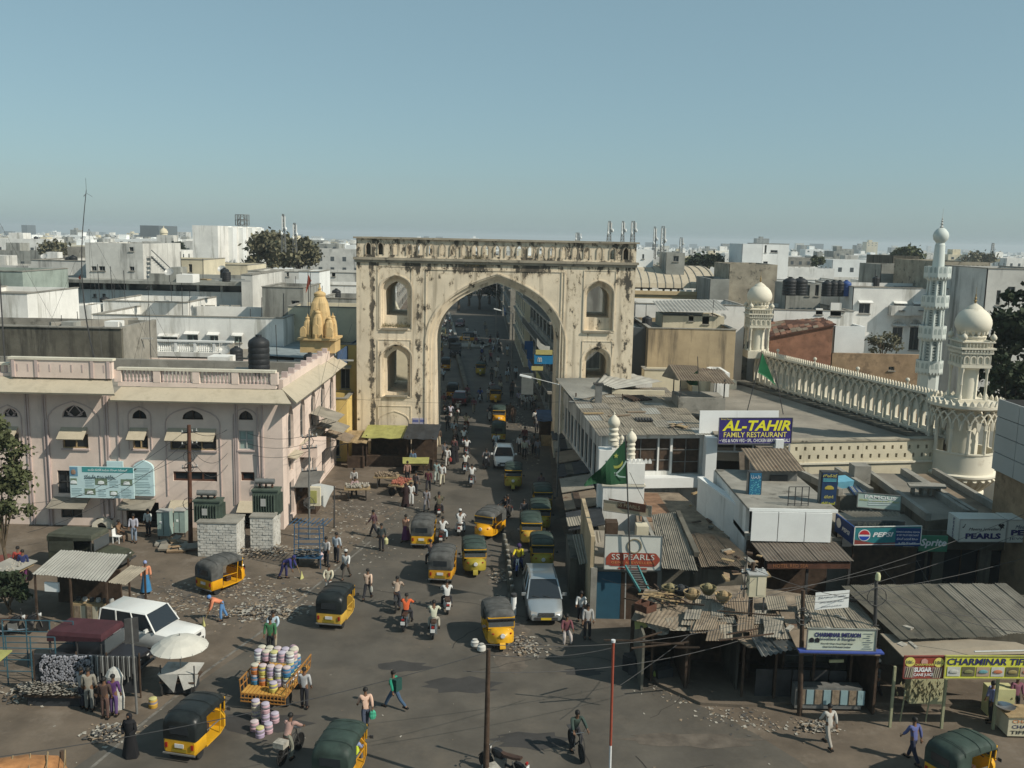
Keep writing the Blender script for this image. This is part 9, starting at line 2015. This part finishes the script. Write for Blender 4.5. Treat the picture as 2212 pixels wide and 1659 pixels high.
def brick_block(label,u0,u1,vb,vt,dep,name='brick_plinth'):
 a=G(u0,vb);b=G(u1,vb);Y=(a.y+b.y)/2;x0,x1=a.x,b.x;zt_=P(u0,vt,Y).z;t=Tg(name,label,'plinth',((x0+x1)/2,Y,0));MB().box(x0,x1,Y,Y+dep,0,zt_).mk('core',M.white_brick,t);mb=MB();r_=0;z=.02
 while z<zt_-.14:
  x=x0+(.15 if r_ % 2 else 0)
  while x<x1-.1: w_=min(.34,x1-x-.02);mb.box(x+.015,x+w_,Y-U(.012,.05),Y+.02,z,z+.13);x += .36
  y=Y+.1
  while y<Y+dep-.2: mb.box(x1-.02,x1+U(.012,.05),y,y+.34,z,z+.13);y += .36
  z += .16;r_ += 1
 mb.mk('bricks',M.white_brick,t,kind='stuff');MB().box(x0-.04,x1+.04,Y-.06,Y+dep+.04,zt_+.003,zt_+.09).mk('coping',M.concrete,t);return t
brick_block('large whitewashed brick plinth under the left transformer',427,514,1203,1130,1.6);brick_block('narrower whitewashed plinth with faded posters under the right transformer',541,592,1190,1118,1.4)
for i,(u0,u1,vt,vb) in enumerate(((341,368,1106,1165),(377,401,1104,1158))):
 a=G(u0,vb+3);b=G(u1,vb+3);t=Tg('electric_cabinet',('left' if i==0 else 'right')+' pale green electric cabinet on legs beside the pink building door','cabinet',tuple(a));w_=b.x-a.x;h_=P(u0,vt,a.y).z
 MB().box(0,w_,0,.6,.3,h_).mk('case',M.cabinet_green,t,lc=1);MB().box(-.03,w_+.03,-.05,.65,h_,h_+.05).mk('roof',M.metal_pale,t,lc=1);MB().box(w_*.48,w_*.52,-.01,.0,.35,h_-.05).mk('door_gap',M.metal_dark,t,lc=1);MB().box(w_*.2,w_*.4,-.02,-.001,h_*.6,h_*.68).mk('label_plate',M.white_clean,t,lc=1)
 for x in (.05,w_-.05): MB().box(x-.03,x+.03,.05,.12,0,.3).mk('leg',M.metal_dark,t,lc=1)
a=G(650,1110);t=Tg('kiosk','ragged dark kiosk hung with goods at the pink building corner','kiosk',tuple(a));MB().box(-1.0,1.0,0,1.4,0,1.9).mk('body',M.wood_dark,t,lc=1);MB().slab([(-1.4,-.6,1.95),(1.2,-.9,2.1),(1.3,1.5,2.6),(-1.2,1.5,2.5)],.04).mk('canopy',M.tarp_grey,t,lc=1)
for i in range(14): MB().cbox((U(-1,1),-.12,U(.4,1.7)),(U(.15,.4),.12,U(.15,.4)),rz=U(-.3,.3)).mk('hanging_goods',M[('paper_dark','metal_dark','paper_brown')[i % 3]],t,lc=1)
q=[P(672,1048,58),P(690,1045,58),P(724,1052,58),P(712,1072,58),P(702,1096,58),P(692,1090,58)];o=MB().add([tuple(p_) for p_ in q]+[(p_.x,p_.y+.1,p_.z) for p_ in q],[(0,1,2,3,4,5),(11,10,9,8,7,6)]).mk('white_cloth',M.white_clean);setp(o,'white cloth stretched as a small awning at the building corner','cloth')
a=P(682,1092,57.6);o=MB().box(a.x-.45,a.x+.3,57.5,57.8,a.z,a.z+1.2).mk('poster_box',M.cream_wall);setp(o,'cream box board with faded yellow posters beside the white cloth','board');MB().box(a.x-.35,a.x+.1,57.46,57.499,a.z+.2,a.z+1.0).mk('poster',M.tarp_yellow,o)
a=G(668,1222);t=Tg('rack_cart','tall blue metal rack cart piled with papers beside the two men','cart',tuple(a));bl=flat('cart_blue',(.03,.09,.17))
for x in (-.75,.75):
 for y in (-.5,.6): MB().beam((x,y,0),(x*.9,y,2.5),.045).mk('post',bl,t,lc=1)
for z in (.75,1.1,1.4,1.7,2.0,2.3): MB().beam((-.72,-.5,z),(.72,-.5,z),.03).mk('rung',bl,t,lc=1);MB().beam((-.72,.6,z),(.72,.6,z),.03).mk('rung',bl,t,lc=1)
MB().box(-.8,.8,-.6,.7,.62,.68).mk('tray',bl,t,lc=1);wheel(t,-.6,-.3,.3,.05);wheel(t,.6,-.3,.3,.05)
for i in range(9): MB().beam((-1.0+i*.25,-.5,2.5),(-.8+i*.25,.7,2.55),.03).mk('top_bar',bl,t,lc=1)
mb=MB()
for i in range(260): c=(U(-.75,.75),U(-.6,.6),.7+U(0,.25));s_=U(.04,.12);mb.add([(c[0]-s_,c[1],c[2]),(c[0],c[1]-s_,c[2]+.04),(c[0]+s_,c[1],c[2]),(c[0],c[1]+s_,c[2])],[(0,1,2,3)])
mb.mk('papers',M.paper,t,lc=1,kind='stuff',fixn=0)
# ---- goods cart with drums
DR=[('pink',(.52,.34,.38)),('lilac',(.42,.34,.46)),('white',(.6,.6,.58)),('yellow',(.55,.48,.12)),('blue',(.04,.16,.30)),('orange',(.45,.16,.05)),('cream',(.55,.50,.38))]
def drum(c,col,label,tilt=None,h=.42,grp='plastic drums of the goods cart'):
 t=Tg('water_drum',label,'drum',tuple(c),grp=grp)
 if tilt: t.rotation_euler=tilt
 MB().lth([(.15,0),(.17,.03),(.165,h*.3),(.175,h*.34),(.165,h*.38),(.165,h*.7),(.15,h*.8)],12).mk('body',cloth(col),t,lc=1,smt=.7);MB().lth([(.155,h*.8),(.155,h*.92),(.10,h),(0,h)],12).mk('lid',cloth(random.choice(((.5,.47,.38),(.5,.42,.42),(.48,.45,.2),(.42,.38,.45)))),t,lc=1,smt=.7)
 MB().lth([(.170,h*.45),(.170,h*.65)],12).mk('label_band',cloth((.25,.22,.25)),t,lc=1,smt=.7);return t
gc=G(598,1502);t=Tg('goods_cart','orange brown railed goods cart stacked with colourful plastic drums','cart',tuple(gc),R(-8));og=flat('cart_orange',(.34,.16,.04));TM=PW[t]
MB().box(-.92,.92,-1.35,1.35,.62,.70).mk('bed',og,t,lc=1)
for i in range(12): MB().box(-.9+i*.152,-.9+i*.152+.10,-1.34,1.34,.702,.72).mk('bed_slat',flat('cart_yellow',(.48,.27,.06)),t,lc=1)
for s_ in (-1,1):
 for i in range(10): MB().beam((s_*.92,-1.33+i*.296,.7),(s_*.96,-1.33+i*.296,1.22),.03).mk('rail_post',og,t,lc=1)
 MB().beam((s_*.96,-1.35,1.22),(s_*.96,1.35,1.22),.045).mk('top_rail',og,t,lc=1);MB().beam((s_*.94,-1.35,.95),(s_*.94,1.35,.95),.03).mk('mid_rail',og,t,lc=1)
 wheel(t,s_*.75,-.7,.3,.14);wheel(t,s_*.75,.8,.3,.14)
for i in range(13): MB().beam((-.9+i*.15,-1.37,.38),(-.9+i*.15,-1.37,.7),.025).mk('tail_bar',og,t,lc=1)
for z in (.38,.52): MB().beam((-.92,-1.38,z),(.92,-1.38,z),.04).mk('tail_rail',og,t,lc=1)
dn=0
for iy in range(4):
 for ix in range(5):
  for iz in range(3 if iy in (1,2) else 2):
   if iy==3 and iz==2 and ix % 2: continue
   if iz<2 and iy>0 and ix not in (0,4): continue
   w_=TM @ V3((-.66+ix*.33,-.55+iy*.36,.722+iz*.43));k=(ix*2+iy+iz*3) % 7;k=(2 if iz==2 and (ix+iy) % 2 else 0 if iz==2 else (4,5,3,1,2)[(ix+iz) % 5])
   drum(w_,DR[k][1],'%s drum, %s of its stack, %s row, column %d of the goods cart' % (DR[k][0],('bottom','middle','top')[iz],('nearest','second','third','farthest')[iy],ix+1));dn += 1
drum(TM @ V3((.3,-1.05,.722)),DR[3][1],'single yellow drum standing at the open rear of the goods cart',grp=None);drum(TM @ V3((.45,.62,1.76)),DR[0][1],'pink drum lying on its side on top of the goods cart',(1.3,0,.5),grp=None)
for i,(u,v,k,z) in enumerate(((553,1555,6,0),(574,1562,1,0),(594,1560,0,0),(550,1578,0,0),(580,1583,0,0),(562,1592,1,0),(553,1555,6,.43),(574,1562,0,.43))):
 c=G(u,v);drum((c.x,c.y,z),DR[k][1],'%s drum in the little group on the ground before the goods cart%s' % (DR[k][0],', stacked on another' if z else ''),grp='drums on the ground')
c=G(331,1528);drum(c,(.50,.30,.05),'squat yellow tin drum with a pale lid beside the sign pole',grp=None)
for i,(u,v) in enumerate(((1026,1398),(1040,1408))): o=MB().lth([(.1,0),(.2,.1),(.19,.28),(.1,.34),(.12,.38)],12,tuple(G(u,v))).mk('steel_pot',M.grey_white,None,smt=.6);setp(o,('small' if i==0 else 'larger')+' pale metal pot on the road left of the big rickshaw','pot')
# ---- stalls on the left
sf=Tg('canopy_stall','food stall under a grey corrugated canopy in the left of the plaza','stall',tuple(G(210,1340)))
def Z5(x,y): return (.3124*x,1140.6+.3124*y)
csheet(Z5(220,322),Z5(735,378),Z5(885,190),Z5(420,155),2.35,2.6,'tin_light',sf,.16,.02,n=6)
csheet(Z5(745,378),Z5(870,402),Z5(1020,285),Z5(905,258),2.3,2.45,'asbestos',sf,.3,.02,n=2)
cA,cB,cC,cD=G(*Z5(240,320),2.35),G(*Z5(735,378),2.35),G(*Z5(885,190),2.5),G(*Z5(420,155),2.5)
for p_ in (cA,cB,cC,cD,cA.lerp(cB,.5),G(*Z5(1000,290),2.3)): MB().box(p_.x-.04,p_.x+.04,p_.y-.04,p_.y+.04,0,2.35).mk('post',M.wood_dark,sf)
q0,q1=cA.lerp(cB,.45),cB;MB(face((q0.x,q0.y+.3,0),(q1.x+.8,q1.y+.5,0))).box(0,2.9,0,.6,0,1.0).mk('counter',M.wood_pale,sf);MB(face((cD.x,cD.y-.5,0),(cC.x,cC.y-.5,0))).box(0,3.4,0,.1,0,1.9).mk('back_panel',M.wood_dark,sf)
X=face((q0.x,q0.y+.3,0),(q1.x+.8,q1.y+.5,0))
for i in range(9): MB(X).box(.15+i*.3,.4+i*.3,-.02,-.003,.1,.9).mk('counter_panel',M['cream_wall' if i % 2 else 'paper_brown'],sf)
for i in range(8): MB(X).lth([(.08,0),(.12,.05),(.1,.2),(0,.22)],8,(.2+i*.33,.3,1.0)).mk('pot',M['metal_pale' if i % 2 else 'metal_dark'],sf)
o=MB(X).cbox((-.9,.0,1.75),(.7,.1,.45)).mk('white_cloth',M.white_clean);setp(o,'white cloth hanging under the front edge of the stall canopy','cloth')
o=MB().lth([(.2,0),(.24,.7),(.2,.7),(0,.1)],12,tuple(G(308,1318))).mk('bin',M.metal_dark);setp(o,'dark round bin at the right end of the canopy stall','bin')
uc=G(392,1492);t=Tg('umbrella','big pale umbrella with many ribs over a small cart','umbrella',tuple(uc));H2=1.95;n=16
rg=[]
mb=MB();vs=[(0,0,H2+.42)]
for k,(r,z) in enumerate(((.35,.36),(.75,.2),(1.12,-.06))): vs += [(r*cos(2*pi*j/n)*(1 if j % 2 else 1.0),r*sin(2*pi*j/n),H2+z) for j in range(n)]
fs=[(0,1+j,1+(j+1) % n) for j in range(n)]+[(1+k*n+j,1+(k+1)*n+j,1+(k+1)*n+(j+1) % n,1+k*n+(j+1) % n) for k in (0,1) for j in range(n)]
mb.add(vs,fs);mb.mk('canopy',mat('umbrella_cloth',(.52,.50,.44),.85,.06,2,bump=0),t,lc=1,fixn=0);MB().tube([(0,0,0),(0,0,H2+.5)],.025,6).mk('shaft',M.metal_grey,t,lc=1)
for j in range(n): a_=2*pi*j/n;MB().beam((.05*cos(a_),.05*sin(a_),H2+.39),(1.12*cos(a_),1.12*sin(a_),H2-.05),.015).mk('rib',M.metal_grey,t,lc=1)
t=Tg('vendor_cart','small dark handcart draped with pale cloths below the umbrella','cart',tuple(uc));MB().box(-.7,.7,-.5,.5,.55,.62).mk('tray',M.wood_dark,t,lc=1);MB().box(-.6,.6,-.4,.4,.1,.55).mk('box',M.tarp_dark,t,lc=1)
for (x,y) in ((-.6,-.4),(.6,-.4)): wheel(t,x,y,.22,.05)
for p_ in ([(-.75,-.52,.95),(.1,-.6,1.0),(-.1,-.55,.2)],[(.1,-.55,.95),(.85,-.4,.9),(.75,-.45,.45),(.3,-.56,.3)],[(-.75,-.5,.95),(.8,-.4,.95),(.8,.5,1.0),(-.7,.5,1.0)]): MB().slab(p_,.02).mk('cloth',M.white_brick,t,lc=1)
for x in (-.65,.7): MB().beam((x,-.45,0),(x,-.45,1.3),.04).mk('post',M.metal_dark,t,lc=1)
sc_=G(180,1505);t=Tg('bead_stall','dark stall hung with rows of silvery bead strings in front of the jeep','stall',tuple(sc_));X=Matrix.Translation(sc_)
MB(X).box(-1.9,2.3,0,.1,.2,1.75).mk('back_cloth',M.tarp_dark,t);MB(X).box(-1.9,.9,-.9,-.1,.4,.5).mk('table',M.wood_dark,t);MB(X).box(-1.8,.8,-.8,-.2,0,.4).mk('table_base',M.tarp_dark,t)
mb=MB(X)
for i in range(520):
 x=U(-1.6,.5);z=U(.55,1.75);s_=U(.015,.04);mb.box(x-s_,x+s_,-.12,-.03,z-s_,z+s_)
mb.mk('trinkets',flat('trinket_silver',(.33,.33,.36),.4),t,kind='stuff')
for i in range(26): x=.45+i*.07;MB(X).box(x,x+U(.02,.045),-.12,-.06,U(.7,1.1),1.78).mk('bead_string',M[('metal_pale','metal_dark','metal_grey')[i % 3]],t)
mb=MB(X)
for i in range(600): x,y,z=U(-2.1,.7),U(-1.0,-.1),.52+U(0,.18);s_=U(.03,.09);mb.add([(x-s_,y,z),(x,y-s_,z+U(0,.08)),(x+s_,y,z),(x,y+s_,z)],[(0,1,2,3)])
mb.mk('small_goods',M.paper,t,kind='stuff',fixn=0)
for x in (-1.9,-.2,1.0,2.3): MB(X).beam((x,0,0),(x,0,1.9),.05).mk('post',M.wood_dark,t)
o=MB(Matrix.Translation(G(250,1530))).lth([(.34,0),(.38,.5),(.30,1.0),(.36,1.35),(.22,1.6),(.05,1.72),(0,1.73)],9,sy=.6).mk('wrapped_stand',M.white_brick);setp(o,'stand wrapped in crumpled white plastic beside the purple person','stand')
t=Tg('frame_stall','empty teal tube frame stall at the left edge','stall',tuple(G(50,1480)));b0=G(50,1480);tb=flat('frame_teal',(.04,.10,.13))
for i in range(4):
 for y in (0,1.6): MB(Matrix.Translation(b0)).beam((-1.6+i*1.0,y,0),(-1.6+i*1.0,y,2.1),.04).mk('tube',tb,t)
for z in (.6,1.1,1.6,2.1):
 for y in (0,1.6): MB(Matrix.Translation(b0)).beam((-1.6,y,z),(1.4,y,z),.03).mk('tube',tb,t)
MB(Matrix.Translation(b0)).box(-1.9,-.3,-1.4,-.1,1.5,1.56).mk('yellow_sheet',M.tarp_yellow,t);MB(Matrix.Translation(b0)).box(-2.6,-.6,-2.2,-1.0,.8,.86).mk('grey_table',M.tin_light,t)
for i,(u,v,hd) in enumerate(((60,1368,-75),(25,1372,-80))): put(Mo,G(u,v),R(hd),label=('right' if i==0 else 'left')+' parked black motorcycle at the left edge behind the teal frames')
put(Mo,G(1085,1672),R(60),label='parked motorcycle with a covered seat at the foot of the wooden pole');o=MB().cbox(tuple(G(1062,1668,.7)),(.5,.5,.4),rz=.5).mk('bundle',M.paper);setp(o,'pale bundle beside the parked motorcycle at the bottom edge','bundle')
c=G(-20,1800);t=Tg('truck','truck load under an orange brown netted tarpaulin at the bottom left corner','truck',tuple(c),R(-75));mb=MB();n=9
loft(mb,[[(-w,y,.9),(-w,y,h*.8),(-w*.6,y,h),(0,y,h*1.05),(w*.6,y,h),(w,y,h*.8),(w,y,.9)] for y,w,h in ((-2.4,.8,1.7),(-2.0,1.0,2.0),(-1,1.05,2.15),(0,1.05,2.1),(1,1.0,2.15),(1.9,.98,2.0),(2.2,.7,1.6))]);mb.mk('tarpaulin',mat('tarp_orange',(.38,.18,.07),.85,.25,2.5),t,lc=1,smt=.9)
for i in range(9): MB().tube([(-1.06,-2+i*.5,1.3),(-.6,-1.9+i*.5,2.16),(.6,-1.7+i*.5,2.2),(1.06,-1.6+i*.5,1.3)],.02,4).mk('rope',M.wood_pale,t,lc=1)
MB().box(-1.05,1.05,-2.3,2.3,.6,.9).mk('chassis',M.wood_dark,t,lc=1)
for y in (-1.5,1.5):
 for s_ in (-1,1): wheel(t,s_*.85,y,.42,.25)
o=MB().tube([G(134,1700),P(133,1622,G(134,1700).y)],.07,7).mk('post',M.wood_dark);setp(o,'short dark post beside the orange tarpaulin load','post')
# ---- carts near the arch
def pushcart(u,v,rz,label,top,goods,name='pushcart'):
 c=G(u,v);t=Tg(name,label,'cart',tuple(c),R(rz));MB().box(-.9,.9,-.55,.55,.78,.86).mk('tray',M.wood_pale,t,lc=1)
 for s_ in (-1,1):
  for y in (-.4,.4): wheel(t,s_*.6,y,.3,.05);MB().beam((s_*.6,y,.3),(s_*.6,y,.78),.05).mk('strut',M.wood_dark,t,lc=1)
 if goods:
  mb=MB()
  for i in range(150): mb.ball((U(-.8,.8),U(-.45,.45),.9+U(0,.18)),U(.04,.08),5,4)
  mb.mk('fruit',goods,t,lc=1,kind='stuff')
 if top: MB().slab([(-1,-.7,1.0),(1,-.7,1.0),(1.05,.7,1.15),(-1.05,.7,1.15)],.05).mk('cover',top,t,lc=1)
pushcart(898,1023,5,'small handcart under a pale yellow sheet near the arch stalls',M.tarp_yellow,None);pushcart(866,1068,70,'pushcart heaped with red and white fruit amid customers',None,flat('fruit_red',(.35,.12,.08)));pushcart(772,1078,10,'little pushcart with grey goods in the forecourt',None,M.paper);pushcart(835,1052,0,'low empty handcart behind the fruit seller',None,M.paper_brown)
pushcart(30,1262,80,'cart covered in pale sheet at the left edge before the tree',M.tin_light,M.paper)
c=G(255,1172);t=Tg('chair','white plastic chair under the man in brown','chair',tuple(c),R(-100));MB().box(-.22,.22,-.22,.22,.40,.43).mk('seat',M.white_clean,t,lc=1);MB().box(-.22,.22,-.24,-.21,.43,.85).mk('backrest',M.white_clean,t,lc=1)
for x in (-.2,.2):
 for y in (-.2,.2): MB().box(x-.02,x+.02,y-.02,y+.02,0,.40).mk('leg',M.white_clean,t,lc=1)
# ---- flags
fg=flat('flag_green',(.010,.055,.022),.8);fgold=flat('flag_gold',(.35,.36,.08));fwh=flat('flag_white',(.33,.42,.38))
YF=43.4;b=P(1362,1236,YF);tp=P(1351,942,YF);t=Tg('flag','large dark green pennant with a crescent, star and crossed swords','flag',tuple(b));MB().tube([b,tp],[.04,.025],6).mk('pole',M.metal_dark,t)
o_=P(1352,950,YF);e_=P(1357,1045,YF);tip=P(1262,1048,YF-.5);nn=10;vs=[]
for i in range(nn+1):
 f=i/nn
 for g in range(7):
  k=g/6;a_=o_.lerp(tip,f);b2=e_.lerp(tip,f);p_=a_.lerp(b2,k);p_.y += .3*sin(f*9+k*1.5)*f;vs.append(tuple(p_))
MB().add(vs,[(i*7+g,i*7+g+1,(i+1)*7+g+1,(i+1)*7+g) for i in range(nn) for g in range(6)]).mk('cloth',fg,t,fixn=0,smt=True)
cc=P(1330,1008,YF-.18);s_=1.0
def crescent(r,r2,off,n=16): 
 A_=[(r*cos(a_),r*sin(a_)) for a_ in [pi*1.03+i*(pi*.94)/n for i in range(n+1)]];B_=[(r2*cos(a_),r2*sin(a_)+off) for a_ in [2*pi-.12-i*(pi-.24)/n for i in range(n+1)]];return A_,B_
A_,B_=crescent(.34,.30,.09);n=16;MB().add([(cc.x+x,cc.y,cc.z+z+.25) for x,z in A_]+[(cc.x+x,cc.y,cc.z+z+.25) for x,z in B_],[(i,i+1,n+1+n-i-1,n+1+n-i) for i in range(n)]).mk('crescent',fgold,t,fixn=0)
st5=[((.13 if i % 2==0 else .055)*sin(i*pi/5),(.13 if i % 2==0 else .055)*cos(i*pi/5)) for i in range(10)];MB().add([(cc.x+x,cc.y,cc.z+z+.52) for x,z in st5]+[(cc.x,cc.y,cc.z+.52)],[(i,(i+1) % 10,10) for i in range(10)]).mk('star',fgold,t,fixn=0)
for s_ in (-1,1):
 pts=[(cc.x+s_*(.48-.42*f-.12*(f ** 2)*2.0+(.0 if f<1 else 0)),cc.z+.28-.75*f+.28*f*(1-f)*-1) for f in [i/7 for i in range(8)]]
 m_=MB()
 for p_,q_ in zip(pts,pts[1:]): m_.beam((p_[0],cc.y-.01,p_[1]),(q_[0],cc.y-.01,q_[1]),.02,.075)
 m_.beam((pts[-1][0]-.05,cc.y-.012,pts[-1][1]),(pts[-1][0]-s_*.3,cc.y-.012,pts[-1][1]-.03),.02,.06);m_.mk('sword',fwh,t)
def pennant(label,Y,base,top,pts,col):
 b,tp=P(*base,Y),P(*top,Y);t=Tg('flag',label,'flag',tuple(b));MB().tube([b,tp],.03,5).mk('pole',M.metal_dark,t);q=[P(u,v,Y+.1*i) for i,(u,v) in enumerate(pts)]
 MB().add([tuple(p_) for p_ in q]+[(p_.x,p_.y+.03,p_.z) for p_ in q],[tuple(range(len(q))),tuple(range(2*len(q)-1,len(q)-1,-1))]).mk('cloth',col,t)
pennant('green triangular flag flying in front of the mosque arcade',61,(1614,888),(1647,758),[(1647,762),(1637,805),(1655,815),(1676,833),(1662,800)],flat('flag_green_light',(.015,.13,.05)))
pennant('whitish ragged flag right of the green triangular flag',61.5,(1692,895),(1674,800),[(1670,798),(1680,815),(1680,832),(1674,825)],M.paper);pennant('small dark green flag over the tin roofs right of the arch',70,(1510,850),(1507,770),[(1507,800),(1480,822),(1490,832),(1508,833)],fg)
pennant('white ragged flag on the pole by the cream meter box',38.5,(1606,1290),(1614,1200),[(1614,1205),(1603,1240),(1608,1262),(1616,1245)],M.paper);pennant('tiny reddish flag on the long pale building at the left',103,(175,612),(174,592),[(174,592),(169,600),(174,606)],flat('flag_red',(.35,.06,.03)))
# ---- wires
def wire(pts_,sag,r=.012,label='',grp='overhead wires'):
 a,b=pts_;k=[a.lerp(b,i/14)-V3((0,0,sag*4*(i/14)*(1-i/14))) for i in range(15)];o=MB().tube(k,r,4).mk('overhead_wire',M.metal_dark);setp(o,label,'wire',grp)
L0='thin overhead wire stretched '
top=lambda t_,tp_,dz=0: V3((tp_.x,tp_.y,tp_.z+dz))
wire((top(p4,tp4,-.1),G(-40,1640,3.2)),.35,.014,L0+'from the central wooden pole to the lower left');wire((top(p4,tp4,-.2),G(1320,1400,3.0)),.2,.012,L0+'from the central wooden pole towards the shacks')
wire((G(1000,1450,4.2),P(1610,1380,36)),.5,.012,L0+'low over the road to the shack pole');wire((G(1020,1390,4.5),P(1612,1345,36)),.45,.012,L0+'over the shack mouths, upper one')
for i,(dz,e) in enumerate(((-.2,(0,1125)),(-.8,(60,1150)),(-1.6,(0,1090)))): wire((top(p1,tp1,dz),P(*e,50)),.8,.012,L0+'from the brown pole to the left, number %s down' % ('one','two','three')[i])
for i in range(4): wire((top(p1,tp1,-.3-.5*i),top(p2,tp2,-.4-.6*i)),.5+.3*i,.014,L0+'between the two electric poles of the pink building')
for i in range(3): wire((top(p2,tp2,-.5-.7*i),top(p3,tp3,-.3-.5*i)),.5,.012,L0+'from the second pole to the corner pole')
for i,(u,v,Y) in enumerate(((735,640,80),(760,700,80),(760,850,77),(750,930,76))): wire((top(p3,tp3,-.2*i),P(u,v,Y)),.4,.011,L0+'from the corner pole up to the arch')
wire((P(735,860,76),P(1215,868,70)),.25,.01,L0+'across the arch opening')
for i,(a_,b_) in enumerate((((1600,1300,37),(2260,1090,44)),((1600,1330,37),(2260,1130,44)),((1440,1290,39),(1990,1210,43)),((1735,1290,35),(2260,1190,42)),((1893,1260,35.5),(2260,1370,34)),((1893,1290,35.5),(2260,1340,36)),((1735,1300,35.2),(1893,1270,35.5)),((1300,1250,43),(1625,1300,36.5)),((1630,1230,36.5),(1890,1300,35.4)),((1360,1020,43.4),(1500,1240,43)),((1630,1250,36.4),(1340,1480,33)),((1980,1210,43),(2060,1340,38)),((1900,1220,43),(2020,1340,38)))):
 wire((P(*a_[:2],a_[2]),P(*b_[:2],b_[2])),U(.1,.5),.012,L0+'over the shop fronts on the right')
for i in range(7): wire((P(720+i*4,860+i*16,70),P(640+i*8,980+i*10,60)),.4,.01,L0+'in the bundle beside the pink building')
for i in range(46):
 u,v,z=U(1490,1560),U(1060,1190),2.5
 if i % 2: u,v,z=U(1560,1660),U(1190,1260),3.15
 if i % 5==0: u,v,z=U(1690,1990),U(1330,1400),3.1
 c=G(u,v,z);o=MB().cbox((c.x,c.y,z+.04),(U(.15,.7),U(.08,.3),U(.03,.12)),rz=U(0,3),rx=U(-.2,.2)).mk('debris',M[('paper','wood_dark','concrete','wood_pale','brick_brown')[i % 5]]);setp(o,'bit of debris lying on the low shop roofs at the right','debris','debris on the shop roofs')
for i in range(12):
 c=G(U(1300,1900),U(560,600) if i<0 else U(1290,1400),3.2);o=MB().beam((c.x,c.y,3.15),(c.x+U(.5,2.4),c.y+U(-.9,.9),3.3),.05).mk('roof_pole',M.wood_dark);setp(o,'pole laid across the shack roofs to hold the sheets','pole','poles holding down the shack roofs')
